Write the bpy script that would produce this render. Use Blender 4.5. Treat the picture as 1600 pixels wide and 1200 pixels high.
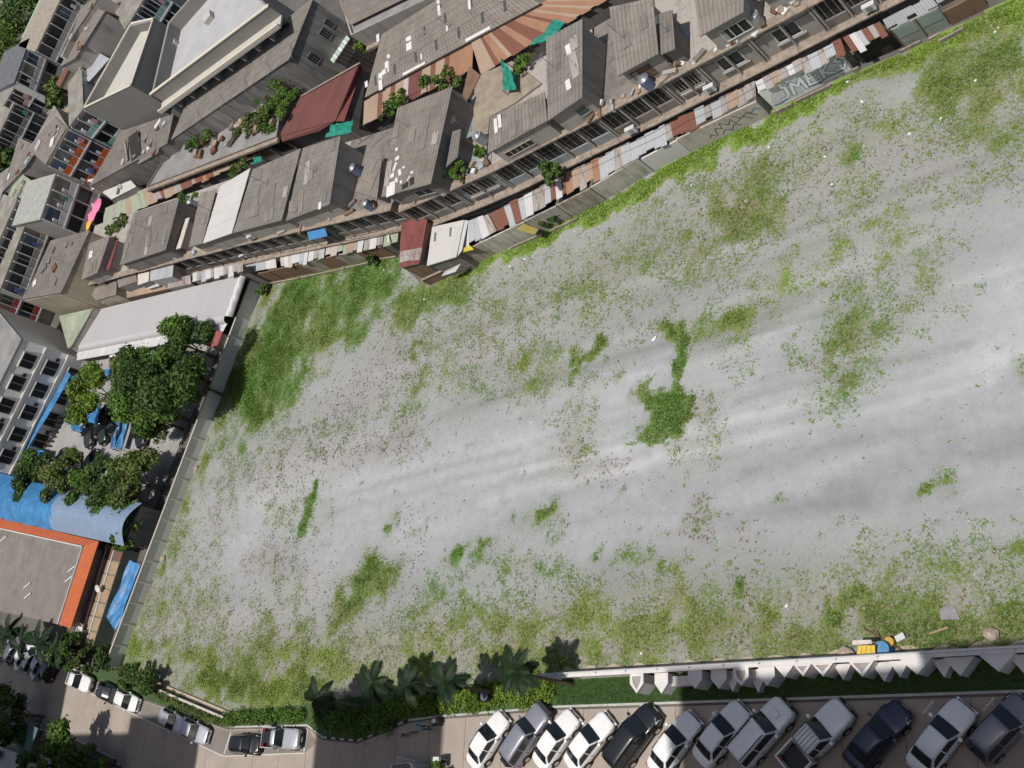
import bpy, math, random
import numpy as np
from mathutils import Vector, Matrix

for o in list(bpy.data.objects): bpy.data.objects.remove(o)
R = math.radians
random.seed(7); rng = np.random.default_rng(7)
scene = bpy.context.scene
col = scene.collection

# ------------------------------------------------------------------ camera
CAM_H = 60.0
EX = np.array([0.75032307, -0.2146813, -0.62524174])
EY = np.array([0.04329783, -0.92781067, 0.37053023])
EZ = np.array([-0.65965187, -0.30508899, -0.68686251])
FPX = 1666.0
cd = bpy.data.cameras.new('camera'); cam = bpy.data.objects.new('camera', cd); col.objects.link(cam)
cd.sensor_width = 36; cd.lens = FPX / 1600 * 36; cd.clip_start = 0.5; cd.clip_end = 3000
Rm = np.array([EX, EY, EZ])            # image frame (right, down, forward) -> world
r_, d_, f_ = Rm[:, 0], Rm[:, 1], Rm[:, 2]
mw = Matrix(((r_[0], -d_[0], -f_[0], 0), (r_[1], -d_[1], -f_[1], 0), (r_[2], -d_[2], -f_[2], CAM_H), (0, 0, 0, 1)))
cam.matrix_world = mw
scene.camera = cam

def at(px, py, z=0.0):
    """a point of the survey photograph that lies at height z -> world"""
    d = Rm @ np.array([px - 800, py - 600, FPX])
    t = (z - CAM_H) / d[2]
    return Vector((d[0] * t, d[1] * t, z))
def a2(px, py, z=0.0):
    p = at(px, py, z); return (p.x, p.y)

def onplane(px, py, c3):
    """where the sight line of a surveyed pixel meets the plane through three roof corners"""
    a, b, c = c3[:3]; n = (b - a).cross(c - a); d = Vector(Rm @ np.array([px - 800, py - 600, FPX])); o = Vector((0, 0, CAM_H))
    return o + d * ((a - o).dot(n) / d.dot(n)), n.normalized()

# ------------------------------------------------------------------ sky and sun
SUN_EL = 76.0; SHX, SHY = -0.03, 1.0     # horizontal direction in which shadows fall
w = bpy.data.worlds.new('World'); scene.world = w; w.use_nodes = True
nt = w.node_tree; bg = nt.nodes['Background']
sky = nt.nodes.new('ShaderNodeTexSky'); sky.sky_type = 'NISHITA'; sky.sun_disc = False
sky.sun_elevation = R(SUN_EL); sky.sun_rotation = math.atan2(-SHX, -SHY); sky.air_density = 1.0; sky.dust_density = 3.0
nt.links.new(sky.outputs[0], bg.inputs[0]); bg.inputs[1].default_value = 0.072
sl = bpy.data.lights.new('sun', 'SUN'); sl.energy = 3.75; sl.angle = R(0.55); sl.color = (1, 0.965, 0.91)
so = bpy.data.objects.new('sun', sl); col.objects.link(so); so.location = (0, -40, 120)
hl = math.hypot(SHX, SHY); ce = math.cos(R(SUN_EL))
so.rotation_euler = Vector((SHX / hl * ce, SHY / hl * ce, -math.sin(R(SUN_EL)))).to_track_quat('-Z', 'Y').to_euler()
vs = scene.view_settings; vs.view_transform = 'Standard'; vs.look = 'None'; vs.exposure = 0.0; vs.gamma = 1.0
vs.use_curve_mapping = False

# ------------------------------------------------------------------ materials
MATS = {}; SHEETN = set()
class NT:
    def __init__(s, name):
        s.m = bpy.data.materials.new(name); s.m.use_nodes = True; s.t = s.m.node_tree
        s.p = s.t.nodes['Principled BSDF']
    def n(s, kind, **kw):
        x = s.t.nodes.new('ShaderNode' + kind)
        for k, v in kw.items(): setattr(x, k, v)
        return x
    def l(s, a, b): s.t.links.new(a, b)
    def math(s, op, a, b=None, c=None):
        x = s.n('Math', operation=op)
        for i, v in enumerate((a, b, c)):
            if v is None: continue
            if hasattr(v, 'links'): s.l(v, x.inputs[i])
            else: x.inputs[i].default_value = v
        return x.outputs[0]
    def noise(s, vec, scale, detail=4, rough=.6):
        x = s.n('TexNoise'); x.inputs['Scale'].default_value = scale; x.inputs['Detail'].default_value = detail
        x.inputs['Roughness'].default_value = rough
        if vec is not None: s.l(vec, x.inputs['Vector'])
        return x.outputs['Fac']
    def ramp(s, fac, stops):
        x = s.n('ValToRGB'); e = x.color_ramp.elements
        while len(e) < len(stops): e.new(.5)
        for i, (p, c) in enumerate(stops):
            e[i].position = p; e[i].color = (*c, 1) if len(c) == 3 else c
        s.l(fac, x.inputs[0]); return x.outputs[0]
    def mix(s, fac, a, b, mode='MIX'):
        x = s.n('Mix', data_type='RGBA', blend_type=mode)
        for i, v in ((0, fac), (6, a), (7, b)):
            if hasattr(v, 'links'): s.l(v, x.inputs[i])
            elif i == 0: x.inputs[0].default_value = v
            else: x.inputs[i].default_value = (*v, 1)
        return x.outputs[2]
    def pos(s): return s.n('NewGeometry').outputs['Position']
    def scaled(s, vec, sc):
        x = s.n('Mapping'); x.inputs['Scale'].default_value = sc; s.l(vec, x.inputs[0]); return x.outputs[0]
    def bump(s, h, strength, dist=.02):
        x = s.n('Bump'); x.inputs['Strength'].default_value = strength; x.inputs['Distance'].default_value = dist
        s.l(h, x.inputs['Height']); s.l(x.outputs[0], s.p.inputs['Normal'])

def sc(c, k): return tuple(min(1, max(0, v * k)) for v in c)

def plain(name, c, rough=.8, var=.18, scale=1.2, metal=0, coat=0, fine=.12, bump=.0):
    if name in MATS: return MATS[name]
    t = NT(name); P = t.pos()
    a = t.noise(P, scale, 5); b = t.noise(P, scale * 9, 3)
    f = t.math('ADD', t.math('MULTIPLY', a, 1 - fine), t.math('MULTIPLY', b, fine))
    t.l(t.ramp(f, [(.3, sc(c, 1 - var)), (.7, sc(c, 1 + var))]), t.p.inputs['Base Color'])
    t.p.inputs['Roughness'].default_value = rough; t.p.inputs['Metallic'].default_value = metal
    t.p.inputs['Coat Weight'].default_value = coat
    if bump: t.bump(b, bump)
    MATS[name] = t.m; return t.m

def wallm(name, c, stain=(.05, .048, .045), amount=.5, scale=.9, rough=.9):
    """plaster or concrete with rain streaks and mould that have shapes of their own"""
    if name in MATS: return MATS[name]
    t = NT(name); P = t.pos()
    a = t.noise(t.scaled(P, (1, 1, .16)), scale * 1.6, 6, .65); b = t.noise(P, scale * .5, 4); c2 = t.noise(P, 9, 3)
    f = t.math('ADD', t.math('MULTIPLY', a, .65), t.math('MULTIPLY', b, .35))
    k = t.ramp(f, [(.62 - .3 * amount, (0, 0, 0)), (.74, (1, 1, 1))])
    base = t.ramp(c2, [(.3, sc(c, .86)), (.7, sc(c, 1.1))])
    t.l(t.mix(t.math('MULTIPLY', k, min(1, amount + .25)), base, stain), t.p.inputs['Base Color'])
    t.p.inputs['Roughness'].default_value = rough
    t.bump(c2, .25, .01)
    MATS[name] = t.m; return t.m

def sheetm(name, c, pitch=.33, sw=1.0, sh=1.5, stripe=.16, var=.16, stain=.35, stainc=(.09, .08, .07), rust=0, rustc=(.23, .085, .04), rough=.85, metal=0, seam=.25):
    """corrugated sheeting, laid out along the roof's own UV (metres: u along the eave, v up the slope)"""
    if name in MATS: return MATS[name]
    t = NT(name); uv = t.n('UVMap').outputs[0]
    sp = t.n('SeparateXYZ'); t.l(uv, sp.inputs[0]); u, v = sp.outputs[0], sp.outputs[1]
    cu = t.math('FLOOR', t.math('DIVIDE', u, sw)); cv = t.math('FLOOR', t.math('DIVIDE', v, sh))
    cb = t.n('CombineXYZ'); t.l(cu, cb.inputs[0]); t.l(cv, cb.inputs[1])
    wn = t.n('TexWhiteNoise', noise_dimensions='3D'); t.l(cb.outputs[0], wn.inputs[0])
    base = t.ramp(wn.outputs['Value'], [(0, sc(c, 1 - var)), (1, sc(c, 1 + var))])
    P = t.pos()
    st = t.noise(t.scaled(uv, (1.2, .35, 1)), 1.1, 6, .7); st2 = t.noise(P, .45, 5)
    f = t.math('ADD', t.math('MULTIPLY', st, .5), t.math('MULTIPLY', st2, .5))
    k = t.math('MULTIPLY', t.ramp(f, [(.44, (0, 0, 0)), (.68, (1, 1, 1))]), stain)
    colr = t.mix(k, base, stainc)
    if rust:
        rf = t.noise(t.scaled(uv, (1.6, .5, 1)), 1.4, 6, .7)
        colr = t.mix(t.ramp(rf, [(.62 - rust * .3, (0, 0, 0)), (.72 - rust * .2, (1, 1, 1))]), colr, rustc)
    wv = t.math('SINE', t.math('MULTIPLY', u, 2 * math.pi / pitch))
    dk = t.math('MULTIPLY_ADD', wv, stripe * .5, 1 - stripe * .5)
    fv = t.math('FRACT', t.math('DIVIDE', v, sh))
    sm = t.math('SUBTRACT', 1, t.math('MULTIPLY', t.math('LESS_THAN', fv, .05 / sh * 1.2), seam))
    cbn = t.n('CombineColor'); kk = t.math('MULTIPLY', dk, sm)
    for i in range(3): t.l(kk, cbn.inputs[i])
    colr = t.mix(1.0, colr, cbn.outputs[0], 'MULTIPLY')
    t.l(colr, t.p.inputs['Base Color']); t.p.inputs['Roughness'].default_value = rough; t.p.inputs['Metallic'].default_value = metal
    t.bump(wv, .35, .03); SHEETN.add(name)
    MATS[name] = t.m; return t.m

def leafm(name, a, b):
    if name in MATS: return MATS[name]
    t = NT(name); at_ = t.n('Attribute'); at_.attribute_name = 'tone'
    nz = t.noise(t.pos(), .8, 3)
    f = t.math('ADD', t.math('MULTIPLY', at_.outputs['Fac'], .6), t.math('MULTIPLY', nz, .4))
    cr = t.ramp(f, [(.15, a), (.75, b)])
    t.l(cr, t.p.inputs['Base Color']); t.p.inputs['Roughness'].default_value = .6
    t.p.inputs['Specular IOR Level'].default_value = .3
    tr = t.n('BsdfTranslucent'); t.l(cr, tr.inputs[0]); mx = t.n('MixShader'); mx.inputs[0].default_value = .25
    t.l(t.p.outputs[0], mx.inputs[1]); t.l(tr.outputs[0], mx.inputs[2])
    t.l(mx.outputs[0], t.t.nodes['Material Output'].inputs[0])
    MATS[name] = t.m; return t.m

def paint(name, c, metal=.0, rough=.3):
    if name in MATS: return MATS[name]
    t = NT(name); P = t.pos(); n = t.noise(P, 3, 4)
    t.l(t.ramp(n, [(.3, sc(c, .93)), (.7, sc(c, 1.03))]), t.p.inputs['Base Color'])
    t.p.inputs['Roughness'].default_value = rough; t.p.inputs['Metallic'].default_value = metal
    t.p.inputs['Coat Weight'].default_value = .6; t.p.inputs['Coat Roughness'].default_value = .06
    MATS[name] = t.m; return t.m

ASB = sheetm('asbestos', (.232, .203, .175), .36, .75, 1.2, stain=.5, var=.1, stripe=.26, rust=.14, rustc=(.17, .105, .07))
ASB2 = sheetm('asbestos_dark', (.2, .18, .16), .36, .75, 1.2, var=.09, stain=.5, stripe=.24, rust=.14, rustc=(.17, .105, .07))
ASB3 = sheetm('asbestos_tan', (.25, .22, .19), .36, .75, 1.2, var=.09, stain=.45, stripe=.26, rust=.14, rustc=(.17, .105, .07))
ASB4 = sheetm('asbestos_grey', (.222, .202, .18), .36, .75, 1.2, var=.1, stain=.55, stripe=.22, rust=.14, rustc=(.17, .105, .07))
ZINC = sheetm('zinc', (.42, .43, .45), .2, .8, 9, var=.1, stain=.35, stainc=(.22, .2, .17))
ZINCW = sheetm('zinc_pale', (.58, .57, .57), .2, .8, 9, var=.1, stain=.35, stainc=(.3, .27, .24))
ZINCR = sheetm('zinc_rusty', (.36, .34, .32), .2, .8, 9, rust=.45, stain=.4)
RUST = sheetm('rust_sheet', (.19, .08, .052), .2, .8, 9, var=.2, stain=.4, stainc=(.12, .04, .025))
RUSTO = sheetm('rust_orange', (.34, .185, .115), .2, .8, 9, var=.15, stain=.5, stainc=(.2, .075, .035))
TANS = sheetm('tan_sheet', (.38, .28, .205), .2, .8, 9, var=.12, stain=.35, stainc=(.22, .11, .06))
MAROON = sheetm('maroon_sheet', (.155, .05, .045), .25, .8, 2.6, var=.12, stain=.4, stainc=(.16, .085, .06))
MAROON2 = sheetm('maroon_bright', (.2, .05, .045), .25, .8, 3, var=.15, stain=.3, stainc=(.3, .17, .14))
GREENSH = sheetm('green_sheet', (.33, .36, .27), .25, 1, 3, stain=.25)
WHITER = sheetm('white_roof', (.52, .5, .48), .5, 1.5, 3, stripe=.05, var=.04, stain=.12, stainc=(.5, .42, .36), seam=.12)
CREAMR = sheetm('cream_roof', (.56, .5, .44), .5, 1.5, 1.2, stripe=.05, var=.06, stain=.15, stainc=(.45, .38, .33), seam=.15)
METALR = sheetm('metal_roof', (.43, .42, .425), .25, 1, 30, stripe=.06, var=.03, stain=.15, stainc=(.4, .38, .37), rough=.5, seam=0)
BLUESH = sheetm('blue_grey_sheet', (.2, .28, .39), .25, 1, 1.6, stripe=.06, var=.05, stain=.2, stainc=(.28, .31, .36), rough=.6)
ORANGE = sheetm('orange_tile', (.55, .135, .045), .3, .4, .4, stripe=.2, var=.08, stain=.1, stainc=(.4, .1, .04))
CONC = wallm('concrete', (.36, .33, .295), amount=.4)
CONCD = wallm('concrete_dark', (.21, .19, .17), (.035, .034, .033), .55)
CONCF = plain('concrete_flat', (.235, .225, .215), var=.25, scale=.5, bump=.2)
PLAST = wallm('grey_plaster', (.36, .33, .295), (.07, .066, .06), .4)
PLASTB = wallm('bluish_plaster', (.26, .29, .3), (.07, .066, .06), .4)
CREAM = wallm('cream_plaster', (.4, .35, .26), (.1, .085, .06), .4)
WHITEW = wallm('white_plaster', (.6, .58, .55), (.3, .28, .25), .2)
BLACKW = wallm('blackened_wall', (.34, .32, .3), (.022, .023, .024), .95, .8)
BLACKW2 = wallm('mould_streaked_wall', (.5, .47, .42), (.06, .055, .05), .55, 1.6)
DECAY = wallm('decayed_wall', (.42, .37, .3), (.05, .042, .036), .75, 1.4)
LEDGE = wallm('weathered_ledge', (.36, .295, .235), (.1, .08, .065), .75, 1.8)
BROWNW = wallm('brown_boards', (.2, .12, .075), (.06, .04, .03), .5)
MODERN = plain('modern_render', (.245, .235, .215), var=.1, scale=.3)
MODERNL = plain('modern_pale', (.46, .44, .4), var=.08, scale=.5)
GLASSD = plain('dark_glass', (.018, .02, .022), rough=.12, var=.3)
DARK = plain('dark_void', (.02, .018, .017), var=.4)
FRAME = plain('white_frame', (.55, .55, .55), var=.08)
STEEL = plain('grey_steel', (.3, .3, .31), rough=.45, metal=.5)
RUBBER = plain('rubber', (.018, .018, .019), rough=.9)
TARPB = plain('blue_tarp', (.045, .19, .4), rough=.5, var=.5, scale=.9, fine=.35)
TARPG = plain('green_net', (.01, .22, .16), rough=.7, var=.35, scale=2)
TARPD = plain('dark_cover', (.03, .032, .035), rough=.5, var=.4, scale=2)
WOOD = plain('old_timber', (.13, .085, .05), var=.3)
BARK = plain('bark', (.12, .095, .07), var=.35, scale=5, bump=.5)
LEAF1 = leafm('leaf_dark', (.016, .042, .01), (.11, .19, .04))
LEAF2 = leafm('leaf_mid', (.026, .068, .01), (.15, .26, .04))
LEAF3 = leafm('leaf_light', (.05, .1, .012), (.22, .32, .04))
LEAF4 = leafm('leaf_olive', (.03, .052, .012), (.18, .23, .06))
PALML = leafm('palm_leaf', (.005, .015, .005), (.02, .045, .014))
CONCP = plain('lane_concrete', (.335, .283, .24), var=.2, scale=.3, bump=.15, fine=.25)
BAYM = plain('bay_asphalt', (.2, .175, .155), var=.15, scale=.8)
SOIL = plain('bare_soil', (.1, .085, .065), var=.3, scale=1.2, bump=.3)

# ------------------------------------------------------------------ mesh helpers
class MB:
    def __init__(s): s.v = []; s.f = []; s.uv = []; s.mi = []
    def face(s, pts, uv=None, mi=0):
        i = len(s.v); s.v += [tuple(p) for p in pts]; s.f.append(tuple(range(i, i + len(pts)))); s.uv.append(uv); s.mi.append(mi)
    def prism(s, poly, z0, z1):
        n = len(poly)
        area = sum(poly[i][0] * poly[(i + 1) % n][1] - poly[(i + 1) % n][0] * poly[i][1] for i in range(n))
        zt = list(z1) if hasattr(z1, '__len__') else [z1] * n
        zb = list(z0) if hasattr(z0, '__len__') else [z0] * n
        if area < 0: poly = list(poly)[::-1]; zt = zt[::-1]; zb = zb[::-1]
        b = [(p[0], p[1], zb[i]) for i, p in enumerate(poly)]; t = [(p[0], p[1], zt[i]) for i, p in enumerate(poly)]
        s.face(t); s.face(b[::-1])
        for i in range(n):
            j = (i + 1) % n; s.face([b[i], b[j], t[j], t[i]])
        return s
    def box(s, c, size, rz=0.0, tilt=None):
        x, y, z = size[0] / 2, size[1] / 2, size[2] / 2
        m = Matrix.Rotation(rz, 3, 'Z')
        if tilt is not None: m = m @ Matrix.Rotation(tilt[1], 3, tilt[0])
        P = [Vector(c) + m @ Vector(q) for q in ((-x, -y, -z), (x, -y, -z), (x, y, -z), (-x, y, -z), (-x, -y, z), (x, -y, z), (x, y, z), (-x, y, z))]
        for q in ((0, 3, 2, 1), (4, 5, 6, 7), (0, 1, 5, 4), (1, 2, 6, 5), (2, 3, 7, 6), (3, 0, 4, 7)): s.face([P[k] for k in q])
        return s
    def tube(s, p, q, r, r2=None, n=6, cap=True):
        p, q = Vector(p), Vector(q); r2 = r if r2 is None else r2; d = (q - p).normalized()
        a = d.orthogonal().normalized(); b = d.cross(a)
        A = [p + (a * math.cos(2 * math.pi * k / n) + b * math.sin(2 * math.pi * k / n)) * r for k in range(n)]
        B = [q + (a * math.cos(2 * math.pi * k / n) + b * math.sin(2 * math.pi * k / n)) * r2 for k in range(n)]
        for k in range(n):
            j = (k + 1) % n; s.face([A[k], A[j], B[j], B[k]])
        if cap: s.face(A[::-1]); s.face(B)
        return s
    def path(s, pts, r, n=6):
        for i in range(len(pts) - 1):
            a = r[i] if hasattr(r, '__len__') else r; b = r[i + 1] if hasattr(r, '__len__') else r
            s.tube(pts[i], pts[i + 1], a, b, n)
        return s
    def slab(s, c4, th=.05, rows=1, step=.02):
        """roof sheet: c4 = eave-left, eave-right, ridge-right, ridge-left; UV in metres; rows overlap like real sheets"""
        a, b, c, d = [Vector(p) for p in c4]
        wd = ((b - a).length + (c - d).length) / 2; hd = ((d - a).length + (c - b).length) / 2
        up = Vector((0, 0, 1))
        for r in range(rows):
            t0, t1 = r / rows, (r + 1) / rows
            l0, r0, l1, r1 = a.lerp(d, t0), b.lerp(c, t0), a.lerp(d, t1), b.lerp(c, t1)
            l0t, r0t = l0 + up * step * (rows > 1), r0 + up * step * (rows > 1)
            u = up * th
            s.face([l0t + u, r0t + u, r1 + u, l1 + u], [(0, t0 * hd), (wd, t0 * hd), (wd, t1 * hd), (0, t1 * hd)])
            s.face([l0, r0, r0t + u, l0t + u], [(0, t0 * hd), (wd, t0 * hd), (wd, t0 * hd), (0, t0 * hd)])
            s.face([r0, r1, r1 + u, r0t + u]); s.face([l1, l0, l0t + u, l1 + u])
        s.face([d, c, c + up * th, d + up * th][::-1]); s.face([a, d, c, b])
        return s
    def build(s, name, mat, parent=None, smooth=False, loc=None):
        me = bpy.data.meshes.new(name); me.from_pydata(s.v, [], s.f)
        mats = mat if isinstance(mat, (list, tuple)) else [mat]
        for m in mats: me.materials.append(m)
        if len(mats) > 1: me.polygons.foreach_set('material_index', s.mi)
        if any(u is not None for u in s.uv) or mats[0].name.split('.')[0] in SHEETN:
            ul = me.uv_layers.new(name='UVMap'); k = 0; arr = np.zeros((len(me.loops), 2), np.float32)
            for fi, f in enumerate(s.f):
                uv = s.uv[fi]
                for j, vi in enumerate(f):
                    if uv is not None: arr[k] = uv[j]
                    else: arr[k] = (s.v[vi][0], s.v[vi][1] + s.v[vi][2])
                    k += 1
            ul.data.foreach_set('uv', arr.ravel())
        if smooth: me.shade_smooth()
        me.update(); o = bpy.data.objects.new(name, me); col.objects.link(o)
        if parent is not None:
            o.parent = parent
            if loc is None: o.matrix_parent_inverse = parent.matrix_world.inverted() if False else Matrix.Translation(-Vector(parent.location))
        if loc is not None: o.location = loc
        return o
def weld(o, sub=1):
    import bmesh
    bm = bmesh.new(); bm.from_mesh(o.data); bmesh.ops.remove_doubles(bm, verts=bm.verts, dist=.0005); bmesh.ops.recalc_face_normals(bm, faces=bm.faces); bm.to_mesh(o.data); bm.free(); o.data.shade_smooth()
    if sub: md_ = o.modifiers.new('round', 'SUBSURF'); md_.levels = sub; md_.render_levels = sub
    return o
def tag(o, label, cat, group=None):
    o['label'] = label; o['category'] = cat
    if group: o['group'] = group
    return o
def struct(o, kind='structure'): o['kind'] = kind; return o
def empty(name, loc, label=None, cat=None, group=None, rz=0):
    e = bpy.data.objects.new(name, None); e.empty_display_size = .3; e.location = loc; e.rotation_euler = (0, 0, rz); col.objects.link(e)
    if label: tag(e, label, cat, group)
    return e

# things whose parts are modelled in world coordinates: the Empty stands at the base, parts keep their world place
def root(name, loc, label, cat, group=None): return empty(name, (loc[0], loc[1], loc[2] if len(loc) > 2 else 0), label, cat, group)

def centroid(ps): return (sum(p[0] for p in ps) / len(ps), sum(p[1] for p in ps) / len(ps))
def inset(ps, d):
    c = Vector(centroid(ps)); out = []
    for p in ps:
        v = Vector((p[0], p[1])) - c; L = v.length; out.append(tuple(c + v * max(.2, (L - d) / L)))
    return out

def block(name, label, cat, px, zf, zb, wall, roof, z0=0.0, ins=.3, parent=None, rows=None, group=None, th=.07, zl=None):
    """walled volume with a sheeted roof; px = eave-left, eave-right, ridge-right, ridge-left as surveyed at roof height"""
    zs = zl if zl else (zf, zf, zb, zb)
    c = [at(p[0], p[1], z) for p, z in zip(px, zs)]
    own = parent is None
    if own: parent = root(name, (*centroid(c), z0), label, cat, group)
    hd = ((c[3] - c[0]).length + (c[2] - c[1]).length) / 2
    plan = inset([(p.x, p.y) for p in c], ins)
    W = MB(); W.prism(plan, z0, [z - .02 for z in zs]); W.build('wall' if own else 'upper_wall', wall, parent)
    MB().slab(c, th, rows or max(1, int(hd / 1.4)), .025).build('roof', roof, parent)
    return parent, c, plan

def flat(name, label, cat, px, z, wall, top, z0=0.0, par=.5, pt=.2, parent=None, group=None, parm=None):
    """flat-roofed block with parapet"""
    c = [at(p[0], p[1], z) for p in px]; plan = [(p.x, p.y) for p in c]
    own = parent is None
    if own: parent = root(name, (*centroid(plan), z0), label, cat, group)
    MB().prism(plan, z0, z - par).build('wall', wall, parent)
    inn = inset(plan, pt + .003); MB().prism(inn, z - par - .02, z - par + .03).build('roof_deck', top, parent)
    for i in range(len(plan)):
        j = (i + 1) % len(plan); o2 = inset(plan, pt)
        MB().prism([plan[i], plan[j], o2[j], o2[i]], z - par + .003, z).build('parapet', parm or wall, parent)
    return parent, c, plan

def wallframe(A, B):
    A, B = Vector((A[0], A[1])), Vector((B[0], B[1])); d = (B - A); L = d.length; d /= L; n = Vector((d.y, -d.x)); return A, d, n, L
def window(parent, A, B, u0, u1, z0, z1, panes=2, pane=GLASSD, frame=FRAME, name='window', fw=.07):
    A, d, n, L = wallframe(A, B); rz = math.atan2(d.y, d.x)
    def P(u, off, z): q = A + d * u + n * off; return (q.x, q.y, z)
    m = MB(); um = (u0 + u1) / 2; zm = (z0 + z1) / 2
    m.box(P(um, .03, z0), (u1 - u0 + fw, .08, fw), rz); m.box(P(um, .03, z1), (u1 - u0 + fw, .08, fw), rz)
    for k in range(panes + 1):
        m.box(P(u0 + (u1 - u0) * k / panes, .028, zm), (fw, .07, z1 - z0 - fw), rz)
    f = m.build(name, frame, parent)
    for k in range(panes):
        a, b = u0 + (u1 - u0) * k / panes, u0 + (u1 - u0) * (k + 1) / panes
        MB().box(P((a + b) / 2, .012, zm), (b - a - fw, .02, z1 - z0 - fw), rz).build('pane', pane, f)
    return f
def wbox(parent, A, B, u0, u1, z0, z1, o0, o1, mat, name):
    """box on a wall between offsets o0..o1 from its plane"""
    A, d, n, L = wallframe(A, B); p = [A + d * u0 + n * o0, A + d * u1 + n * o0, A + d * u1 + n * o1, A + d * u0 + n * o1]
    return MB().prism([(q.x, q.y) for q in p], z0, z1).build(name, mat, parent)

def lay(parent, c3, x, y, wd, hg, mat, name='patch', rot=0.0, th=.02, up=.1):
    """flat piece lying on a sloping roof (c3 = eave-left, eave-right, ridge corner)"""
    p, n = onplane(x, y, c3)
    if n.z < 0: n = -n
    u = (c3[1] - c3[0]).normalized(); v = n.cross(u); p = p + n * up
    uu = u * math.cos(rot) + v * math.sin(rot); vv = v * math.cos(rot) - u * math.sin(rot)
    C = [p + uu * sx * wd / 2 + vv * sy * hg / 2 for sx, sy in ((-1, -1), (1, -1), (1, 1), (-1, 1))]; T = [q + n * th for q in C]
    m = MB(); m.face(T); m.face(C[::-1])
    for i in range(4): j = (i + 1) % 4; m.face([C[i], C[j], T[j], T[i]])
    return m.build(name, mat, parent)
def cor(px, zf, zb): return [at(*px[0], zf), at(*px[1], zf), at(*px[2], zb), at(*px[3], zb)]

# ------------------------------------------------------------------ vegetation builders
def leafmesh(name, blobs, n, size, mat, seed=0, up=.4):
    """leaf quads spread through blobs (cx,cy,cz,rx,ry,rz); leaves sit denser near the surface"""
    g = np.random.default_rng(seed); wts = np.array([b[3] * b[4] * b[5] for b in blobs]) ** .7; wts /= wts.sum()
    bi = g.choice(len(blobs), n, p=wts); B = np.array(blobs)[bi]
    d = g.normal(size=(n, 3)); d /= np.linalg.norm(d, axis=1)[:, None]
    r = g.uniform(.25, 1.0, n) ** .6 * np.where(g.random(n) < .22, g.uniform(1.0, 1.4, n), 1.0); c = B[:, :3] + d * r[:, None] * B[:, 3:6]
    nrm = d * .6 + g.normal(size=(n, 3)) * .6 + np.array([0, 0, up]); nrm /= np.linalg.norm(nrm, axis=1)[:, None]
    t = np.cross(nrm, g.normal(size=(n, 3))); t /= np.linalg.norm(t, axis=1)[:, None]; b = np.cross(nrm, t)
    s = size * g.uniform(.6, 1.4, n)[:, None]
    v = np.stack([c - t * s, c - b * s * .55, c + t * s, c + b * s * .55], 1).reshape(-1, 3)
    me = bpy.data.meshes.new(name); me.vertices.add(4 * n); me.vertices.foreach_set('co', v.astype(np.float32).ravel())
    me.loops.add(4 * n); me.loops.foreach_set('vertex_index', np.arange(4 * n, dtype=np.int32))
    me.polygons.add(n); me.polygons.foreach_set('loop_start', np.arange(0, 4 * n, 4, dtype=np.int32))
    a = me.attributes.new('tone', 'FLOAT', 'POINT')
    tone = np.repeat(np.clip(g.normal(.5, .22, n) + (g.random(len(blobs))[bi] - .5) * .5, 0, 1), 4)
    a.data.foreach_set('value', tone.astype(np.float32)); me.materials.append(mat); me.update(calc_edges=True); me.validate()
    return me
def crownblobs(R_, Hc, seed, n=9, zc=0):
    g = random.Random(seed); out = []
    for k in range(int(n * 1.8)):
        a = g.uniform(0, 6.28); q = R_ * g.uniform(.1, .95) ** .8; s = R_ * g.uniform(.16, .4); e = g.uniform(.7, 1.5)
        out.append((math.cos(a) * q, math.sin(a) * q, zc + g.uniform(-.5, .6) * Hc, s * e, s / e, s * .7))
    return out
def tree(name, label, px, z, rad, hc, n, mat, size=.22, cat='tree', group=None, seed=1, trunk=True, base=0.0):
    """px = crown centre as surveyed, z its height"""
    c = at(px[0], px[1], z); e = root(name, (c.x, c.y, base), label, cat, group)
    me = leafmesh('crown', crownblobs(rad, hc, seed), n, size, mat, seed)
    o = bpy.data.objects.new('crown', me); col.objects.link(o); o.parent = e; o.location = (0, 0, z - base)
    if trunk:
        m = MB(); g = random.Random(seed); h = z - base
        m.path([(0, 0, 0), (.1, .05, h * .35), (.05, .1, h * .75)], [.09 * rad ** .6 + .06, .08 * rad ** .6 + .03, .05], 7)
        for k in range(6):
            a = k * 1.05 + g.random(); q = rad * g.uniform(.4, .7)
            m.path([(.1, .05, h * .4), (math.cos(a) * q * .5, math.sin(a) * q * .5, h * .7), (math.cos(a) * q, math.sin(a) * q, h + hc * g.uniform(-.1, .4))], [.07, .05, .02], 5)
        t = m.build('trunk', BARK, None); t.parent = e
    return e
def bush(name, label, px, z, rad, h, n, mat, base=None, size=.14, seed=3, cat='shrub', group=None):
    c = at(px[0], px[1], z); b = z - h * .5 if base is None else base
    e = root(name, (c.x, c.y, b), label, cat, group)
    me = leafmesh('foliage', crownblobs(rad, h * .6, seed, 7), n, size, mat, seed)
    o = bpy.data.objects.new('foliage', me); col.objects.link(o); o.parent = e; o.location = (0, 0, z - b)
    m = MB()
    for k in range(4):
        a = k * 1.6 + seed; m.tube((0, 0, -.02), (math.cos(a) * rad * .5, math.sin(a) * rad * .5, z - b + h * .1), .03, .012, 5)
    t = m.build('stem', BARK, None); t.parent = e
    return e

# ================================================================== SETTING
g = MB(); g.face([(-900, -600, 0), (900, -600, 0), (900, 900, 0), (-900, 900, 0)])
struct(g.build('ground', plain('ground_dirt', (.11, .1, .09), var=.3, scale=.25)))

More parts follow.
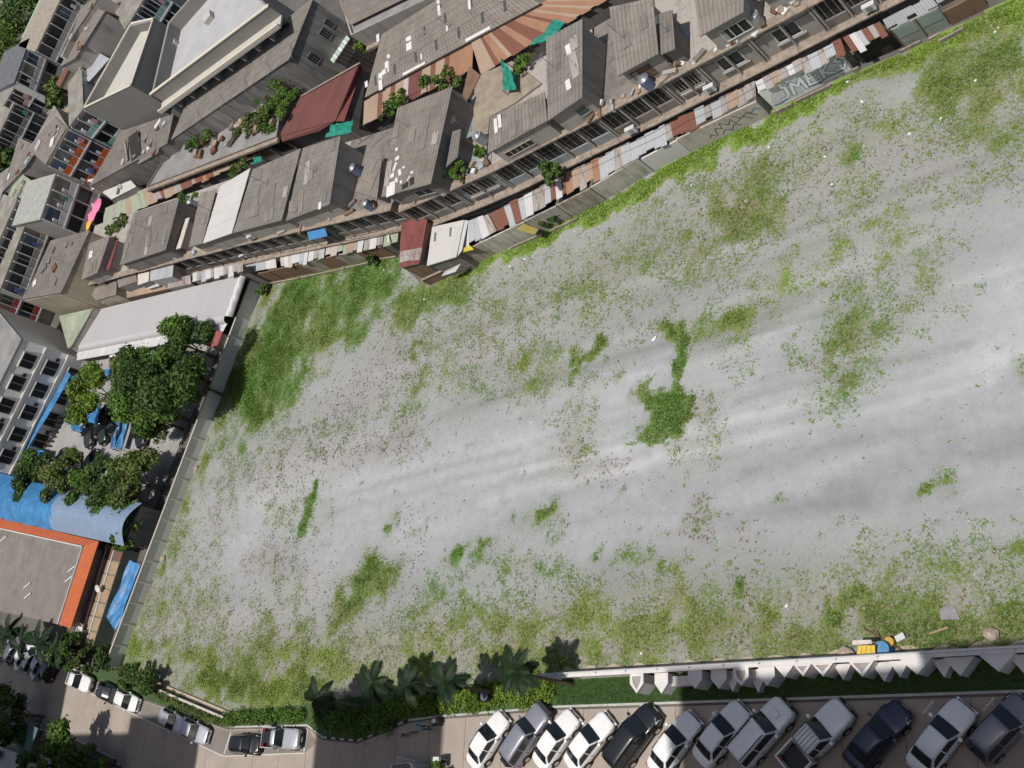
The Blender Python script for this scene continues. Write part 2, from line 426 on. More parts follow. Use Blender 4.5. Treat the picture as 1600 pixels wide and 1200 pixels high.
# ---- vacant lot: gravel with weeds, one finely divided sheet
LOT = [a2(412, 441), a2(187, 1044), (-103.2, 10.9), (-88, 7.45), (-79, 7.7), (-70, 8.2), (-60.5, 8.7), (-49.2, 8.7), (-10, 8.7), (40, 8.7), (40, 52), (-10, 49.4),
       a2(1490, 47), a2(1210, 174), a2(1060, 250), a2(860, 358), a2(672, 447), a2(652, 445), a2(618, 402), a2(567, 406), a2(460, 435)]
def inpoly(x, y, poly):
    r = np.zeros(x.shape, bool); n = len(poly); j = n - 1
    for i in range(n):
        xi, yi = poly[i]; xj, yj = poly[j]
        if yi != yj: r ^= ((yi > y) != (yj > y)) & (x < (xj - xi) * (y - yi) / (yj - yi) + xi)
        j = i
    return r
def caps(x, y, pts, rad):
    """soft distance field round a surveyed polyline: 1 on it, 0 at rad"""
    q = [np.array(a2(*p)) for p in pts]; d = np.full(x.shape, 1e9)
    if len(q) == 1: d = np.hypot(x - q[0][0], y - q[0][1])
    for a, b in zip(q[:-1], q[1:]):
        v = b - a; t = np.clip(((x - a[0]) * v[0] + (y - a[1]) * v[1]) / (v @ v), 0, 1)
        d = np.minimum(d, np.hypot(x - a[0] - t * v[0], y - a[1] - t * v[1]))
    return np.clip(1 - d / rad, 0, 1)
def vnoise(x, y, s, seed):
    g = np.random.default_rng(seed); T = g.random((256, 256)); u, v = x / s, y / s
    i, j = np.floor(u).astype(int), np.floor(v).astype(int); fu, fv = u - i, v - j
    fu = fu * fu * (3 - 2 * fu); fv = fv * fv * (3 - 2 * fv)
    a, b, c, d = T[i % 256, j % 256], T[(i + 1) % 256, j % 256], T[i % 256, (j + 1) % 256], T[(i + 1) % 256, (j + 1) % 256]
    return (a * (1 - fu) + b * fu) * (1 - fv) + (c * (1 - fu) + d * fu) * fv
def fbm(x, y, s, seed, o=4):
    return sum(vnoise(x, y, s / 2 ** k, seed + k) * .5 ** k for k in range(o)) / sum(.5 ** k for k in range(o))

# surveyed weeds: (polyline, radius in metres, density, kind)  kind g green, y yellow-green, o olive, b brownish
PATCH = [
 ([(470, 455), (440, 520), (430, 585)], 6.0, 1.5, 'g'), ([(520, 465), (500, 530)], 4.5, 1.2, 'o'), ([(400, 640), (380, 590), (420, 560)], 3.6, 1.5, 'g'), ([(380, 690), (345, 660)], 3, .8, 'g'),
 ([(600, 430), (560, 480), (550, 430)], 4.5, 1.25, 'g'), ([(640, 480), (720, 440)], 3.6, .95, 'o'), ([(690, 540), (640, 500)], 3, .6, 'o'),
 ([(425, 445), (400, 520), (365, 600), (330, 690)], 2.2, .8, 'y'), ([(330, 690), (270, 850), (200, 1020)], 2.6, .7, 'y'), ([(240, 900), (260, 980), (200, 1035)], 3.4, .7, 'y'),
 ([(690, 437), (780, 395), (860, 362)], 1.2, 1.5, 's'), ([(850, 365), (935, 325), (1060, 262), (1210, 185)], 1.15, 2.3, 's'), ([(1210, 185), (1330, 118), (1420, 82), (1500, 50)], 1.2, 2.1, 's'), ([(1500, 45), (1600, 2)], 1.9, 1.9, 's'), ([(1350, 110), (1440, 75)], 1.9, 1.1, 'g'),
 ([(1040, 508), (1052, 560), (1045, 600)], .75, 1.6, 'g'), ([(1062, 505), (1052, 555)], .6, 1.5, 'g'), ([(1045, 608), (1035, 640)], 1.1, 1.7, 'g'), ([(1030, 650), (1003, 682)], 1.15, 1.6, 'g'), ([(1062, 622), (1050, 665)], .8, 1.3, 'g'), ([(1020, 690), (1000, 660)], .6, 1.2, 'g'), ([(1008, 590), (1020, 612)], .6, 1.5, 'g'),
 ([(1100, 650), (1095, 700), (1060, 690)], 2.0, .55, 'o'), ([(905, 640), (895, 700)], 2.2, .55, 'o'), ([(900, 695)], 1.2, .9, 'o'), ([(930, 545), (915, 572)], .7, 1.4, 'g'), ([(898, 560)], .8, 1.2, 'g'), ([(905, 592), (890, 592)], .6, 1.1, 'g'), ([(960, 578)], .7, 1.0, 'g'),
 ([(830, 600), (850, 570), (800, 560)], 2.0, .85, 'o'), ([(760, 590), (700, 585)], 3, .6, 'o'), ([(640, 635), (660, 600)], 2.0, .8, 'o'), ([(650, 540)], 1.2, 1.0, 'g'),
 ([(760, 500), (850, 470), (940, 440)], 4.2, .58, 'o'), ([(900, 500), (980, 470)], 3.5, .5, 'o'), ([(1010, 430), (1120, 400)], 4, .55, 'o'), ([(1165, 498), (1150, 500)], 1.5, 1.2, 'y'), ([(1110, 520), (1090, 530)], 1.8, .8, 'o'),
 ([(1120, 330), (1190, 310)], 3.6, .85, 'b'), ([(1080, 370), (1130, 380)], 2.5, .5, 'b'), ([(1210, 430), (1205, 460)], 2, .7, 'y'), ([(1260, 390), (1380, 370), (1430, 400)], 3.2, .55, 'y'), ([(1330, 490), (1345, 545), (1310, 585)], 2.6, .85, 'b'), ([(1440, 460), (1400, 480)], 2.2, .55, 'b'),
 ([(1240, 270), (1320, 250), (1400, 330)], 4, .5, 'y'), ([(1345, 240)], 1.2, .9, 'g'), ([(1350, 190), (1480, 210)], 3.5, .55, 'y'), ([(1480, 130), (1560, 85), (1610, 60)], 4, 1.0, 'g'), ([(1540, 140), (1600, 130)], 5, .8, 'b'), ([(1570, 200), (1620, 190)], 3, .7, 'b'), ([(1590, 260), (1480, 290)], 3, .35, 'y'),
 ([(1200, 340), (1000, 380)], 6, .32, 'o'), ([(960, 345), (1150, 260), (1300, 190)], 3.2, .45, 'y'),
 ([(470, 835), (480, 790)], 1.1, 1.3, 'g'), ([(490, 755), (485, 780)], .6, 1.0, 'g'), ([(430, 800), (500, 820)], 2, .45, 'o'), ([(608, 822)], .9, .9, 'g'), ([(850, 803), (830, 800)], 1.2, .95, 'g'), ([(855, 830)], .7, .6, 'g'),
 ([(720, 882), (730, 865)], 1.0, 1.3, 'g'), ([(765, 862), (760, 878)], 1.0, 1.2, 'g'), ([(540, 945), (590, 905), (570, 900)], 2.4, 1.1, 'o'), ([(530, 960)], 1.6, .8, 'b'),
 ([(860, 880), (880, 900), (790, 880)], 1.6, .6, 'g'), ([(940, 880)], .8, .9, 'g'), ([(990, 878), (1060, 905)], 1.0, .7, 'g'), ([(1165, 920)], .7, 1.0, 'g'), ([(1030, 905), (1110, 900)], 2.2, .4, 'o'),
 ([(290, 905), (330, 960), (280, 1000), (330, 1050)], 4, .6, 'y'), ([(330, 1060), (420, 1090), (480, 1080)], 2.3, .9, 'y'), ([(400, 1010), (480, 1040), (560, 1040)], 3, .6, 'y'), ([(440, 930), (430, 880), (470, 980)], 2.6, .5, 'o'), ([(420, 960), (380, 1040)], 3, .55, 'o'),
 ([(660, 960), (760, 960), (850, 990)], 2.6, .65, 'o'), ([(690, 1000), (660, 1030), (620, 1045)], 2.2, .6, 'y'), ([(730, 930), (690, 920), (650, 950)], 1.8, .55, 'g'), ([(760, 1000), (850, 1040), (950, 1020)], 2.4, .6, 'o'), ([(900, 950), (1000, 990), (1100, 1010)], 2.6, .6, 'y'),
 ([(1060, 950), (1180, 980), (1250, 1000)], 2.4, .6, 'b'), ([(1310, 945), (1340, 930)], 1.2, 1.2, 'g'), ([(1220, 975)], .9, 1.0, 'g'), ([(1200, 1000), (1300, 1010)], 1.3, .8, 'y'), ([(1380, 980), (1480, 980), (1600, 985)], 1.7, .9, 'b'), ([(1550, 975), (1500, 990)], 1.4, .9, 'y'), ([(1340, 960), (1440, 950)], 2.0, .5, 'o'),
 ([(1350, 900), (1500, 900), (1620, 880)], 2.6, .5, 'o'), ([(1560, 855), (1620, 850)], 1.2, .7, 'g'), ([(1290, 835)], .8, .5, 'g'), ([(1458, 752)], .7, 1.1, 'o'), ([(1220, 795)], .5, 1.0, 'o'), ([(1480, 815)], .4, .7, 'g'), ([(1590, 575)], .6, .7, 'o'), ([(960, 780)], .4, .9, 'o'),
 ([(430, 700), (540, 660), (640, 600)], 3.0, .38, 'b'), ([(430, 745), (560, 700), (650, 680)], 2.2, .22, 'b'), ([(400, 720), (360, 760), (330, 830)], 3, .4, 'o'), ([(430, 640), (440, 680)], 2.0, .5, 'g'), ([(520, 740), (500, 760)], 1, .45, 'g'),
 ([(1240, 560), (1290, 600)], 2, .4, 'b'), ([(1150, 560), (1180, 600)], 2, .2, 'o'), ([(1090, 840), (1110, 800)], .9, .3, 'b'), ([(660, 820)], .3, .8, 'g'), ([(560, 760)], .4, .6, 'g'), ([(780, 800)], .3, .7, 'g'), ([(810, 745)], .3, .7, 'g'), ([(935, 740)], .4, .6, 'g'), ([(805, 650)], .3, .7, 'g'), ([(685, 730)], .3, .7, 'g'), ([(735, 700)], .3, .7, 'g'),
]
# brown crumbs: dead weeds and brick bits
BROWN = [([(250, 960), (500, 1030), (800, 1010), (1100, 1000), (1600, 960)], 4.5, .55), ([(1100, 320), (1500, 220)], 5, .35), ([(430, 745), (500, 690), (560, 620), (620, 560)], 5.5, .55), ([(480, 715), (560, 700), (640, 680)], 2.0, .8), ([(400, 870), (440, 880)], 3.0, .7), ([(420, 740), (450, 700)], 2.5, .9), ([(1090, 830), (1100, 800)], 1.0, .9), ([(1140, 840), (1180, 860)], 1.2, .5), ([(760, 525), (740, 560)], 2.5, .6), ([(1075, 635), (1095, 650)], 1.4, .8), ([(620, 900), (640, 830)], 3, .4), ([(760, 500), (980, 440), (1200, 330)], 6, .28), ([(560, 990), (480, 900)], 4, .35), ([(1150, 340), (1170, 320)], 2.2, .8), ([(1050, 980), (1200, 1010), (1350, 990)], 2.5, .5), ([(1290, 575), (1330, 520)], 2, .5), ([(350, 760), (330, 850)], 3, .4), ([(880, 700), (960, 740)], 2, .5)]
def lotfields(x, y):
    # edges of the patches wander at two sizes
    wx = x + (fbm(x, y, 2.6, 11) - .5) * 3.4 + (vnoise(x, y, .55, 13) - .5) * .9; wy = y + (fbm(x, y, 2.6, 31) - .5) * 3.4 + (vnoise(x, y, .55, 33) - .5) * .9
    den = np.zeros(x.shape); soft = np.zeros(x.shape); hue = np.zeros(x.shape); wsum = np.full(x.shape, 1e-4)
    for pts, rad, k, kind in PATCH:
        thin = k < .9
        f = caps(wx, wy, pts, rad * (1.5 if thin else 1.15)) ** (.95 if thin else .8) * k * (1 if thin else 1.12) * (.92 if thin else .98)
        den = np.maximum(den, f) + .15 * np.minimum(den, f)
        soft = np.maximum(soft, caps(wx, wy, pts, rad * 2.0) * min(1, k * 1.1)) if kind != 's' else soft
        hue += f * {'g': 0.24, 'y': .68, 'o': .5, 'b': .38, 's': 1.25}[kind]; wsum += f
    hue = hue / wsum
    dry = np.zeros(x.shape); brn = np.zeros(x.shape)
    for pts, rad, k, kind in PATCH:
        if kind == 'b': dry = np.maximum(dry, caps(wx, wy, pts, rad * 1.4))
    for pts, rad, k in BROWN: brn = np.maximum(brn, caps(wx, wy, pts, rad) ** .7 * k)
    soft = np.maximum(soft, 1.0 * np.clip((17.5 - y) / 5, 0, 1)); soft = np.maximum(soft, 1.0 * caps(wx, wy, [(412, 441), (187, 1044)], 8)); soft = np.maximum(soft, .8 * caps(wx, wy, [(560, 480), (900, 440), (1250, 260), (1600, 120)], 10))
    n = fbm(x, y, 5, 51); n2 = fbm(x, y, 1.3, 61)
    sol = np.clip((den - .75) / .4, 0, 1)
    den = den * np.maximum(.2 + .45 * n + 1.25 * np.clip(n2 * 1.5 - .3, 0, 1), sol * (.62 + .5 * n2)) * (1 + .35 * np.clip((16 - y) / 4, 0, 1)) + .2 * np.clip((15.5 - y) / 3, 0, 1) * n2
    hue = np.clip(hue + (fbm(x, y, 3, 81) - .5) * .7, 0, 1)
    # wheel tracks and damp / dusty bands in the gravel, all running along the lot
    tone = np.zeros(x.shape)
    TR = [([(440, 760), (760, 660), (1150, 590), (1620, 430)], 5.5, .35), ([(560, 800), (900, 740), (1250, 670), (1620, 560)], 4.5, .35), ([(1200, 590), (1420, 505)], 1.0, -.6), ([(1300, 760), (1450, 715), (1640, 690)], 1.3, -.7), ([(1170, 735), (1330, 690), (1480, 668)], 1.0, -.65), ([(1080, 818), (1250, 795), (1350, 780)], .9, -.55), ([(950, 400), (1050, 350)], 2.5, -.45), ([(930, 900), (1150, 930)], 2.2, -.35), ([(400, 780), (520, 860)], 3.0, .4), ([(1560, 560), (1640, 500)], 2.5, .5)]
    tg = random.Random(12)
    for q in range(26):   # single wheel ruts
        o = tg.uniform(-150, 110); a0 = tg.uniform(430, 1200); ln = tg.uniform(250, 700); yy = lambda xx: 770 - (xx - 440) * .275 + o * (1 + (xx - 440) / 1600)
        TR.append(([(a0, yy(a0)), (a0 + ln / 2, yy(a0 + ln / 2) + tg.uniform(-8, 8)), (a0 + ln, yy(a0 + ln))], tg.uniform(.35, .8), tg.choice([-1, -1, 1]) * tg.uniform(.4, .8)))
    for pts, rad, k in TR:
        tone += caps(x + (n - .5) * 2, y + (fbm(x, y, 4, 71) - .5) * .9, pts, rad) * k
    tone += (fbm(x * .3, y * 2.2, 4, 91) - .5) * 1.3
    return np.clip(den, 0, 1.6), np.clip(hue, 0, 1), np.clip(dry, 0, 1), tone, np.clip(brn, 0, 1), np.clip(soft, 0, 1)
ST = .3
gx = np.arange(-114, 12, ST); gy = np.arange(6.6, 56, ST); X, Y = np.meshgrid(gx, gy, indexing='ij')
den, hue, dry, tone, brn, soft = lotfields(X, Y)
ok = inpoly(X, Y, LOT); bad = ~ok
cellok = ok[:-1, :-1] | ok[1:, :-1] | ok[:-1, 1:] | ok[1:, 1:]
nx, ny = X.shape; I, J = np.nonzero(cellok)
idx = lambda i, j: i * ny + j
fa = np.stack([idx(I, J), idx(I + 1, J), idx(I + 1, J + 1), idx(I, J + 1)], 1)
Z = .012 + (fbm(X, Y, 3, 5) - .5) * .015
used, inv = np.unique(fa.ravel(), return_inverse=True)
V = np.stack([X.ravel(), Y.ravel(), Z.ravel()], 1)[used]
me = bpy.data.meshes.new('vacant_lot_gravel'); me.vertices.add(len(V)); me.vertices.foreach_set('co', V.astype(np.float32).ravel())
me.loops.add(fa.size); me.loops.foreach_set('vertex_index', inv.astype(np.int32)); me.polygons.add(len(fa)); me.polygons.foreach_set('loop_start', np.arange(0, fa.size, 4, dtype=np.int32))
for nm, A in (('den', den), ('hue', hue), ('dry', dry), ('tone', tone), ('brn', brn), ('soft', soft)):
    a = me.attributes.new(nm, 'FLOAT', 'POINT'); a.data.foreach_set('value', A.ravel()[used].astype(np.float32))
me.update(calc_edges=True); me.validate(); me.shade_smooth()
t = NT('lot_gravel'); P = t.pos()
def att(n): x = t.n('Attribute'); x.attribute_name = n; return x.outputs['Fac']
n1 = t.noise(P, 14, 3, .7); n2 = t.noise(P, 4.2, 4, .7); n3 = t.noise(P, 1.1, 4, .6); n4 = t.noise(P, .3, 3)
n5 = t.noise(P, 32, 2, .6)
gr = t.ramp(t.math('ADD', t.math('MULTIPLY', n1, .3), t.math('ADD', t.math('MULTIPLY', n3, .37), t.math('MULTIPLY', n5, .33))), [(.3, (.235, .24, .25)), (.7, (.395, .4, .415))])
tn = t.math('MULTIPLY_ADD', att('tone'), .29, 1.0)
cc = t.n('CombineColor')
for i in range(3): t.l(tn, cc.inputs[i])
gr = t.mix(1.0, gr, cc.outputs[0], 'MULTIPLY')
# thin creeping weeds: cover grows with the surveyed density, broken up to leaf-sized specks
cov = t.math('SUBTRACT', t.math('ADD', t.math('MULTIPLY', att('den'), .62), t.math('ADD', t.math('MULTIPLY', n2, .62), t.math('MULTIPLY', n1, .32))), .83)
cov = t.ramp(t.math('MULTIPLY_ADD', cov, 3.2, .25), [(.25, (0, 0, 0)), (.6, (1, 1, 1))])
veg = t.ramp(t.math('ADD', t.math('MULTIPLY', att('hue'), .65), t.math('MULTIPLY', n2, .4)), [(.12, (.085, .19, .028)), (.4, (.12, .175, .04)), (.62, (.165, .195, .05)), (1, (.165, .3, .03))])
veg = t.mix(t.math('MULTIPLY', att('dry'), t.math('MULTIPLY', n3, .9)), veg, (.2, .165, .09))
sf = t.math('MULTIPLY', att('soft'), t.ramp(t.math('ADD', t.math('MULTIPLY', n3, .45), t.math('MULTIPLY', n2, .55)), [(.33, (0, 0, 0)), (.6, (.85, .85, .85))]))
gr = t.mix(sf, gr, t.ramp(att('hue'), [(.1, (.115, .165, .055)), (.6, (.165, .175, .075)), (1, (.2, .2, .08))]))
gr = t.mix(t.math('MULTIPLY', cov, .88), gr, veg)
# rust-brown crumbs of dead weeds and brick
deb = t.ramp(t.noise(P, 7.5, 2, .5), [(.66, (0, 0, 0)), (.72, (1, 1, 1))])
gr = t.mix(t.math('MULTIPLY', deb, t.math('MINIMUM', t.math('MULTIPLY', att('den'), 1.3), .6)), gr, (.1, .07, .045))
gr = t.mix(t.math('MULTIPLY', att('brn'), t.math('MULTIPLY', n2, .6)), gr, (.24, .17, .13))
t.l(gr, t.p.inputs['Base Color']); t.p.inputs['Roughness'].default_value = .95
t.bump(t.math('ADD', n1, t.math('MULTIPLY', n2, .7)), .5, .05)
me.materials.append(t.m)
lot = bpy.data.objects.new('vacant_lot_gravel', me); col.objects.link(lot); struct(lot)

# ---- weeds and grass: real blades, uncountable
def tufts(name, pts, h, wd, nb, tones, mat, g):
    """pts (n,2) positions; every tuft is nb curved blades"""
    n = len(pts); a = g.uniform(0, 6.283, (n, nb)); lean = g.uniform(.25, 1.0, (n, nb)); hh = h[:, None] * g.uniform(.6, 1.2, (n, nb))
    r0 = g.uniform(0, .5, (n, nb)) * wd[:, None]
    bx = pts[:, 0, None] + np.cos(a) * r0; by = pts[:, 1, None] + np.sin(a) * r0
    tx = bx + np.cos(a) * lean * wd[:, None]; ty = by + np.sin(a) * lean * wd[:, None]
    px_, py_ = -np.sin(a) * wd[:, None] * .22, np.cos(a) * wd[:, None] * .22
    z0 = np.full_like(bx, .015); v = np.stack([np.stack([bx - px_, by - py_, z0], -1), np.stack([bx + px_, by + py_, z0], -1), np.stack([tx, ty, hh], -1)], 2).reshape(-1, 3)
    m = n * nb; me = bpy.data.meshes.new(name); me.vertices.add(3 * m); me.vertices.foreach_set('co', v.astype(np.float32).ravel())
    me.loops.add(3 * m); me.loops.foreach_set('vertex_index', np.arange(3 * m, dtype=np.int32)); me.polygons.add(m); me.polygons.foreach_set('loop_start', np.arange(0, 3 * m, 3, dtype=np.int32))
    at_ = me.attributes.new('tone', 'FLOAT', 'POINT'); at_.data.foreach_set('value', np.repeat(np.clip(tones[:, None] + g.normal(0, .1, (n, nb)), 0, 1).ravel(), 3).astype(np.float32))
    me.materials.append(mat); me.update(calc_edges=True); o = bpy.data.objects.new(name, me); col.objects.link(o); return o
def grassm(name, stops):
    t = NT(name); a = t.n('Attribute'); a.attribute_name = 'tone'; c = t.ramp(a.outputs['Fac'], stops)
    t.l(c, t.p.inputs['Base Color']); t.p.inputs['Roughness'].default_value = .75; t.p.inputs['Specular IOR Level'].default_value = .2
    MATS[name] = t.m; return t.m
GRASSM = grassm('weed_blade', [(0, (.075, .185, .02)), (.3, (.105, .19, .028)), (.6, (.16, .2, .042)), (.8, (.185, .27, .035)), (1, (.185, .34, .025))])
gg = np.random.default_rng(3)
NC = 950000; q = np.stack([gg.uniform(-113, -11, NC), gg.uniform(7, 54, NC)], 1)
q = q[inpoly(q[:, 0], q[:, 1], LOT)]
# sample fields from the grid
fi = np.clip(((q[:, 0] + 114) / ST), 0, nx - 1.001); fj = np.clip((q[:, 1] - 6.6) / ST, 0, ny - 1.001)
D = den[fi.astype(int), fj.astype(int)]; Hh = hue[fi.astype(int), fj.astype(int)]; Dr = dry[fi.astype(int), fj.astype(int)]
clump = fbm(q[:, 0], q[:, 1], 1.0, 201, 4)
keep = gg.random(len(q)) < np.clip((D * 1.15 + (clump - .5) * 1.7 - .2) * .55, 0.0, 1) * np.where(D > .04, 1, 0)
keep |= (gg.random(len(q)) < .004)
qa = q.copy(); Ba = brn[fi.astype(int), fj.astype(int)]
q, D, Hh, Dr = q[keep], D[keep], Hh[keep], Dr[keep]
tn_ = np.clip(Hh * .8 + gg.normal(0, .14, len(q)) + .04, 0, 1)
far = 1.0
o = tufts('weeds', q, gg.uniform(.03, .08, len(q)) * (1 + 1.6 * np.clip(D - .7, 0, .8)), gg.uniform(.045, .11, len(q)) * (1 + 1.2 * (gg.random(len(q)) < .08)), 5, tn_, GRASSM, gg)
o['label'] = 'low green and yellowish weeds growing in patches over the grey gravel lot'; o['category'] = 'weeds'; struct(o, 'stuff')

kb = gg.random(len(qa)) < np.clip(Ba * .5 * (fbm(qa[:, 0], qa[:, 1], .7, 301, 2) - .25) * .55, 0, 1); qb = qa[kb]
DEADM = grassm('dead_weed', [(0, (.055, .05, .025)), (.5, (.12, .06, .04)), (1, (.2, .12, .07))])
o = tufts('dead_weeds', qb, gg.uniform(.04, .1, len(qb)), gg.uniform(.07, .15, len(qb)), 5, gg.random(len(qb)), DEADM, gg)
o['label'] = 'dry brown weeds and crumbs scattered over the gravel lot'; o['category'] = 'weeds'; struct(o, 'stuff')

# ---- loose stones that give the gravel its grain
ns = 30000; qs = np.stack([gg.uniform(-112, -11, ns), gg.uniform(8.6, 54, ns)], 1); qs = qs[inpoly(qs[:, 0], qs[:, 1], LOT)]; ns = len(qs)
rs = gg.uniform(.02, .05, ns) * (1 + 1.2 * (gg.random(ns) < .012)); an = gg.uniform(0, 6.283, ns)
vv = []
for k in range(3): vv.append(np.stack([qs[:, 0] + np.cos(an + k * 2.094) * rs, qs[:, 1] + np.sin(an + k * 2.094) * rs, np.full(ns, .01)], -1))
vv.append(np.stack([qs[:, 0] + gg.normal(0, .3, ns) * rs, qs[:, 1] + gg.normal(0, .3, ns) * rs, .012 + rs * .9], -1)); vv = np.stack(vv, 1).reshape(-1, 3)
ti = (np.arange(ns)[:, None, None] * 4 + np.array([[0, 1, 3], [1, 2, 3], [2, 0, 3]])[None]).reshape(-1, 3)
ms = bpy.data.meshes.new('gravel_stones'); ms.vertices.add(len(vv)); ms.vertices.foreach_set('co', vv.astype(np.float32).ravel()); ms.loops.add(ti.size); ms.loops.foreach_set('vertex_index', ti.astype(np.int32).ravel()); ms.polygons.add(len(ti)); ms.polygons.foreach_set('loop_start', np.arange(0, ti.size, 3, dtype=np.int32))
at_ = ms.attributes.new('tone', 'FLOAT', 'POINT'); at_.data.foreach_set('value', np.repeat(gg.random(ns), 4).astype(np.float32)); ms.materials.append(grassm('stone_mix', [(0, (.13, .12, .12)), (.6, (.3, .3, .305)), (1, (.44, .435, .43))])); ms.update(calc_edges=True)
o = bpy.data.objects.new('gravel_stones', ms); col.objects.link(o); struct(o, 'stuff'); o['label'] = 'loose pale and dark stones lying over the gravel lot'; o['category'] = 'gravel'

# ---- concrete lane: cast slabs with open joints
YB = [(-165, 24), (-140.4, 17.6), (-117, 11.75), (-104, 8.85), (-88.1, 5.75), (-76.3, 5.75), (-74.2, 4.75), (-69.6, 4.45), (-63.8, 5.95), (-60.9, 6.15), (-49, 6.6), (60, 6.62)]
def yb(x):
    for (x0, y0), (x1, y1) in zip(YB[:-1], YB[1:]):
        if x0 <= x <= x1: return y0 + (y1 - y0) * (x - x0) / (x1 - x0)
    return YB[0][1] if x < YB[0][0] else YB[-1][1]
m = MB(); m.prism([(-165, -5), (60, -5)] + [(x, y) for x, y in YB[::-1]], -.05, .006); lane = struct(m.build('concrete_lane', plain('joint_dark', (.09, .08, .07))))
cuts = sorted(set([round(-165 + 3.7 * k, 2) for k in range(61)] + [x for x, _ in YB]))
xs = [-165 + 3.7 * k for k in range(61)]
for x0, x1 in zip(xs[:-1], xs[1:]):
    ks = [x0 + .02] + [x for x, _ in YB if x0 + .1 < x < x1 - .1] + [x1 - .02]
    lo = 2.2 if True else 0
    for (ya, yb_) in ((-5, 1.2), (1.22, None)):
        top = [(x, (yb(x) - .02) if yb_ is None else yb_) for x in ks]
        MB().prism([(ks[0], ya), (ks[-1], ya)] + top[::-1], .0, .012 + random.uniform(0, .002)).build('slab', CONCP, lane)
# parallel bays by the hedge: darker asphalt, white lines
bay = [(-118, 10.7), (-112.2, 9.3), (-103.8, 7.2), (-96, 5.2), (-88.0, 3.45), (-76.4, 3.75), (-74.9, 4.5), (-76.25, 5.62), (-88.1, 5.62), (-104, 8.72), (-117, 11.6)]
struct(MB().prism(bay, .0, .018).build('parking_bay', BAYM))
def line(a, b, wdt, name='bay_line', z=.022):
    a, b = Vector(a), Vector(b); d = (b - a).normalized(); n = Vector((-d.y, d.x)) * wdt / 2
    return struct(MB().prism([tuple(a + n), tuple(b + n), tuple(b - n), tuple(a - n)], .0, z).build(name, plain('worn_white_paint', (.55, .53, .5), var=.25, scale=6)))
line(a2(350, 1179), a2(361, 1144), .14); line(a2(475, 1174), a2(481, 1140), .14); line(a2(413, 1177), a2(414, 1168), .14); line(a2(218, 1116), a2(224, 1093), .12)
line((-88.05, 3.4), (-76.45, 3.7), .08, z=.024); line((-103.8, 7.15), (-88.1, 3.4), .08, z=.024); line((-118, 10.65), (-103.9, 7.15), .08, z=.024)
for p in [(1020, 1125), (1042, 1140), (1115, 1118), (1300, 1118), (1450, 1105), (1545, 1100)]:
    c = a2(*p); a = R(45); line((c[0] - math.cos(a) * .45, c[1] - math.sin(a) * .45), (c[0] + math.cos(a) * .45, c[1] + math.sin(a) * .45), .1)
# kerb in cast lengths
kl = struct(empty('kerb', (-60, 6.4, 0)))
KP = [(-88.1, 5.95), (-76.3, 5.95), (-74.1, 4.95), (-69.6, 4.65), (-63.8, 6.15), (-60.9, 6.35), (-49, 6.8), (20, 6.82)]
KM = plain('kerb_concrete', (.42, .42, .38), var=.2, scale=3); KMB = plain('kerb_dark', (.03, .03, .03))
for (x0, y0), (x1, y1) in zip(KP[:-1], KP[1:]):
    L = math.hypot(x1 - x0, y1 - y0); strip = -74.2 < (x0 + x1) / 2 < -63; st = .55 if strip else 1.5
    n = max(1, int(L / st))
    for k in range(n):
        ta, tb = k / n + .006 / L, (k + 1) / n - .006 / L
        c = ((x0 + (x1 - x0) * (ta + tb) / 2), (y0 + (y1 - y0) * (ta + tb) / 2), .06); a = math.atan2(y1 - y0, x1 - x0)
        MB().box(c, (L * (tb - ta), .15, .13), a).build('kerbstone', (KMB if (strip and k % 2) else KM), kl)
# planting strip between kerb and boundary
strip = [(-109.5, 12.4), (-117, 11.9), (-104, 9.0), (-88.1, 6.05), (-76.2, 6.05), (-74, 5.05), (-69.6, 4.75), (-63.8, 6.25), (-60.9, 6.45), (-49, 6.9), (20, 6.92), (20, 8.56), (-49.2, 8.6), (-60.5, 8.68), (-70, 8.15), (-79, 7.6), (-88, 7.3), (-103.2, 10.8)]
struct(MB().prism(strip, .0, .07).build('planting_strip', plain('lawn_soil', (.045, .085, .022), var=.3, scale=1.5)))
LAWNM = grassm('lawn_blade', [(0, (.03, .085, .015)), (.5, (.06, .14, .022)), (1, (.1, .19, .03))])
q = np.stack([gg.uniform(-49, 8, 60000), gg.uniform(6.92, 8.55, 60000)], 1); q = q[q[:, 0] < -12]
o = tufts('lawn_grass', q, gg.uniform(.1, .17, len(q)), gg.uniform(.05, .1, len(q)), 4, np.clip(gg.normal(.5, .2, len(q)), 0, 1), LAWNM, gg)
o['label'] = 'mown green grass between the kerb and the white wall'; o['category'] = 'grass'; struct(o, 'stuff')
# courtyard of the breakers' yard
yard = [a2(100, 590), a2(130, 560), a2(345, 515), a2(385, 450), a2(222, 850), a2(95, 830), a2(-30, 780), a2(0, 680)]
struct(MB().prism([a2(80, 600), a2(112, 566), a2(352, 505), a2(372, 470), a2(238, 800), a2(215, 800), a2(-40, 770), a2(10, 735)], .0, .01).build('yard_paving', plain('yard_paving', (.3, .285, .28), var=.15, scale=.5)))

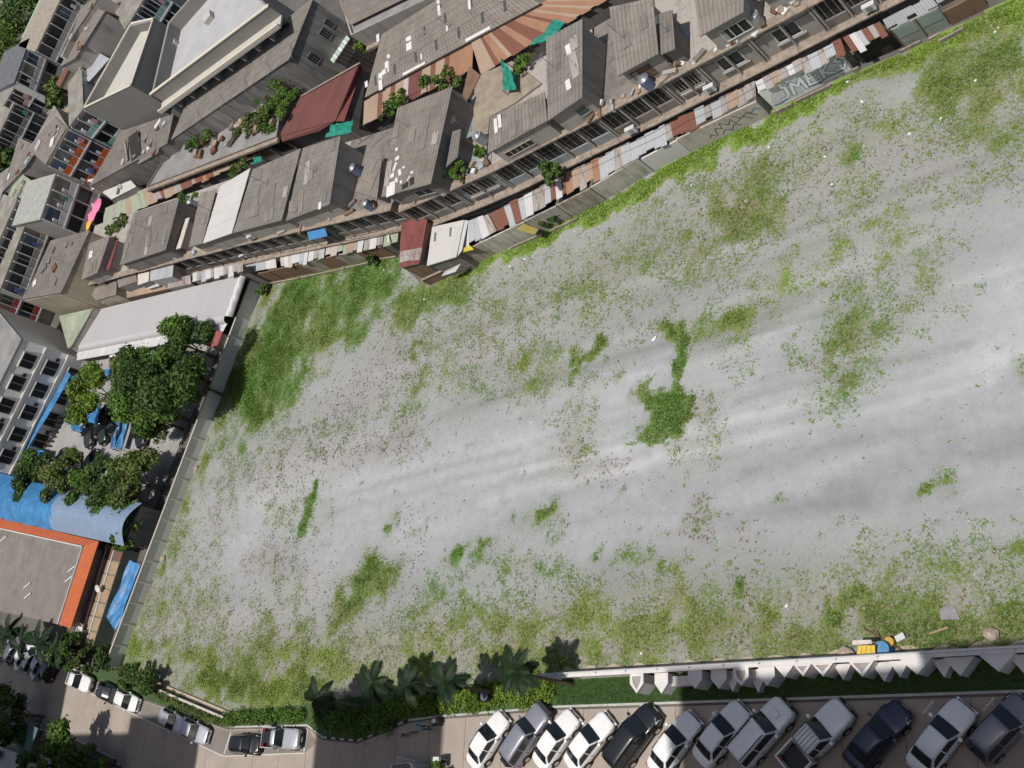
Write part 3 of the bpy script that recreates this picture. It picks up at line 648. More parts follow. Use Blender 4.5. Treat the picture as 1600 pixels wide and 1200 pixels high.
# ================================================================== FRONT ROW OF SHOPHOUSES
def sheets(parent, L0, L1, U0, U1, zl, zu, n, mats, jit=.25, name='sheet', lift=0.0):
    """loose roofing sheets side by side: lower edge L0-L1, upper edge U0-U1 (surveyed), each sheet its own piece"""
    l0, l1, u0, u1 = at(*L0, zl), at(*L1, zl), at(*U0, zu), at(*U1, zu)
    for k in range(n):
        t0, t1 = k / n - .004, (k + 1) / n + .012
        e0 = random.uniform(-jit, jit); e1 = random.uniform(-jit, jit) * .3
        a, b, c, d = l0.lerp(l1, t0), l0.lerp(l1, t1), u0.lerp(u1, t1), u0.lerp(u1, t0)
        dv = (a - d).normalized(); a, b = a + dv * e0, b + dv * (e0 + random.uniform(-.04, .04)); c, d = c - dv * e1, d - dv * e1
        z = Vector((0, 0, lift + (k % 2) * .018 + random.uniform(0, .008)))
        MB().slab([a + z, b + z, c + z, d + z], .012).build(name, mats[k % len(mats)] if k < len(mats) else random.choice(mats), parent)

ZU, ZL = 6.2, 3.1
def unit(label, pa, pb, style, wm, roofs=(), depth=8.6, nf=2, deck=True, wins=()):
    A = Vector(a2(*pa, ZU)); B = Vector(a2(*pb, ZU)); d = (B - A); L = d.length; d /= L; n = Vector((d.y, -d.x))
    c = (A + B) / 2 - n * 4; r = root('row_house', (c.x, c.y, 0), label, 'house', 'row houses behind the lot')
    def pl(o0, o1, u0=.006, u1=None):
        u1 = L - .006 if u1 is None else u1
        return [tuple(A + d * u0 + n * o0), tuple(A + d * u1 + n * o0), tuple(A + d * u1 + n * o1), tuple(A + d * u0 + n * o1)]
    MB().prism(pl(-.4, -.4 - depth), 0, ZU - .12).build('wall', wm, r)
    k = max(1, int(L / 2.2))
    for i in range(k):   # ledges are cast and broken in lengths
        u0, u1 = L * i / k + .006, L * (i + 1) / k - .008
        MB().prism(pl(random.uniform(-.03, .03), -.75, u0, u1), ZU - .118, ZU + random.uniform(0, .03)).build('upper_ledge', LEDGE, r)
        MB().prism(pl(.38 + random.uniform(-.04, .03), -.398, u0, u1), ZL - .12, ZL + random.uniform(0, .03)).build('lower_ledge', LEDGE, r)
    FA, FB = tuple(A - n * .4), tuple(B - n * .4)
    for i in range(nf + 1):
        u = min(max(L * i / nf, .12), L - .12)
        wbox(r, FA, FB, u - .07, u + .07, ZL + .035, ZU - .13, .004, .3, CONC, 'partition')
    if style in ('open', 'dark'):
        for i in range(nf):
            u0, u1 = L * i / nf + .2, L * (i + 1) / nf - .2
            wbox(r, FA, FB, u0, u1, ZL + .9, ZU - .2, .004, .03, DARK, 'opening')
            wbox(r, FA, FB, u0 - .02, u1 + .02, ZL + .036, ZL + .85, .004, .16, CONCD if style == 'dark' else PLASTB, 'balcony_wall')
            for q in range(3):
                uu = u0 + (u1 - u0) * (q + .5) / 3; wbox(r, FA, FB, uu - .03, uu + .03, ZL + .9, ZU - .2, .032, .06, STEEL, 'mullion')
    elif style == 'louver':
        u0, u1 = L * .15, L * .8
        window(r, FA, FB, u0, u1, ZL + 1.0, ZU - .7, 7, DARK, CONC)
        wbox(r, FA, FB, u0 - .1, u1 + .1, ZL + .7, ZL + .9, .004, .22, CONC, 'sill')
    elif style == 'window':
        m = L / 2; window(r, FA, FB, m - .9, m + .9, ZL + .9, ZU - .8, 2, GLASSD, FRAME, fw=.1)
        wbox(r, FA, FB, m - 1.1, m + 1.1, ZL + .72, ZL + .82, .004, .15, CONC, 'sill')
    for u, w0, z0, z1, pn, pm in wins: window(r, FA, FB, u, u + w0, z0, z1, pn, pm, FRAME)
    for (px, zf, zb, wmat, rmat) in roofs:
        block('', '', '', px, zf, zb, wmat, rmat, z0=ZU - .1, parent=r, ins=.35); c3 = cor(px, zf, zb)
        w_ = (c3[1] - c3[0]).length; h_ = (c3[3] - c3[0]).length
        if w_ > 2 and rmat is not WHITER:   # replaced and slipped sheets
            for q in range(int(w_ * h_ / 6)):
                u, v = (random.randint(0, int(w_ / .75) - 1) + .5) * .75 / w_, random.uniform(.08, .92); px_ = [c3[0].lerp(c3[1], u).lerp(c3[3].lerp(c3[2], u), v)]
                p = px_[0]; n3 = (c3[1] - c3[0]).cross(c3[3] - c3[0]).normalized(); e1 = (c3[1] - c3[0]).normalized(); e2 = n3.cross(e1); a, b_ = .37, random.choice([.6, .6, 1.2]); p = p + n3 * .11
                rt = random.uniform(-.03, .03); C = [p + (e1 * sx * a + e2 * sy * b_) + e1 * (rt * sy) for sx, sy in ((-1, -1), (1, -1), (1, 1), (-1, 1))]
                if max(v * h_ + b_, 0) < h_ and v * h_ - b_ > 0: MB().slab(C, .015).build('replaced_sheet', random.choice([ASB, ASB2, ASB3, ASB4, ASB2, ZINCR, ASB3]), r)
    return r, (A, B, d, n, L)
def on_plan(r, plan, i, j, u0, u1, z0, z1, panes=2, pane=GLASSD, frame=FRAME):
    A, B = plan[i], plan[j]; L = math.hypot(B[0] - A[0], B[1] - A[1]); return window(r, A, B, u0 * L, u1 * L, z0, z1, panes, pane, frame)
ux = lambda x: (x, 333 - (x - 620) * .416) if x < 732 else ((x, 287 - (x - 732) * .5) if x < 900 else (x, 203 - (x - 900) * .527))
RW = lambda *px: list(px)
u1, i1 = unit('row house under a broad grey roof spotted with white broken sheets', ux(622), ux(700), 'dark', CONC, [(RW((597, 309), (674, 288), (708, 135), (622, 169)), 8.4, 9.2, CONCD, ASB)], nf=3)
u2, i2 = unit('row house with bare roof terrace between the spotted roof and the notched roof', ux(700), ux(765), 'louver', PLASTB, [(RW((698, 262), (716, 246), (721, 202), (708, 206)), 7.6, 7.9, CONCD, ASB2)])
u3, i3 = unit('row house with L-shaped notched grey corrugated roof', ux(765), ux(930), 'open', CONC,
   [(RW((763, 241), (856, 190), (852, 144), (767, 183)), 8.3, 8.6, PLAST, ASB), (RW((857, 190), (911, 153), (911, 30), (854, 60)), 8.6, 9.3, PLAST, ASB4)], nf=5)
u4, i4 = unit('row house with pale patched corrugated roof and boarded window', ux(930), ux(1032), 'dark', CONCD, [(RW((966, 120), (1030, 85), (1021, -3), (953, 12)), 8.3, 9.2, PLAST, ASB3)], nf=3)
u5, i5 = unit('narrow row house with mossy strip roof and louvred window', ux(1032), ux(1086), 'louver', PLAST, [(RW((1033, 87), (1056, 78), (1051, 16), (1031, 22)), 8.0, 8.4, CONCD, ASB2)])
u6, i6 = unit('row house with three white framed windows high under its roof', ux(1086), ux(1166), 'window', PLAST, [(RW((1095, 58), (1163, 20), (1162, -60), (1080, -40)), 8.6, 9.4, PLAST, ASB3)])
u7, i7 = unit('row house with low terrace and twin window near the top edge', ux(1166), ux(1262), 'window', PLAST, [(RW((1185, 3), (1265, -30), (1262, -80), (1180, -60)), 7.8, 8.2, PLAST, ASB4)])
u8, i8 = unit('row house with dark open balcony behind the rusty lean-to', ux(1262), ux(1345), 'dark', CONCD, [(RW((1280, -50), (1340, -80), (1335, -150), (1275, -120)), 8.6, 9.2, PLAST, ASB)], nf=2)
u9, i9 = unit('row house beyond the grey zinc lean-to, mostly above the picture', ux(1345), ux(1470), 'dark', CONC, [], nf=3)
# windows of the added upper storeys
def upper_window(unit_, px, zf, u0, u1, z0, z1, panes, pane=GLASSD, frame=FRAME):
    c = [at(p[0], p[1], zf) for p in px]; pl = inset([(p.x, p.y) for p in c], .35)
    return on_plan(unit_, pl, 0, 1, u0, u1, z0, z1, panes, pane, frame)
upper_window(u6, RW((1095, 58), (1163, 20), (1162, -60), (1080, -40)), 8.6, .28, .95, 6.7, 7.9, 3)
upper_window(u3, RW((857, 190), (911, 153), (911, 30), (854, 60)), 8.6, .55, .85, 6.8, 7.7, 1, plain('dull_teal_pane', (.06, .09, .085)), PLAST)
upper_window(u3, RW((763, 241), (856, 190), (852, 144), (767, 183)), 8.3, .1, .6, 6.7, 7.4, 5, DARK, CREAM)
upper_window(u4, RW((966, 120), (1030, 85), (1021, -3), (953, 12)), 8.3, .15, .65, 6.6, 7.7, 3, BROWNW, WOOD)
upper_window(u1, RW((597, 309), (674, 288), (708, 135), (622, 169)), 8.4, .5, .85, 6.8, 7.7, 2, DARK, PLAST)
WP = plain('broken_white', (.62, .6, .58), var=.1)
r1 = cor(RW((597, 309), (674, 288), (708, 135), (622, 169)), 8.4, 9.2)
for (x, y, wd, hg, rot) in [(622, 248, .5, .35, .3), (618, 262, .9, .3, 1.2), (626, 270, .35, .6, .4), (632, 262, .3, .2, .1), (614, 275, .5, .4, .2), (621, 282, .3, .5, .7), (645, 270, .3, .25, .2), (612, 296, 1.1, 1.3, .1), (628, 285, .25, .3, .5), (621, 234, .3, .3, .2), (640, 279, .5, .15, .9), (616, 268, .2, .2, 0), (607, 285, .4, .2, .6)]:
    lay(u1, r1, x, y, wd, hg, WP, 'broken_sheet', rot)
for (x, y, wd, hg, rot) in [(634, 291, .8, .5, .2), (645, 284, .5, .7, .2)]: lay(u1, r1, x, y, wd, hg, DARK, 'hole', rot, .01)
r3 = cor(RW((857, 190), (911, 153), (911, 30), (854, 60)), 8.6, 9.3); r3b = cor(RW((763, 241), (856, 190), (852, 144), (767, 183)), 8.3, 8.6)
for (x, y, wd, hg, c3) in [(889, 78, .45, .9, r3), (889, 133, .45, .9, r3), (776, 197, .35, 1.3, r3b), (782, 190, .35, 1.2, r3b)]: lay(u3, c3, x, y, wd, hg, WP, 'clear_sheet')
# clutter on the bare terrace: dirt deck, boards, netting
c = [a2(742, 120, 6.3), a2(800, 95, 6.3), a2(845, 130, 6.3), a2(805, 160, 6.3), a2(765, 182, 6.3), a2(760, 235, 6.3), a2(738, 225, 6.3)]
MB().prism(c, 6.1, 6.3).build('terrace_floor', plain('dirt_deck', (.27, .225, .17), var=.3, scale=1), u2)

def net(name, label, px, z, mat, cat='netting'):
    """draped cloth: sagging grid over surveyed corners"""
    a, b, c_, d = [at(p[0], p[1], zz) for p, zz in zip(px, z if hasattr(z, '__len__') else [z] * 4)]
    m = MB(); N = 8; G = {}
    for i in range(N + 1):
        for j in range(N + 1):
            u, v = i / N, j / N; p = a.lerp(b, u).lerp(d.lerp(c_, u), v)
            p.z += -.3 * math.sin(u * 3.14) * math.sin(v * 3.14) + .13 * math.sin(u * 17 + v * 3) * math.sin(v * 9) + random.uniform(-.04, .04); G[i, j] = p
    for i in range(N):
        for j in range(N): m.face([G[i, j], G[i + 1, j], G[i + 1, j + 1], G[i, j + 1]])
    base = min(q.z for q in G.values())
    e = root(name, (*centroid([a, b, c_, d]), base), label, cat)
    m.build('cloth', mat, e)
    p = MB()
    for q in (a, b, c_, d): p.tube((q.x, q.y, q.z - 1.6), (q.x, q.y, q.z + .05), .035, n=5)
    p.build('pole', WOOD, e); return e
net('green_netting', 'green netting hung on poles by the notched roof', [(826, 72), (858, 62), (884, 36), (868, 30)], (7.6, 7.9, 8.2, 7.9), TARPG)
net('green_netting', 'green netting flap standing on the dirt terrace', [(786, 142), (806, 140), (800, 112), (783, 92)], (7.0, 6.9, 7.3, 7.9), TARPG)
net('green_netting', 'crumpled green netting over the roof edge below the maroon roof', [(508, 215), (546, 208), (553, 188), (518, 195)], (7.6, 7.6, 7.9, 7.9), TARPG)
net('green_netting', 'small scrap of green netting behind the white roof', [(393, 258), (408, 252), (409, 244), (397, 246)], 7.6, TARPG)

# ---- left part of the front row
LU = lambda x: (x, 352 - (x - 510) * .235) if x > 400 else (x, 377 - (x - 400) * .262)
UL = []
l1, _ = unit('row house with ridged grey roof next to the maroon gable', LU(516), LU(610), 'dark', CONCD, [(RW((556, 300), (590, 312), (598, 245), (578, 240)), 7.6, 7.8, PLAST, ASB3)], nf=4)
l2, _ = unit('row house with dark grey roof, a white scrap at its corner', LU(440), LU(516), 'dark', CONC, [(RW((448, 346), (516, 320), (533, 213), (474, 232)), 8.4, 9.2, PLAST, ASB4)], nf=4)
l3, _ = unit('row house with plain grey roof right of the white one', LU(363), LU(440), 'dark', PLAST, [(RW((365, 365), (441, 345), (471, 232), (396, 265)), 8.4, 9.2, PLAST, ASB4)], nf=4)
l4, _ = unit('row house with white roof sheets beside a brown strip', LU(296), LU(363), 'dark', PLAST, [(RW((318, 381), (363, 365), (392, 263), (345, 291)), 8.5, 9.3, PLAST, WHITER), (RW((296, 387), (317, 381), (339, 296), (314, 302)), 8.3, 9.1, PLAST, ASB3)], nf=4)
l5, _ = unit('row house with broad streaked grey roof and dark side wall', LU(186), LU(296), 'dark', CONC, [(RW((188, 415), (260, 391), (281, 310), (210, 333)), 8.5, 9.2, CONCD, ASB2), (RW((276, 390), (283, 388), (297, 340), (291, 342)), 7.4, 7.6, PLAST, CREAMR)], nf=6)
l6, _ = unit('row house with small cream roof carrying a white patch', LU(118), LU(186), 'dark', PLAST, [(RW((128, 438), (153, 427), (173, 368), (140, 381)), 8.2, 8.8, PLAST, ASB3), (RW((163, 424), (172, 421), (186, 372), (178, 372)), 7.4, 7.8, PLAST, MAROON2)], nf=3)
lay(l6, cor(RW((128, 438), (153, 427), (173, 368), (140, 381)), 8.2, 8.8), 143, 398, .9, .9, WP)
lay(l2, cor(RW((448, 346), (516, 320), (533, 213), (474, 232)), 8.4, 9.2), 501, 322, .4, .7, WP)
e = tag(MB().slab([at(484, 376, 5.3), at(512, 369, 5.3), at(508, 356, 5.6), at(480, 363, 5.6)], .03).build('blue_awning', sheetm('blue_sheet', (.06, .22, .47), .2, 9, 9, var=.03, stain=.15, stainc=(.15, .3, .5))), 'bright blue sheet canopy fixed above the lower ledge', 'awning')
m = MB()
for p in ((484, 374), (508, 368)):
    q = at(*p, 5.3); m.tube((q.x, q.y, 3.1), (q.x, q.y, 5.32), .03)
o = m.build('post', STEEL); o.parent = e

# ================================================================== LEAN-TO SHEDS ALONG THE LOT
def shed(label, base, up, lowr, n, mats, wm, zl=2.3, zu=2.95, wt=.14, htop=2.2):
    """base = wall foot polyline (2 px), lowr/up = roof edges"""
    A, B = Vector(a2(*base[0])), Vector(a2(*base[1])); d = (B - A).normalized(); nn = Vector((d.y, -d.x))
    r = root('lean_to', (*((A + B) / 2), 0), label, 'shed', 'lean-to sheds along the lot')
    MB().prism([tuple(A), tuple(B), tuple(B - nn * wt), tuple(A - nn * wt)], 0, htop).build('front_wall', wm, r)
    u0, u1 = Vector(a2(*up[0], zu)), Vector(a2(*up[1], zu))
    MB().prism([tuple(A - nn * wt), tuple(A - nn * wt + d * .1), tuple(u0 + d * .1), tuple(u0)], 0, [htop, htop, zu - .05, zu - .05]).build('side_wall', CONCD, r)
    MB().prism([tuple(B - nn * wt), tuple(B - nn * wt - d * .1), tuple(u1 - d * .1), tuple(u1)], 0, [htop, htop, zu - .05, zu - .05]).build('side_wall', CONCD, r)
    sheets(r, lowr[0], lowr[1], up[0], up[1], zl, zu, n, mats)
    return r, (A, B)
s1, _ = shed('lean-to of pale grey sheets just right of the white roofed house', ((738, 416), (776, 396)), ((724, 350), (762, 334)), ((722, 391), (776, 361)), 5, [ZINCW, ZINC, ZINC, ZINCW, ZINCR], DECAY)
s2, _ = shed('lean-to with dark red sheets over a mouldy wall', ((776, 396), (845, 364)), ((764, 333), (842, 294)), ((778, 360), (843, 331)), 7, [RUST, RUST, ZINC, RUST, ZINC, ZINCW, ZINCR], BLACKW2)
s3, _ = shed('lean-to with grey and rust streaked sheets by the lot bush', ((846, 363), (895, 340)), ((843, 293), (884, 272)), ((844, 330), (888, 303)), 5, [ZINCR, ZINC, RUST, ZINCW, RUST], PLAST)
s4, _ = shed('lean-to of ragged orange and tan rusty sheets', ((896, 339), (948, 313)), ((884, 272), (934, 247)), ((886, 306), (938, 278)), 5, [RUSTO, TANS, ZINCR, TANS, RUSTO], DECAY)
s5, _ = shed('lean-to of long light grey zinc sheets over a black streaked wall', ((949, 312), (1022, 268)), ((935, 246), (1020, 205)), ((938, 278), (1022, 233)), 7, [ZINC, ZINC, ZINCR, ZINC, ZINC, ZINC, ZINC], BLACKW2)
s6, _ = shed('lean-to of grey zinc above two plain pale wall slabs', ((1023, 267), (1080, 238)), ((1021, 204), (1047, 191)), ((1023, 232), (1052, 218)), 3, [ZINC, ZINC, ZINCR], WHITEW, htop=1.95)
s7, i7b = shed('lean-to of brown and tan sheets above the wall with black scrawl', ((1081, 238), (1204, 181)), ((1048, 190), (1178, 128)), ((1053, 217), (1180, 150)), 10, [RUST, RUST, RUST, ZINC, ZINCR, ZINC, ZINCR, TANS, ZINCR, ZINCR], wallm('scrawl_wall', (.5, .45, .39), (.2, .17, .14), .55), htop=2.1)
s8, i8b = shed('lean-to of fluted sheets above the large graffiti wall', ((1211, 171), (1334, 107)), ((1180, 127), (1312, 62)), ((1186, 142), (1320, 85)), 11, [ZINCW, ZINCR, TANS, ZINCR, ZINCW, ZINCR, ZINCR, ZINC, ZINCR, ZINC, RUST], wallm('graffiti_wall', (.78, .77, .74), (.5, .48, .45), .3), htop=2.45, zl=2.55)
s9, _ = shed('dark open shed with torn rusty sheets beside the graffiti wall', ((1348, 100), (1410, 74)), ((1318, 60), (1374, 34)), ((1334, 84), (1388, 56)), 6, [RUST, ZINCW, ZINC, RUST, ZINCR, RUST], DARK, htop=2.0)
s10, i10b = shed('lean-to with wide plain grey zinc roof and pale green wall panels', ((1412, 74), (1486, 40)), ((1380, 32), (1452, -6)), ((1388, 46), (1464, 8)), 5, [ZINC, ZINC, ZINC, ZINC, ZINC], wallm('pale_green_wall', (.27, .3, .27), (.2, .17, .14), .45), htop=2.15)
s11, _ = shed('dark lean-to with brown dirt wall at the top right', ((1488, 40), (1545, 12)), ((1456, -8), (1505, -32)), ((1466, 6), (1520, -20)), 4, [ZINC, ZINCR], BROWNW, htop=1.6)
# graffiti: flat sprayed lettering on the wall faces
def scrawl(parent, A, B, strokes, mat, name='graffiti', wdt=.07, off=.006):
    A, d, n, L = wallframe(A, B); m = MB()
    for pts in strokes:
        for (u0, z0), (u1, z1) in zip(pts[:-1], pts[1:]):
            v = Vector((u1 - u0, z1 - z0)); ln = v.length
            if ln < 1e-4: continue
            v /= ln; q = Vector((-v.y, v.x)) * wdt / 2; e = v * wdt * .3
            C = [(u0 - e.x + q.x, z0 - e.y + q.y), (u0 - e.x - q.x, z0 - e.y - q.y), (u1 + e.x - q.x, z1 + e.y - q.y), (u1 + e.x + q.x, z1 + e.y + q.y)]
            off += .00007
            m.face([(*(A + d * u + n * off), z) for u, z in C])
    return m.build(name, mat, parent)
def blob(parent, A, B, pts, mat, name='graffiti', off=.004):
    A, d, n, L = wallframe(A, B); m = MB(); m.face([(*(A + d * u + n * off), z) for u, z in pts]); return m.build(name, mat, parent)
GREY = plain('spray_silver', (.62, .63, .64), var=.12, scale=4); GBLK = plain('spray_black', (.05, .06, .07)); GBLU = plain('spray_blue', (.12, .25, .36), var=.2)
A8, B8 = i8b; A7, B7 = i7b
lw = (B8 - A8).length
LET = {'J': [[(.8, 1), (.8, .2), (.5, 0), (.15, .1)], [(.5, 1), (1, 1)]], 'M': [[(0, 0), (.1, 1), (.5, .45), (.85, 1), (1, 0)]], 'E': [[(1, 1), (.1, .95), (.05, .05), (1, 0)], [(.1, .5), (.8, .52)]], 'K': [[(.1, 1), (.1, 0)], [(.95, 1), (.12, .45), (1, 0)]], 'S': [[(1, .85), (.5, 1), (.1, .75), (.85, .4), (.6, .02), (0, .12)]], 'U': [[(0, 1), (.1, .15), (.5, 0), (.9, .15), (1, 1)]], 'R': [[(.1, 0), (.1, 1), (.8, .85), (.75, .55), (.12, .5), (1, 0)]]}
def word(parent, A, B, w_, u, z, wd, h, mats, slant=.15, wdt=.1):
    for chn in w_:
        st = [[(u + x * wd * .85 + slant * y * h, z + y * h) for x, y in s] for s in LET[chn]]
        scrawl(parent, A, B, st, mats[1], wdt=wdt * 3.4, off=.006); scrawl(parent, A, B, st, mats[0], wdt=wdt * 2.3, off=.012); u += wd
blob(s8, A8, B8, [(.1, .3), (lw * .4, .25), (lw * .45, 2.0), (.5, 1.7)], GREY); blob(s8, A8, B8, [(lw * .45, .3), (lw * .97, .35), (lw * .98, 2.1), (lw * .5, 2.15)], GREY)
SILV = plain('spray_light', (.8, .81, .82), var=.1, scale=4); GEDGE = plain('spray_edge', (.09, .12, .15), var=.2)
word(s8, A8, B8, 'JM', .7, .5, 1.15, 1.3, (SILV, GEDGE)); word(s8, A8, B8, 'EKS', lw * .5, .55, 1.05, 1.4, (SILV, GEDGE))
scrawl(s8, A8, B8, [[(1.6, 1.9), (1.9, 1.7), (2.2, 1.95)], [(.2, .45), (.7, .3), (1.2, .5)], [(lw * .48, .5), (lw * .6, .3), (lw * .7, .5), (lw * .9, .35)], [(lw * .93, 1.9), (lw * .96, 1.2), (lw * .92, .7)]], GBLU, wdt=.1, off=.02)
scrawl(s7, A7, B7, [[(2.6, .5), (2.9, 1.4), (3.3, 1.0), (3.4, 1.7), (3.9, 1.1), (4.3, 1.6), (4.4, .9), (5.2, 1.3), (5.6, .6)], [(3.0, .4), (3.4, .8), (3.8, .4), (4.2, .9), (4.6, .5)], [(4.6, 1.8), (5.0, 1.2), (5.6, 1.5), (6.1, .7)], [(2.0, .6), (2.3, .9), (2.5, .5)]], GBLK, wdt=.07)
scrawl(s7, A7, B7, [[(5.6, 1.6), (5.9, 1.3), (6.3, 1.6), (6.6, 1.2)]], GBLU, wdt=.1, off=.02)
# two pale slabs of the plain wall are separate panels
A10, B10 = i10b
for k in range(2):
    L = (B10 - A10).length; wbox(s10, A10, B10, L * k / 2 + .12, L * (k + 1) / 2 - .12, 1.0, 2.1, .003, .03, plain('green_board', (.25, .3, .27), var=.1), 'wall_panel')
    wbox(s10, A10, B10, L * k / 2 + .02, L * k / 2 + .1, 0, 2.2, .003, .1, WOOD, 'post')
# low footing with broken coping in front of the sheds
foot = root('footing_wall', (*a2(1450, 62), 0), 'low broken whitish footing wall along the lot edge at top right', 'wall')
for (a, b) in [((1408, 82), (1440, 66)), ((1452, 62), (1470, 52)), ((1470, 66), (1508, 46)), ((1335, 113), (1345, 108)), ((1212, 178), (1240, 165)), ((1245, 160), (1300, 134)), ((862, 362), (905, 342)), ((800, 388), (850, 366))]:
    A, B = Vector(a2(*a)), Vector(a2(*b)); d = (B - A).normalized(); n = Vector((d.y, -d.x)) * .12
    MB().prism([tuple(A + n), tuple(B + n), tuple(B), tuple(A)], 0, random.uniform(.18, .45)).build('block', LEDGE, foot)

# ---- maroon gable house and white roofed house at the corner of the sheds
mh, cc, pl = block('corner_house', 'small house with dark maroon metal roof jutting into the lot', 'house', RW((624, 419), (656, 412), (668, 344), (630, 322)), 4.9, 5.6, BROWNW, MAROON2, zl=(3.0, 3.4, 3.9, 3.5), ins=.15)
MB().slab([at(624, 419, 3.05), at(655, 412, 3.45), at(660, 387, 3.66), at(626, 393, 3.24)], .03).build('pale_sheet', ZINCR, mh)
wbox(mh, pl[1], pl[2], .1, 4.0, .4, 2.9, .003, .05, CONCD, 'side_cladding')
for k in range(5): wbox(mh, pl[1], pl[2], .3 + k * .9,   .36 + k * .9, .5, 2.8, .052, .1, WOOD, 'batten')
wh, cc, pl = block('corner_house', 'small house with clean white roof and two skylight slots', 'house', RW((668, 416), (714, 402), (726, 344), (676, 355)), 2.8, 3.1, CONCD, WHITER, ins=.2)
for p in [(681, 371), (705, 363)]:
    lay(wh, cc, *p, .22, .85, plain('mossy_glass', (.12, .17, .1)), 'skylight')
c = [at(714, 402, 2.75), at(722, 392, 2.65), at(732, 345, 3.0), at(726, 344, 3.05)]; MB().slab(c, .03).build('side_sheet', ZINCW, wh)
A, B = a2(672, 446), a2(738, 416)
fw = root('lot_wall', (*a2(700, 432), 0), 'brown boarded wall with tan coping below the white roofed house', 'wall')
wbox(fw, A, B, 0, 4.6, 0, 1.1, -.12, 0, BROWNW, 'wall'); wbox(fw, A, B, 0, 4.6, 1.1, 1.2, -.16, .05, LEDGE, 'coping')
sc_ = tag(MB().slab([at(690, 432, 1.6), at(712, 425, 1.6), at(720, 412, 1.9), at(695, 424, 1.9)], .03).build('loose_sheet', ZINCW), 'loose pale zinc sheet leaning by the white roofed house', 'sheet')
yb_ = tag(MB().slab([at(722, 395, 2.4), at(741, 390, 2.4), at(735, 384, 2.5), at(724, 388, 2.5)], .05).build('yellow_board', plain('yellow_board', (.5, .4, .04), var=.15)), 'small yellow board on the shed roof edge', 'board')
yb2 = tag(MB().slab([at(806, 359, 2.4), at(836, 367, 1.6), at(842, 358, 1.8), at(818, 350, 2.5)], .04).build('mustard_panel', plain('mustard', (.3, .24, .06), var=.15)), 'mustard yellow panel leaning on the lot wall near the bush', 'board')

# ---- left lean-tos
PINKS = sheetm('pinkish_sheet', (.5, .43, .41), .2, .8, 9, var=.12, stain=.3)
def shedL(label, b0, b1, u0, u1, w0, w1, n, mats, wm, zl=2.4, zu=2.95): return shed(label, (b0, b1), (u0, u1), (w0, w1), n, mats, wm, zl, zu)[0]
shedL('lean-to of blue grey flat sheets in the corner by the concrete wall', (414, 442), (445, 437), (381, 407), (430, 399), (384, 429), (432, 421), 3, [ZINC, ZINC, ZINCW], BROWNW)
shedL('lean-to of narrow white and pink strips', (446, 436), (492, 426), (437, 397), (482, 388), (440, 418), (479, 410), 7, [PINKS, ZINCW, PINKS, ZINCW, ZINCW, ZINC, ZINCW], BROWNW)
shedL('lean-to with grey sheets edged by a white sheet', (493, 426), (520, 420), (484, 387), (508, 379), (481, 409), (506, 403), 3, [ZINCW, ZINCR, ZINC], DECAY)
shedL('lean-to of pale pinkish and mossy sheets', (521, 420), (545, 414), (511, 378), (537, 371), (508, 402), (535, 396), 3, [PINKS, PINKS, GREENSH], BROWNW)
shedL('lean-to with brown weathered sheets and one white scrap', (546, 414), (578, 407), (538, 371), (570, 366), (536, 396), (566, 390), 4, [ZINCR, TANS, ZINCR, ZINCW], DECAY)
shedL('lean-to of brown sheets with a white lower row', (579, 407), (602, 403), (571, 366), (600, 360), (568, 390), (597, 384), 3, [ZINCR, ZINCW, ZINCR], BROWNW)
sg = shedL('lean-to with pale green roof and one clear skylight', (603, 403), (622, 400), (602, 360), (624, 352), (599, 384), (621, 378), 2, [GREENSH, GREENSH], BROWNW)
c = at(608, 373, 2.75); MB().box((c.x, c.y, 2.85), (.22, .8, .03), .1).build('skylight', WP, sg)
lw_ = root('footing_wall', (*a2(520, 424), 0), 'long low coping of broken brick below the left lean-tos', 'wall')
for a, b in [((418, 444), (470, 435)), ((472, 434), (540, 420)), ((543, 419), (590, 408)), ((596, 405), (622, 401))]:
    A, B = Vector(a2(*a)), Vector(a2(*b)); d = (B - A).normalized(); n = Vector((d.y, -d.x)) * .14; MB().prism([tuple(A + n), tuple(B + n), tuple(B + n * .05), tuple(A + n * .05)], 0, .3).build('coping', LEDGE, lw_)
# sheds between the row and the long grey warehouse
def boxes(label, fl, fr, br, bl, z, wm, rm, n=None):
    return block('lean_to', label, 'shed', RW(fl, fr, br, bl), z, z + .35, wm, rm, ins=.12, group='small sheds behind the grey warehouse')[0]
boxes('small shed with grey fibre roof left of the white lattice hatch', (186, 450), (215, 440), (213, 426), (184, 436), 5.2, CONCD, ASB3)
boxes('small shed with white lattice patterned roof', (216, 446), (233, 440), (234, 424), (216, 429), 5.2, CONCD, CREAMR)
boxes('small shed with pale zinc half and grey half roof', (235, 440), (270, 433), (272, 412), (236, 422), 5.3, PLAST, ZINC)
boxes('small shed with cream lower eave left in the row', (151, 470), (182, 461), (184, 436), (132, 446), 4.9, CREAM, ASB3)
boxes('small shed with white fluted canopy over dark yard', (232, 452), (250, 447), (246, 440), (225, 444), 4.0, CONCD, ZINCW)
shs = root('lean_to', (*a2(340, 420), 0), 'row of white and brown strip sheets above the warehouse corner', 'shed', 'small sheds behind the grey warehouse')
sheets(shs, (301, 444), (379, 425), (302, 427), (378, 411), 4.0, 4.4, 11, [ZINCW, ZINCR, ZINC, ZINCW, ZINCR, ZINCW, ZINCW, ZINCR, ZINCW, ZINCR, ZINCR]); MB().prism([a2(302, 440, 4.0), a2(378, 422, 4.0), a2(378, 413, 4.0), a2(302, 429, 4.0)], 0, 3.98).build('wall', CONCD, shs)

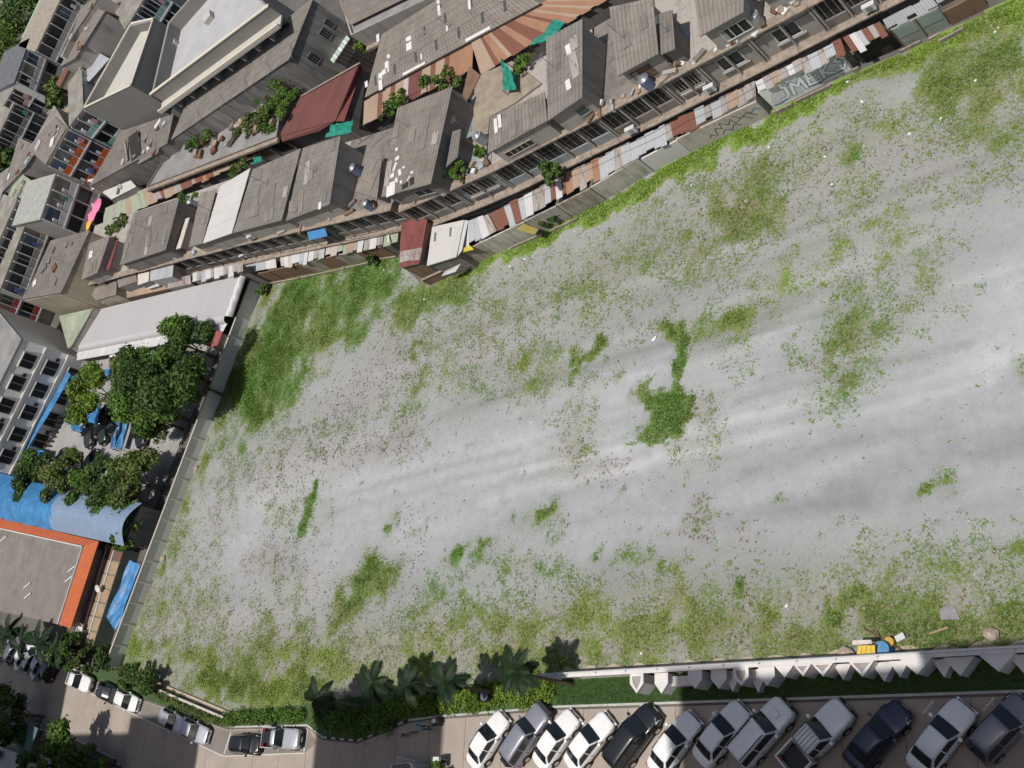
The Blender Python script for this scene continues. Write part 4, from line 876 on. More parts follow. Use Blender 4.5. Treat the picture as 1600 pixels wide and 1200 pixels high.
boxes('long shed with brownish roof sheets just above the warehouse roof', (190, 468), (262, 452), (258, 442), (184, 458), 3.4, BROWNW, TANS)
boxes('shed with pale green end beside the cream eave', (152, 478), (184, 468), (182, 462), (150, 472), 3.2, GREENSH, GREENSH)
boxes('low shed with grey sheets above the warehouse ridge', (262, 452), (300, 444), (298, 430), (264, 438), 3.8, CONCD, ZINCR)

# ================================================================== SECOND ROW AND THE TOWN BEHIND
# the big fibre-cement shed roof with skylights
c1px = RW((571, 153), (846, 6), (760, -48), (598, 54))
c1, cc1, pl1 = block('shed_building', 'broad tan fibre cement roof dotted with small dark skylights', 'building', c1px, 6.6, 8.0, CONCD, ASB3, rows=9)
for (x, y) in [(658, 29), (625, 49), (665, 47), (697, 28), (637, 65), (683, 71), (718, 52), (595, 66), (604, 83), (651, 90), (618, 109), (588, 126), (690, 8), (737, 4), (755, 28), (790, 10), (800, -10), (715, -12), (770, -20)]:
    lay(c1, cc1, x, y, .28, 1.0, plain('dim_glass', (.05, .06, .06)), 'skylight', up=.11)
for (x, y, a_, b_) in [(687, 13, .35, 1.6), (640, 68, .7, 1.4), (608, 84, .4, 1.0), (592, 60, .4, .8), (606, 104, .5, 1.3), (603, 112, .8, .5), (596, 120, .5, .7), (735, 8, .3, .9), (660, 89, .2, .6), (574, 132, .4, .6), (700, 45, .2, .5), (596, 132, .5, 1.2), (648, 108, 3, .25), (748, 54, 3, .3)]: lay(c1, cc1, x, y, a_, b_, WP, up=.12)
# rusty strips in front of it
e = root('shed_building', (*a2(650, 140, 5), 0), 'strip of alternate tan and rust sheets below the spotted tan roof', 'shed')
sheets(e, (568, 196), (736, 108), (570, 158), (738, 66), 5.4, 6.3, 16, [TANS, TANS, RUST, TANS, RUST, TANS, PINKS, MAROON, MAROON, TANS, RUST, TANS, RUST, RUSTO, RUSTO, RUSTO], .15)
MB().prism([a2(572, 190, 5.3), a2(734, 105, 5.3), a2(735, 72, 5.3), a2(573, 156, 5.3)], 0, 5.2).build('wall', CONCD, e)
e = root('shed_building', (*a2(840, 50, 5), 0), 'long roof of orange rusty sheets behind the notched roof', 'shed')
sheets(e, (752, 116), (944, 2), (737, 66), (850, 3), 5.5, 6.4, 18, [TANS, TANS, RUST, RUSTO, TANS, RUST, RUST, RUSTO, RUST, RUST, RUSTO, RUSTO, RUST, RUSTO, TANS, RUSTO, TANS, RUSTO], .15)
sheets(e, (944, 2), (1010, -38), (850, 3), (905, -28), 5.5, 6.4, 5, [TANS, RUSTO, RUSTO, TANS, RUSTO], .1)
MB().prism([a2(756, 111, 5.4), a2(1005, -34, 5.4), a2(905, -26, 5.4), a2(740, 70, 5.4)], 0, 5.3).build('wall', CONCD, e)
e = root('wall_stub', (*a2(737, 125, 3), 0), 'brown clad wall with pale coping beside the dirt terrace', 'wall')
MB().prism([a2(733, 103, 6.4), a2(750, 117, 6.4), a2(730, 158, 6.4), a2(722, 150, 6.4)], 0, 6.4).build('cladding', BROWNW, e)
# maroon roof house
e, cc, pl = block('maroon_house', 'house with large faded maroon roof behind the front row', 'house', RW((436, 214), (524, 190), (562, 99), (471, 150)), 6.2, 7.4, CONCD, MAROON, rows=1, zl=(6.0, 6.8, 7.6, 6.8))
MB().slab([at(525, 190, 6.85), at(538, 190, 6.3), at(566, 108, 7.0), at(563, 100, 7.65)], .06).build('hip', MAROON2, e)
MB().slab([at(428, 226, 5.6), at(500, 205, 6.1), at(524, 190, 6.75), at(437, 213, 6.0)], .05).build('lower_roof', MAROON, e)
MB().path([at(471, 150, 6.95), at(563, 98, 7.8)], .1).build('ridge_cap', LEDGE, e)
# blackened party wall building
bk, cc, pl = block('long_terrace', 'long grey fibre roof building ending in a blackened gable wall', 'building', RW((268, 219), (452, 94), (491, -4), (296, 152)), 9.2, 10.6, BLACKW, ASB4, rows=6)
A, B = pl[1], pl[2]; L = math.hypot(B[0] - A[0], B[1] - A[1])
for k in range(7): wbox(bk, A, B, L * .38 + k * .45, L * .38 + k * .45 + .4, 5.2 - .0, 5.3, .02, 1.0, plain('awning_white', (.6, .62, .58)) if k % 2 else plain('awning_mint', (.4, .52, .46)), 'awning_strip')
window(bk, A, B, L * .2, L * .32, 6.2, 7.6, 3, DARK, STEEL); window(bk, A, B, L * .62, L * .74, 6.6, 8.0, 3, DARK, STEEL); window(bk, A, B, L * .8, L * .88, 7, 8.2, 2, DARK, STEEL)
wbox(bk, A, B, L * .4, L * .75, 3.4, 5.0, .003, .06, PLAST, 'sheet_patch')
for k in range(5):
    c0 = at(310 + k * 36, 168 - k * 26, 9.6); MB().box((c0.x, c0.y, 9.72), (.05, 6, .03), R(18)).build('ridge_wire', STEEL, bk)
# its front terrace and arcade
tr, cc, pl = flat('arcade_row', 'low arcade row with dark bays below the roof garden', 'building', RW((228, 292), (432, 213), (448, 112), (270, 224)), 6.6, CONCD, CONCF, par=.25)
A, B = pl[0], pl[1]; L = math.hypot(B[0] - A[0], B[1] - A[1])
wbox(tr, A, B, 0, L, 6.1, 6.4, .003, .5, LEDGE, 'cornice')
for k in range(10):
    wbox(tr, A, B, L * k / 10 + .3, L * (k + 1) / 10 - .3, 4.0, 5.8, .003, .03, DARK if k % 4 else BROWNW, 'bay'); wbox(tr, A, B, L * k / 10 - .06, L * k / 10 + .06, 2, 6.09, .004, .35, STEEL, 'pier')

for i, (p, rad, mt) in enumerate([((425, 168), 2.0, LEAF2), ((408, 180), 1.6, LEAF4), ((442, 163), 1.4, LEAF2), ((314, 208), 1.7, LEAF2), ((300, 222), 1.0, LEAF1), ((455, 150), 1.0, LEAF2), ((385, 192), 1.2, LEAF4)]):
    bush('roof_shrub', ['leafy shrub thicket on the terrace left of the maroon roof', 'olive shrub at the back of the arcade terrace', 'bright shrub touching the maroon roof edge', 'lone green shrub above the dark arcade', 'small dark shrub at the left end of the arcade', 'small shrub below the blackened gable', 'spindly olive shrub on the arcade parapet'][i], p, 7.4, rad * 1.2, rad * 1.2, 1400, mt, base=6.4, seed=i + 20, group='shrubs on roofs and terraces')
CL = root('roof_clutter', (*a2(400, 185, 6.6), 6.4), 'heap of boards, boxes and sheets on the arcade terrace', 'clutter')
gq = random.Random(8)
for k in range(26):
    x = gq.uniform(300, 445); y = 268 - (x - 268) * .42 - gq.uniform(5, 38); c = at(x, y, 6.6); MB().box((c.x, c.y, 6.45 + gq.uniform(.1, .4)), (gq.uniform(.4, 1.6), gq.uniform(.3, .9), gq.uniform(.1, .6)), gq.uniform(0, 3)).build('piece', gq.choice([WP, CONCD, RUST, PLAST, ZINC, BROWNW, TANS]), CL)
# sheets strip behind the left front row
e = root('shed_building', (*a2(300, 270, 4), 0), 'strip of tan and rusty sheets behind the white roof', 'shed')
sheets(e, (222, 325), (405, 245), (215, 300), (400, 222), 5.0, 5.7, 22, [GREENSH, TANS, TANS, ZINCR, RUST, TANS, TANS, ZINCR, RUST, RUST, TANS, RUST, RUSTO, RUST, TANS, TANS, TANS, TANS, LEDGE if False else TANS, TANS, TANS, TANS], .2)
sheets(e, (160, 350), (222, 325), (165, 325), (215, 302), 5.0, 5.7, 8, [GREENSH, GREENSH, ZINCR, GREENSH, GREENSH, TANS, GREENSH, GREENSH], .2)
MB().prism([a2(165, 345, 5.0), a2(400, 244, 5.0), a2(398, 226, 5.0), a2(168, 328, 5.0)], 0, 4.9).build('wall', CONCD, e)
for i, (p, rad, mt, z) in enumerate([((375, 262), 1.1, LEAF4, 6.0), ((366, 270), .9, LEAF2, 6.0), ((283, 308), 1.0, LEAF2, 6.6), ((297, 313), 1.0, LEAF2, 6.6), ((185, 352), 1.5, LEAF4, 6.3), ((175, 362), 1.2, LEAF2, 6.2), ((195, 345), 1.0, LEAF4, 6.2)]):
    bush('roof_shrub', ['olive shrub by the green scrap behind the white roof', 'green shrub at the corner of the white roof', 'potted shrub left of the brown roof strip', 'second potted shrub beside the brown roof strip', 'loose shrub behind the cream roof', 'dense shrub left behind the cream roof', 'thin shrub next to the streaked grey roof'][i], p, z, rad, rad, 600, mt, base=z - 1.5, seed=i + 40, group='shrubs on roofs and terraces')
# shrubs on the front row
for i, (p, z, rad, n, mt, lb) in enumerate([((690, 277), 6.9, 1.1, 1400, LEAF2, 'bright green shrub on the terrace beside the spotted roof'), ((714, 268), 7.0, .9, 900, LEAF2, 'tall shrub by the small strip roof'), ((672, 288), 6.5, 1.0, 700, LEAF4, 'creeping shrub trailing from the terrace edge'), ((858, 267), 4.3, 1.2, 1400, LEAF1, 'round dark shrub rooted on the lower ledge'), ((748, 238), 6.8, .6, 400, LEAF2, 'small shrub on the dirt terrace corner'), ((812, 102), 6.9, 1.0, 600, LEAF2, 'weedy shrub on the terrace beside the netting'), ((620, 158), 6.2, 1.3, 900, LEAF2, 'shrub hanging over the rust strip'), ((605, 172), 5.9, 1.1, 700, LEAF1, 'dark shrub behind the spotted grey roof'), ((690, 120), 6.3, 1.0, 600, LEAF2, 'vine over the corner of the orange sheets'), ((712, 125), 6.6, .9, 300, LEAF4, 'bare twiggy shrub by the brown clad wall'), ((567, 62), 6.4, 1.3, 1300, LEAF3, 'bright yellow-green shrub by the blackened gable'), ((660, 128), 6.2, .7, 300, LEAF2, 'vine strand on the tan sheets')]):
    bush('wall_shrub', lb, p, z, rad, rad * 1.1, n, mt, base=z - 1.2, seed=i + 60, group='shrubs growing on the front row')
for i, (p, rad, n, lb) in enumerate([((856, 346), .95, 1500, 'dark rounded bush against the lot wall'), ((583, 402), .9, 900, 'dark bush at the foot of the left lean-tos'), ((408, 452), .8, 700, 'weedy bush in the corner by the concrete wall')]):
    bush('lot_bush', lb, p, .8, rad, rad, n, LEAF2 if i == 2 else LEAF1, base=0, seed=i + 80, group='bushes at the edge of the lot')
# building at the top between the gable and the tan roof
e, cc, pl = flat('shop_building', 'building with grey awnings and dark shutters at the top edge', 'building', RW((548, 55), (700, -18), (640, -70), (530, -5)), 8.6, PLAST, CONCF, par=.3)
A, B = pl[0], pl[1]; L = math.hypot(B[0] - A[0], B[1] - A[1])
wbox(e, A, B, 0, L, 6.2, 6.5, .003, .5, LEDGE, 'cornice')
for k in range(3): wbox(e, A, B, L * k / 3 + .4, L * k / 3 + 3.2, 3.6, 5.8, .003, .05, plain('dark_green_panel', (.05, .065, .05)), 'shutter'); wbox(e, A, B, L * k / 3 + 3.3, L * k / 3 + 4.6, 3.6, 5.8, .003, .05, BROWNW, 'shutter')
MB().slab([at(548, 40, 8.7), at(640, -5, 8.7), at(620, -40, 9.2), at(530, 5, 9.2)], .05, 4).build('roof', ASB, e)

# modern grey building with deep parapets
md, cc, pl = flat('modern_building', 'tall modern grey block with cream parapet edges', 'building', RW((130, 170), (205, 134), (241, 28), (205, 36)), 14.6, MODERN, MODERNL, par=1.4, pt=.5, parm=MODERN)
for i in range(4):
    j = (i + 1) % 4; A, B = Vector(pl[i]), Vector(pl[j]); d = (B - A).normalized(); n = Vector((d.y, -d.x))
    MB().prism([tuple(A + n * .03), tuple(B + n * .03), tuple(B - n * .22), tuple(A - n * .22)], 14.6, 14.7).build('coping', plain('cream_coping', (.6, .54, .44), var=.08), md)
wg, cc, pl = flat('modern_wing', 'long modern grey wing with white roof and rows of sunshade ledges', 'building', RW((236, 148), (420, 10), (345, -60), (262, 36)), 13.4, MODERN, plain('white_membrane', (.4, .395, .4), var=.1, scale=.5), par=1.6, pt=.5, parm=MODERN)
A, B = pl[0], pl[1]; L = math.hypot(B[0] - A[0], B[1] - A[1])
wbox(wg, A, B, -.2, L, 13.4, 13.52, -.3, .06, plain('cream_coping', (.6, .54, .44)), 'coping')
for lv, z in enumerate((11.6,)):
    wbox(wg, A, B, -.3, L, z, z + .2, .003, 1.5, MODERNL, 'sunshade'); wbox(wg, A, B, -.3, L, z + .2, z + .55, 1.3, 1.5, plain('cream_coping', (.6, .54, .44)), 'parapet')
    for k in range(9): wbox(wg, A, B, L * k / 9, L * k / 9 + .18, z - .9, z - .01, .004, 1.4, MODERN, 'fin'); wbox(wg, A, B, L * k / 9 + .5, L * (k + 1) / 9 - .4, z - 2.2, z - .6, .003, .04, GLASSD, 'window')
for (x, y) in [(275, 70), (330, 30)]:
    c = at(x, y, 11.8); MB().box((c.x, c.y, 12.1), (1.2, 1.2, .7), .4).build('roof_vent', MODERNL, wg)

# apartment block with orange spandrels: facade grids
def slabfac(label, FL, FR, back, z, floors, bays, wm, roofm, pats, name='apartment_block', cat='building', fh=3.0):
    """block whose street front FL-FR is read at roof height z; back = (dx,dy) in metres"""
    z = z * .92 if z not in (13.2, 12.4) else z
    A, B = Vector(a2(*FL, z)), Vector(a2(*FR, z)); d = (B - A).normalized(); n = Vector((d.y, -d.x))
    pls = [tuple(A), tuple(B), tuple(B - n * back), tuple(A - n * back)]
    r = root(name, (*centroid(pls), 0), label, cat, 'buildings of the town behind')
    MB().prism(pls, 0, z - .25).build('wall', wm, r); MB().prism(inset(pls, -.15), z - .25 + .003, z).build('roof', roofm, r)
    L = (B - A).length
    for f in range(floors):
        zt = z - .5 - f * fh
        wbox(r, A, B, 0, L, zt - fh + .28, zt - fh + .48, .003, .5, FRAME, 'floor_slab')
        for k in range(bays):
            u0, u1 = L * k / bays + .12, L * (k + 1) / bays - .12; pt = pats[f % len(pats)]
            if pt[0] is not None: wbox(r, A, B, u0, u1, zt - fh + .5, zt - fh + 1.3, .3, .38, pt[0][k % len(pt[0])], 'spandrel')
            wbox(r, A, B, u0, u1, zt - fh + 1.35, zt - .15, .003, .05, random.choice([pt[1], pt[1], pt[1], DG, DARK, CURT[0], CURT[1], CURT[2]]), 'window')
            if random.random() < .3: wbox(r, A, B, (u0 + u1) / 2, (u0 + u1) / 2 + .05, zt - fh + 1.35, zt - .15, .052, .1, FRAME, 'mullion')
            if random.random() < .25: uu = random.uniform(u0, u1 - .6); wbox(r, A, B, uu, uu + random.uniform(.3, .7), zt - fh + 1.1, zt - fh + 1.9, .45, .5, random.choice(WASH), 'laundry')
            if pt[2]: wbox(r, A, B, u0, u0 + (u1 - u0) * .35, zt - fh + 1.4, zt - fh + 2.0, .06, .3, plain('aircon', (.6, .58, .6)), 'air_conditioner')
    for k in range(bays + 1):
        u = min(max(L * k / bays, .07), L - .07); wbox(r, A, B, u - .06, u + .06, z - .5 - floors * fh, z - .27, .004, .42, FRAME, 'pier')
    return r, (A, B, d, n, L)
CURT = [plain('curtain_beige', (.22, .19, .15)), plain('curtain_grey', (.13, .13, .14)), plain('curtain_blue', (.06, .09, .14))]; WASH = [plain('wash_white', (.6, .58, .56)), plain('wash_red', (.35, .06, .06)), plain('wash_blue', (.08, .15, .35)), plain('wash_pink', (.5, .25, .28)), plain('wash_green', (.1, .28, .18))]
OR = plain('orange_panel', (.5, .1, .025)); TE = plain('teal_panel', (.2, .34, .32)); GY = plain('grey_panel', (.33, .33, .33)); WH = plain('white_panel', (.55, .54, .54)); DG = plain('window_grey', (.06, .06, .065), rough=.3)
RT = plain('town_roof', (.24, .22, .19), var=.35, scale=.6)
slabfac('apartment block with rows of orange balcony panels', (73, 258), (106, 200), 9, 13.2, 4, 4, PLAST, RT, [((OR,), DG, True), ((OR,), DG, True), ((OR,), DG, True), (None, DG, False)])
slabfac('apartment block with teal balcony panels beside the grey wall', (108, 196), (130, 168), 9, 13.2, 4, 2, WHITEW, RT, [((TE,), DG, True), ((TE, WH), DG, False)])
slabfac('apartment block with grey panel grid left of the striped awning', (62, 342), (86, 272), 9, 12.4, 4, 3, PLAST, plain('grey_ledge_roof', (.33, .33, .3), var=.2), [((WH,), DG, True), ((GY,), DARK, False)])
slabfac('long block with window strips at the left edge, first row', (0, 452), (52, 318), 6, 12.5, 3, 9, PLAST, RT, [((PLAST,), DARK, False)])
slabfac('long block with window strips at the left edge, upper row', (-30, 440), (26, 312), 6, 14.0, 3, 9, PLAST, RT, [((WHITEW,), DARK, False)])
slabfac('white house front with two bright balcony walls near top left', (22, 128), (46, 60), 10, 13.5, 4, 4, WHITEW, plain('slate_roof', (.12, .125, .13), var=.3), [((WH,), DARK, False), ((WH,), GLASSD, False)])
slabfac('house front with dark red balconies below the white house', (5, 165), (24, 132), 8, 12.5, 3, 3, wallm('dull_red', (.2, .1, .1), amount=.4), RT, [((plain('dull_pink', (.4, .28, .28)),), DARK, False)])
slabfac('house front with blue curtains beside the white house', (30, 165), (58, 128), 4, 9.5, 3, 3, PLAST, RT, [((plain('blue_curtain', (.05, .1, .3)),), DARK, False)])
slabfac('dark terrace of houses on the far left street', (-10, 225), (22, 160), 8, 11.5, 3, 5, CONCD, RT, [((CONCD,), DARK, False)])
slabfac('tan roofed terrace with dark upper windows at top left', (55, 80), (98, -10), 9, 13.5, 3, 6, CONCD, plain('canal_tan', (.3, .26, .21), var=.25), [((PLAST,), DARK, False)])
slabfac('terrace with green awning strips at top left', (45, 60), (80, -15), 4, 9.5, 2, 6, PLAST, plain('pale_green_awning', (.3, .42, .3), var=.2), [((TE,), DARK, False)])
slabfac('terrace behind the modern block with pale gutters', (125, 108), (165, 30), 10, 14.5, 4, 5, CONCD, RT, [((CONC,), DARK, False)])
slabfac('terrace seen between the modern block and its wing', (195, 45), (235, -20), 10, 14.0, 4, 5, PLASTB, RT, [((TE,), GLASSD, False)])
slabfac('low white house front beyond the asbestos roofs', (160, 100), (205, 10), 6, 12.0, 3, 6, PLAST, CONCF, [((WH,), DARK, False)])
slabfac('terrace at far left with pink lower wall', (-5, 330), (14, 262), 10, 12.0, 3, 4, PLAST, RT, [((PLAST,), DARK, False)])
slabfac('grey terrace below the long window blocks', (-20, 500), (12, 425), 6, 9.0, 2, 5, PLAST, RT, [((plain('brick_red_sheet', (.3, .06, .06)),), BROWNW, False)])
# roofs filling the second and third rows
for lb, px, zf, zb, wm, rm in [
 ('dark grey roof with a square hole below the modern block', RW((140, 292), (262, 225), (272, 178), (190, 205)), 8.2, 9.2, CONCD, ASB2),
 ('narrow grey roof above the arcade end', RW((216, 258), (247, 240), (262, 198), (235, 208)), 8.0, 8.8, CONCD, ASB4),
 ('low pale roof between arcade and tan strip', RW((128, 305), (160, 290), (170, 275), (130, 282)), 7.4, 7.8, PLAST, CREAMR),
 ('pale flat canopy roof with dark skylight strips', RW((175, 312), (214, 292), (205, 282), (160, 300)), 6.2, 6.4, PLAST, WHITER),
 ('grey tiled roof with ragged left verge', RW((38, 468), (96, 458), (141, 360), (80, 376)), 8.6, 9.6, CREAM, ASB2),
 ('tan weathered roof terrace left of the orange balconies', RW((44, 232), (72, 258), (104, 200), (86, 182)), 13.3, 13.3, PLAST, ASB3),
 ('brownish roof terrace below the far left terrace', RW((5, 300), (40, 262), (62, 230), (30, 215)), 11.5, 11.5, PLAST, ASB3),
 ('mossy tan roof running up the left edge', RW((12, 310), (52, 330), (60, 290), (30, 268)), 11.0, 11.0, CONCD, GREENSH),
 ('long tan gutter roof at top left', RW((95, 105), (118, 92), (165, 18), (140, 8)), 14.8, 14.8, PLAST, ASB3),
 ('rounded tan roof left of the modern block', RW((98, 90), (112, 60), (160, -10), (130, 10)), 15.5, 15.5, PLAST, ASB3),
 ('small rust red roof among the top left terraces', RW((88, 132), (94, 137), (112, 102), (107, 97)), 13.2, 13.4, CREAM, RUST),
 ('grey flat roof with tank beside the rounded tan roof', RW((118, 118), (140, 128), (172, 92), (150, 80)), 12.5, 12.5, PLAST, ZINC),
 ('yellow edged roof with planks near the modern block', RW((98, 178), (108, 182), (134, 148), (124, 142)), 11.0, 11.0, PLAST, TANS),
 ('grey shed roof on the third row, upper part', RW((290, 140), (330, 115), (320, 95), (285, 120)), 9.0, 9.0, CONCD, ASB),
 ('dull roof strip beside the striped awning', RW((100, 348), (120, 352), (152, 300), (135, 292)), 5.5, 5.5, CONCD, ASB3),
 ('cream lower roof behind the grey tiled roof', RW((88, 372), (104, 366), (118, 340), (102, 344)), 6.2, 6.2, PLAST, MAROON2),
 ('brown roof over the market lane', RW((22, 470), (42, 466), (66, 410), (48, 410)), 5.2, 5.2, BROWNW, RUST),
 ('pale roof bits over the market lane, upper', RW((58, 412), (78, 376), (95, 350), (80, 345)), 4.5, 4.5, BROWNW, CREAMR)]:
    rt_, c3, _ = block('town_house', lb, 'house', px, zf, zb, wm, rm, ins=.15, group='roofs of the rows behind')
    if 'hole' in lb: lay(rt_, c3, 212, 228, 2.4, 3.2, DARK, 'hole', .1, .01, .12); lay(rt_, c3, 200, 236, .3, 2.6, LEDGE, 'hole_edge', .1, .2, .12)
    w_, h_ = (c3[1] - c3[0]).length, (c3[3] - c3[0]).length
    for q in range(min(9, int(w_ * h_ / 9))):
        u, v = random.uniform(.1, .9), random.uniform(.12, .88); p = c3[0].lerp(c3[1], u).lerp(c3[3].lerp(c3[2], u), v); MB().box((p.x, p.y, p.z + .16), (random.uniform(.4, 1.2), random.uniform(.3, 1.6), random.uniform(.03, .3)), random.uniform(0, 3)).build('roof_scrap', random.choice([ASB2, ASB3, WP, RUST, ZINC, CONCD, LEDGE]), rt_)
# striped awning and parasols in the lane
flat('market_deck', 'flat concrete deck carrying the parasols in the market lane', 'building', RW((96, 384), (124, 384), (168, 312), (140, 298)), 4.2, PLAST, CONCF, par=.1)
e = root('striped_awning', (*a2(127, 340, 4.2), 4.1), 'green and white striped awning in the market lane', 'awning')
a, b, c_, d = at(118, 362, 7.0), at(125, 364, 6.8), at(146, 318, 6.8), at(138, 312, 7.1)
for k in range(9):
    t0, t1 = k / 9, (k + 1) / 9 - .004; MB().slab([a.lerp(d, t0), b.lerp(c_, t0), b.lerp(c_, t1), a.lerp(d, t1)], .03).build('strip', plain('awn_green', (.05, .3, .18)) if k % 2 else plain('awn_pale', (.6, .55, .5)), e)
m = MB()
for p in (a, d): m.tube((p.x, p.y, 4.1), (p.x, p.y, p.z), .04)
m.build('post', STEEL, e)
for i, (p, cl, lb) in enumerate([((149, 322), (.75, .2, .36), 'pink market parasol nearest the striped awning top'), ((141, 337), (.78, .22, .36), 'pink market parasol in the middle of three'), ((134, 350), (.75, .4, .05), 'yellow-orange market parasol below the pink ones')]):
    q = at(*p, 6.6); e = root('parasol', (q.x, q.y, 4.1), lb, 'parasol', 'market parasols'); m = MB()
    for k in range(8):
        a0, a1 = k * .785, (k + 1) * .785; m.face([(q.x, q.y, 6.95), (q.x + 1.25 * math.cos(a0), q.y + 1.25 * math.sin(a0), 6.45), (q.x + 1.25 * math.cos(a1), q.y + 1.25 * math.sin(a1), 6.45)])
    m.build('canopy', plain('parasol%d' % i, cl), e); MB().tube((q.x, q.y, 4.1), (q.x, q.y, 7.0), .025).build('pole', STEEL, e)
for i, (p, rad, z) in enumerate([((8, 20), 9, 7), ((0, 60), 8, 6), ((28, 5), 6, 7), ((105, 30), 4, 8), ((98, 42), 3, 8), ((60, -12), 4, 7), ((118, 187), 2.5, 9), ((87, 145), 2.5, 8), ((2, 262), 3, 9)]):
    tree('street_tree', ['large tree in the top left corner', 'wide tree below the corner tree at the left edge', 'round tree on the canal bank at top left', 'street tree between the top left terraces', 'smaller street tree among the top left wires', 'tree crown at the top edge by the terraces', 'small tree at the foot of the tall grey wall', 'small tree by the blue curtains', 'shaded tree at the left edge beside the tan roof'][i], p, z, rad, rad * .6, 1500, [LEAF2, LEAF4, LEAF1][i % 3], .38, seed=100 + i, group='far trees at top left')
e = MB().prism([a2(0, 92), a2(62, -2), a2(52, -10), a2(-12, 78)], 0, 5.0).build('canal_wall', CONC); tag(e, 'pale concrete canal wall running diagonally at the top left', 'wall')

# ================================================================== LEFT SIDE: WAREHOUSE, APARTMENTS, YARD
wz = 2.8
e = root('warehouse', (*a2(240, 500, 3), 0), 'long warehouse with pale grey metal roof and rolled eave', 'building')
fl, fr, br, bl = at(118, 541, wz), at(352, 494, wz), at(373, 431, wz + .4), at(150, 485, wz + .4)
m = MB(); NS = 7
prof = [(0, -.02), (.985, 0)]
m.slab([fl, fr, br, bl], .06, 1); m.build('roof', METALR, e)
# rolled eave: quarter round along the front and the end
m = MB(); dv = (fl - bl).normalized(); dv.z = 0; K = 6
for k in range(K):
    a0, a1 = k / K * 1.75, (k + 1) / K * 1.75
    P0 = [q + dv * (math.sin(a0) * .75) + Vector((0, 0, -.75 + math.cos(a0) * .75 + .055)) for q in (fl, fr)]; P1 = [q + dv * (math.sin(a1) * .75) + Vector((0, 0, -.75 + math.cos(a1) * .75 + .055)) for q in (fl, fr)]
    L = (fr - fl).length; m.face([P1[0], P1[1], P0[1], P0[0]], [(0, k * .2), (L, k * .2), (L, k * .2 + .2), (0, k * .2 + .2)])
m.build('rolled_eave', sheetm('eave_metal', (.55, .54, .55), .6, 1, 30, stripe=.12, var=.02, stain=.1, rough=.4), e, smooth=True)
m = MB(); dr = (fr - fl).normalized(); dr.z = 0
for k in range(K):
    a0, a1 = k / K * 1.75, (k + 1) / K * 1.75
    P0 = [q + dr * (math.sin(a0) * .55) + Vector((0, 0, -.55 + math.cos(a0) * .55 + .055)) for q in (fr, br)]; P1 = [q + dr * (math.sin(a1) * .55) + Vector((0, 0, -.55 + math.cos(a1) * .55 + .055)) for q in (fr, br)]
    m.face([P0[0], P1[0], P1[1], P0[1]])
m.build('rolled_verge', MATS['eave_metal'], e, smooth=True)
a_, b_ = fl + dv * .7, fr + dv * .7
MB().slab([a_ + dv * 1.5 + Vector((0, 0, -.95)), b_ + dv * 1.5 + Vector((0, 0, -.95)), b_ + Vector((0, 0, -.75)), a_ + Vector((0, 0, -.75))], .04).build('lower_canopy', ZINCW, e)
W = inset([(q.x, q.y) for q in (fl, fl.lerp(fr, .93), bl.lerp(br, .93), bl)], .35); MB().prism(W, 0, [wz - .05, wz - .05, wz + .33, wz + .33]).build('wall', CONCD, e)
gr, cc, pl = block('green_roof_house', 'house with pale green wedge shaped roof beside the warehouse', 'house', RW((107, 545), (112, 542), (146, 482), (93, 494)), 3.6, 4.2, PLAST, GREENSH, ins=.1)
yl, cc, pl = flat('yellow_house', 'old yellowish house with blind side wall left of the green roof', 'house', RW((40, 470), (95, 459), (100, 420), (62, 415)), 8.4, CREAM, CONCF, par=.1)
# white apartment building
AP = [a2(33, 529, 9.5), a2(-62, 722, 9.5)]
A, B = Vector(AP[1]), Vector(AP[0]); d = (B - A).normalized(); n = Vector((d.y, -d.x)); L = (B - A).length
e = root('apartment_building', (*((A + B) / 2 - n * 6), 0), 'white apartment building with dark recessed windows at the left edge', 'building')
MB().prism([tuple(A), tuple(B), tuple(B - n * 14), tuple(A - n * 14)], 0, 9.2).build('wall', wallm('apt_white', (.74, .72, .69), (.55, .52, .48), .15), e); MB().prism([tuple(A + n * .12), tuple(B + n * .12), tuple(B - n * 14.1), tuple(A - n * 14.1)], 9.203, 9.5).build('roof', CONCF, e)
nb = 5
for f in range(3):
    z0 = 6.6 - f * 3.05
    wbox(e, A, B, 0, L, z0 - .55, z0 - .35, .003, .3, WHITEW, 'floor_band')
    for k in range(nb):
        u = L - 1.0 - k * (L - 1.5) / nb; f_ = window(e, A, B, u - 2.5, u - .5, z0, z0 + 1.75, 2, DARK, MODERNL)
        wbox(e, A, B, u - 2.6, u - .4, z0 + 1.82, z0 + 1.92, .003, .45, MODERNL, 'window_hood')
        if (k + f) % 2: wbox(e, A, B, u - .35, u + .1, z0 + .3, z0 + .7, .003, .2, DARK, 'vent')
# blue pipe-like tarp strip, striped awning, blue hoarding in front of it
e2 = root('blue_tarp_strip', (*a2(70, 650), 0), 'long rolled blue tarpaulin strip along the white apartments', 'tarpaulin')
pts = [at(*p, 2.6) for p in ((108, 582), (92, 612), (76, 640), (58, 668), (40, 698), (14, 732))]
m = MB()
for a, b in zip(pts[:-1], pts[1:]):
    d0 = (b - a).normalized(); nn = Vector((-d0.y, d0.x, 0)) * .8; m.face([a - nn, b - nn, b + Vector((0, 0, .18)), a + Vector((0, 0, .18))]); m.face([a + Vector((0, 0, .18)), b + Vector((0, 0, .18)), b + nn, a + nn])
m.build('cloth', TARPB, e2); m = MB()
for p in pts: m.tube((p.x, p.y, 0), (p.x, p.y, 2.65), .04)
m.build('post', STEEL, e2)
e2 = root('striped_awning', (*a2(30, 690), 0), 'mint and white striped awning on the white apartments', 'awning')
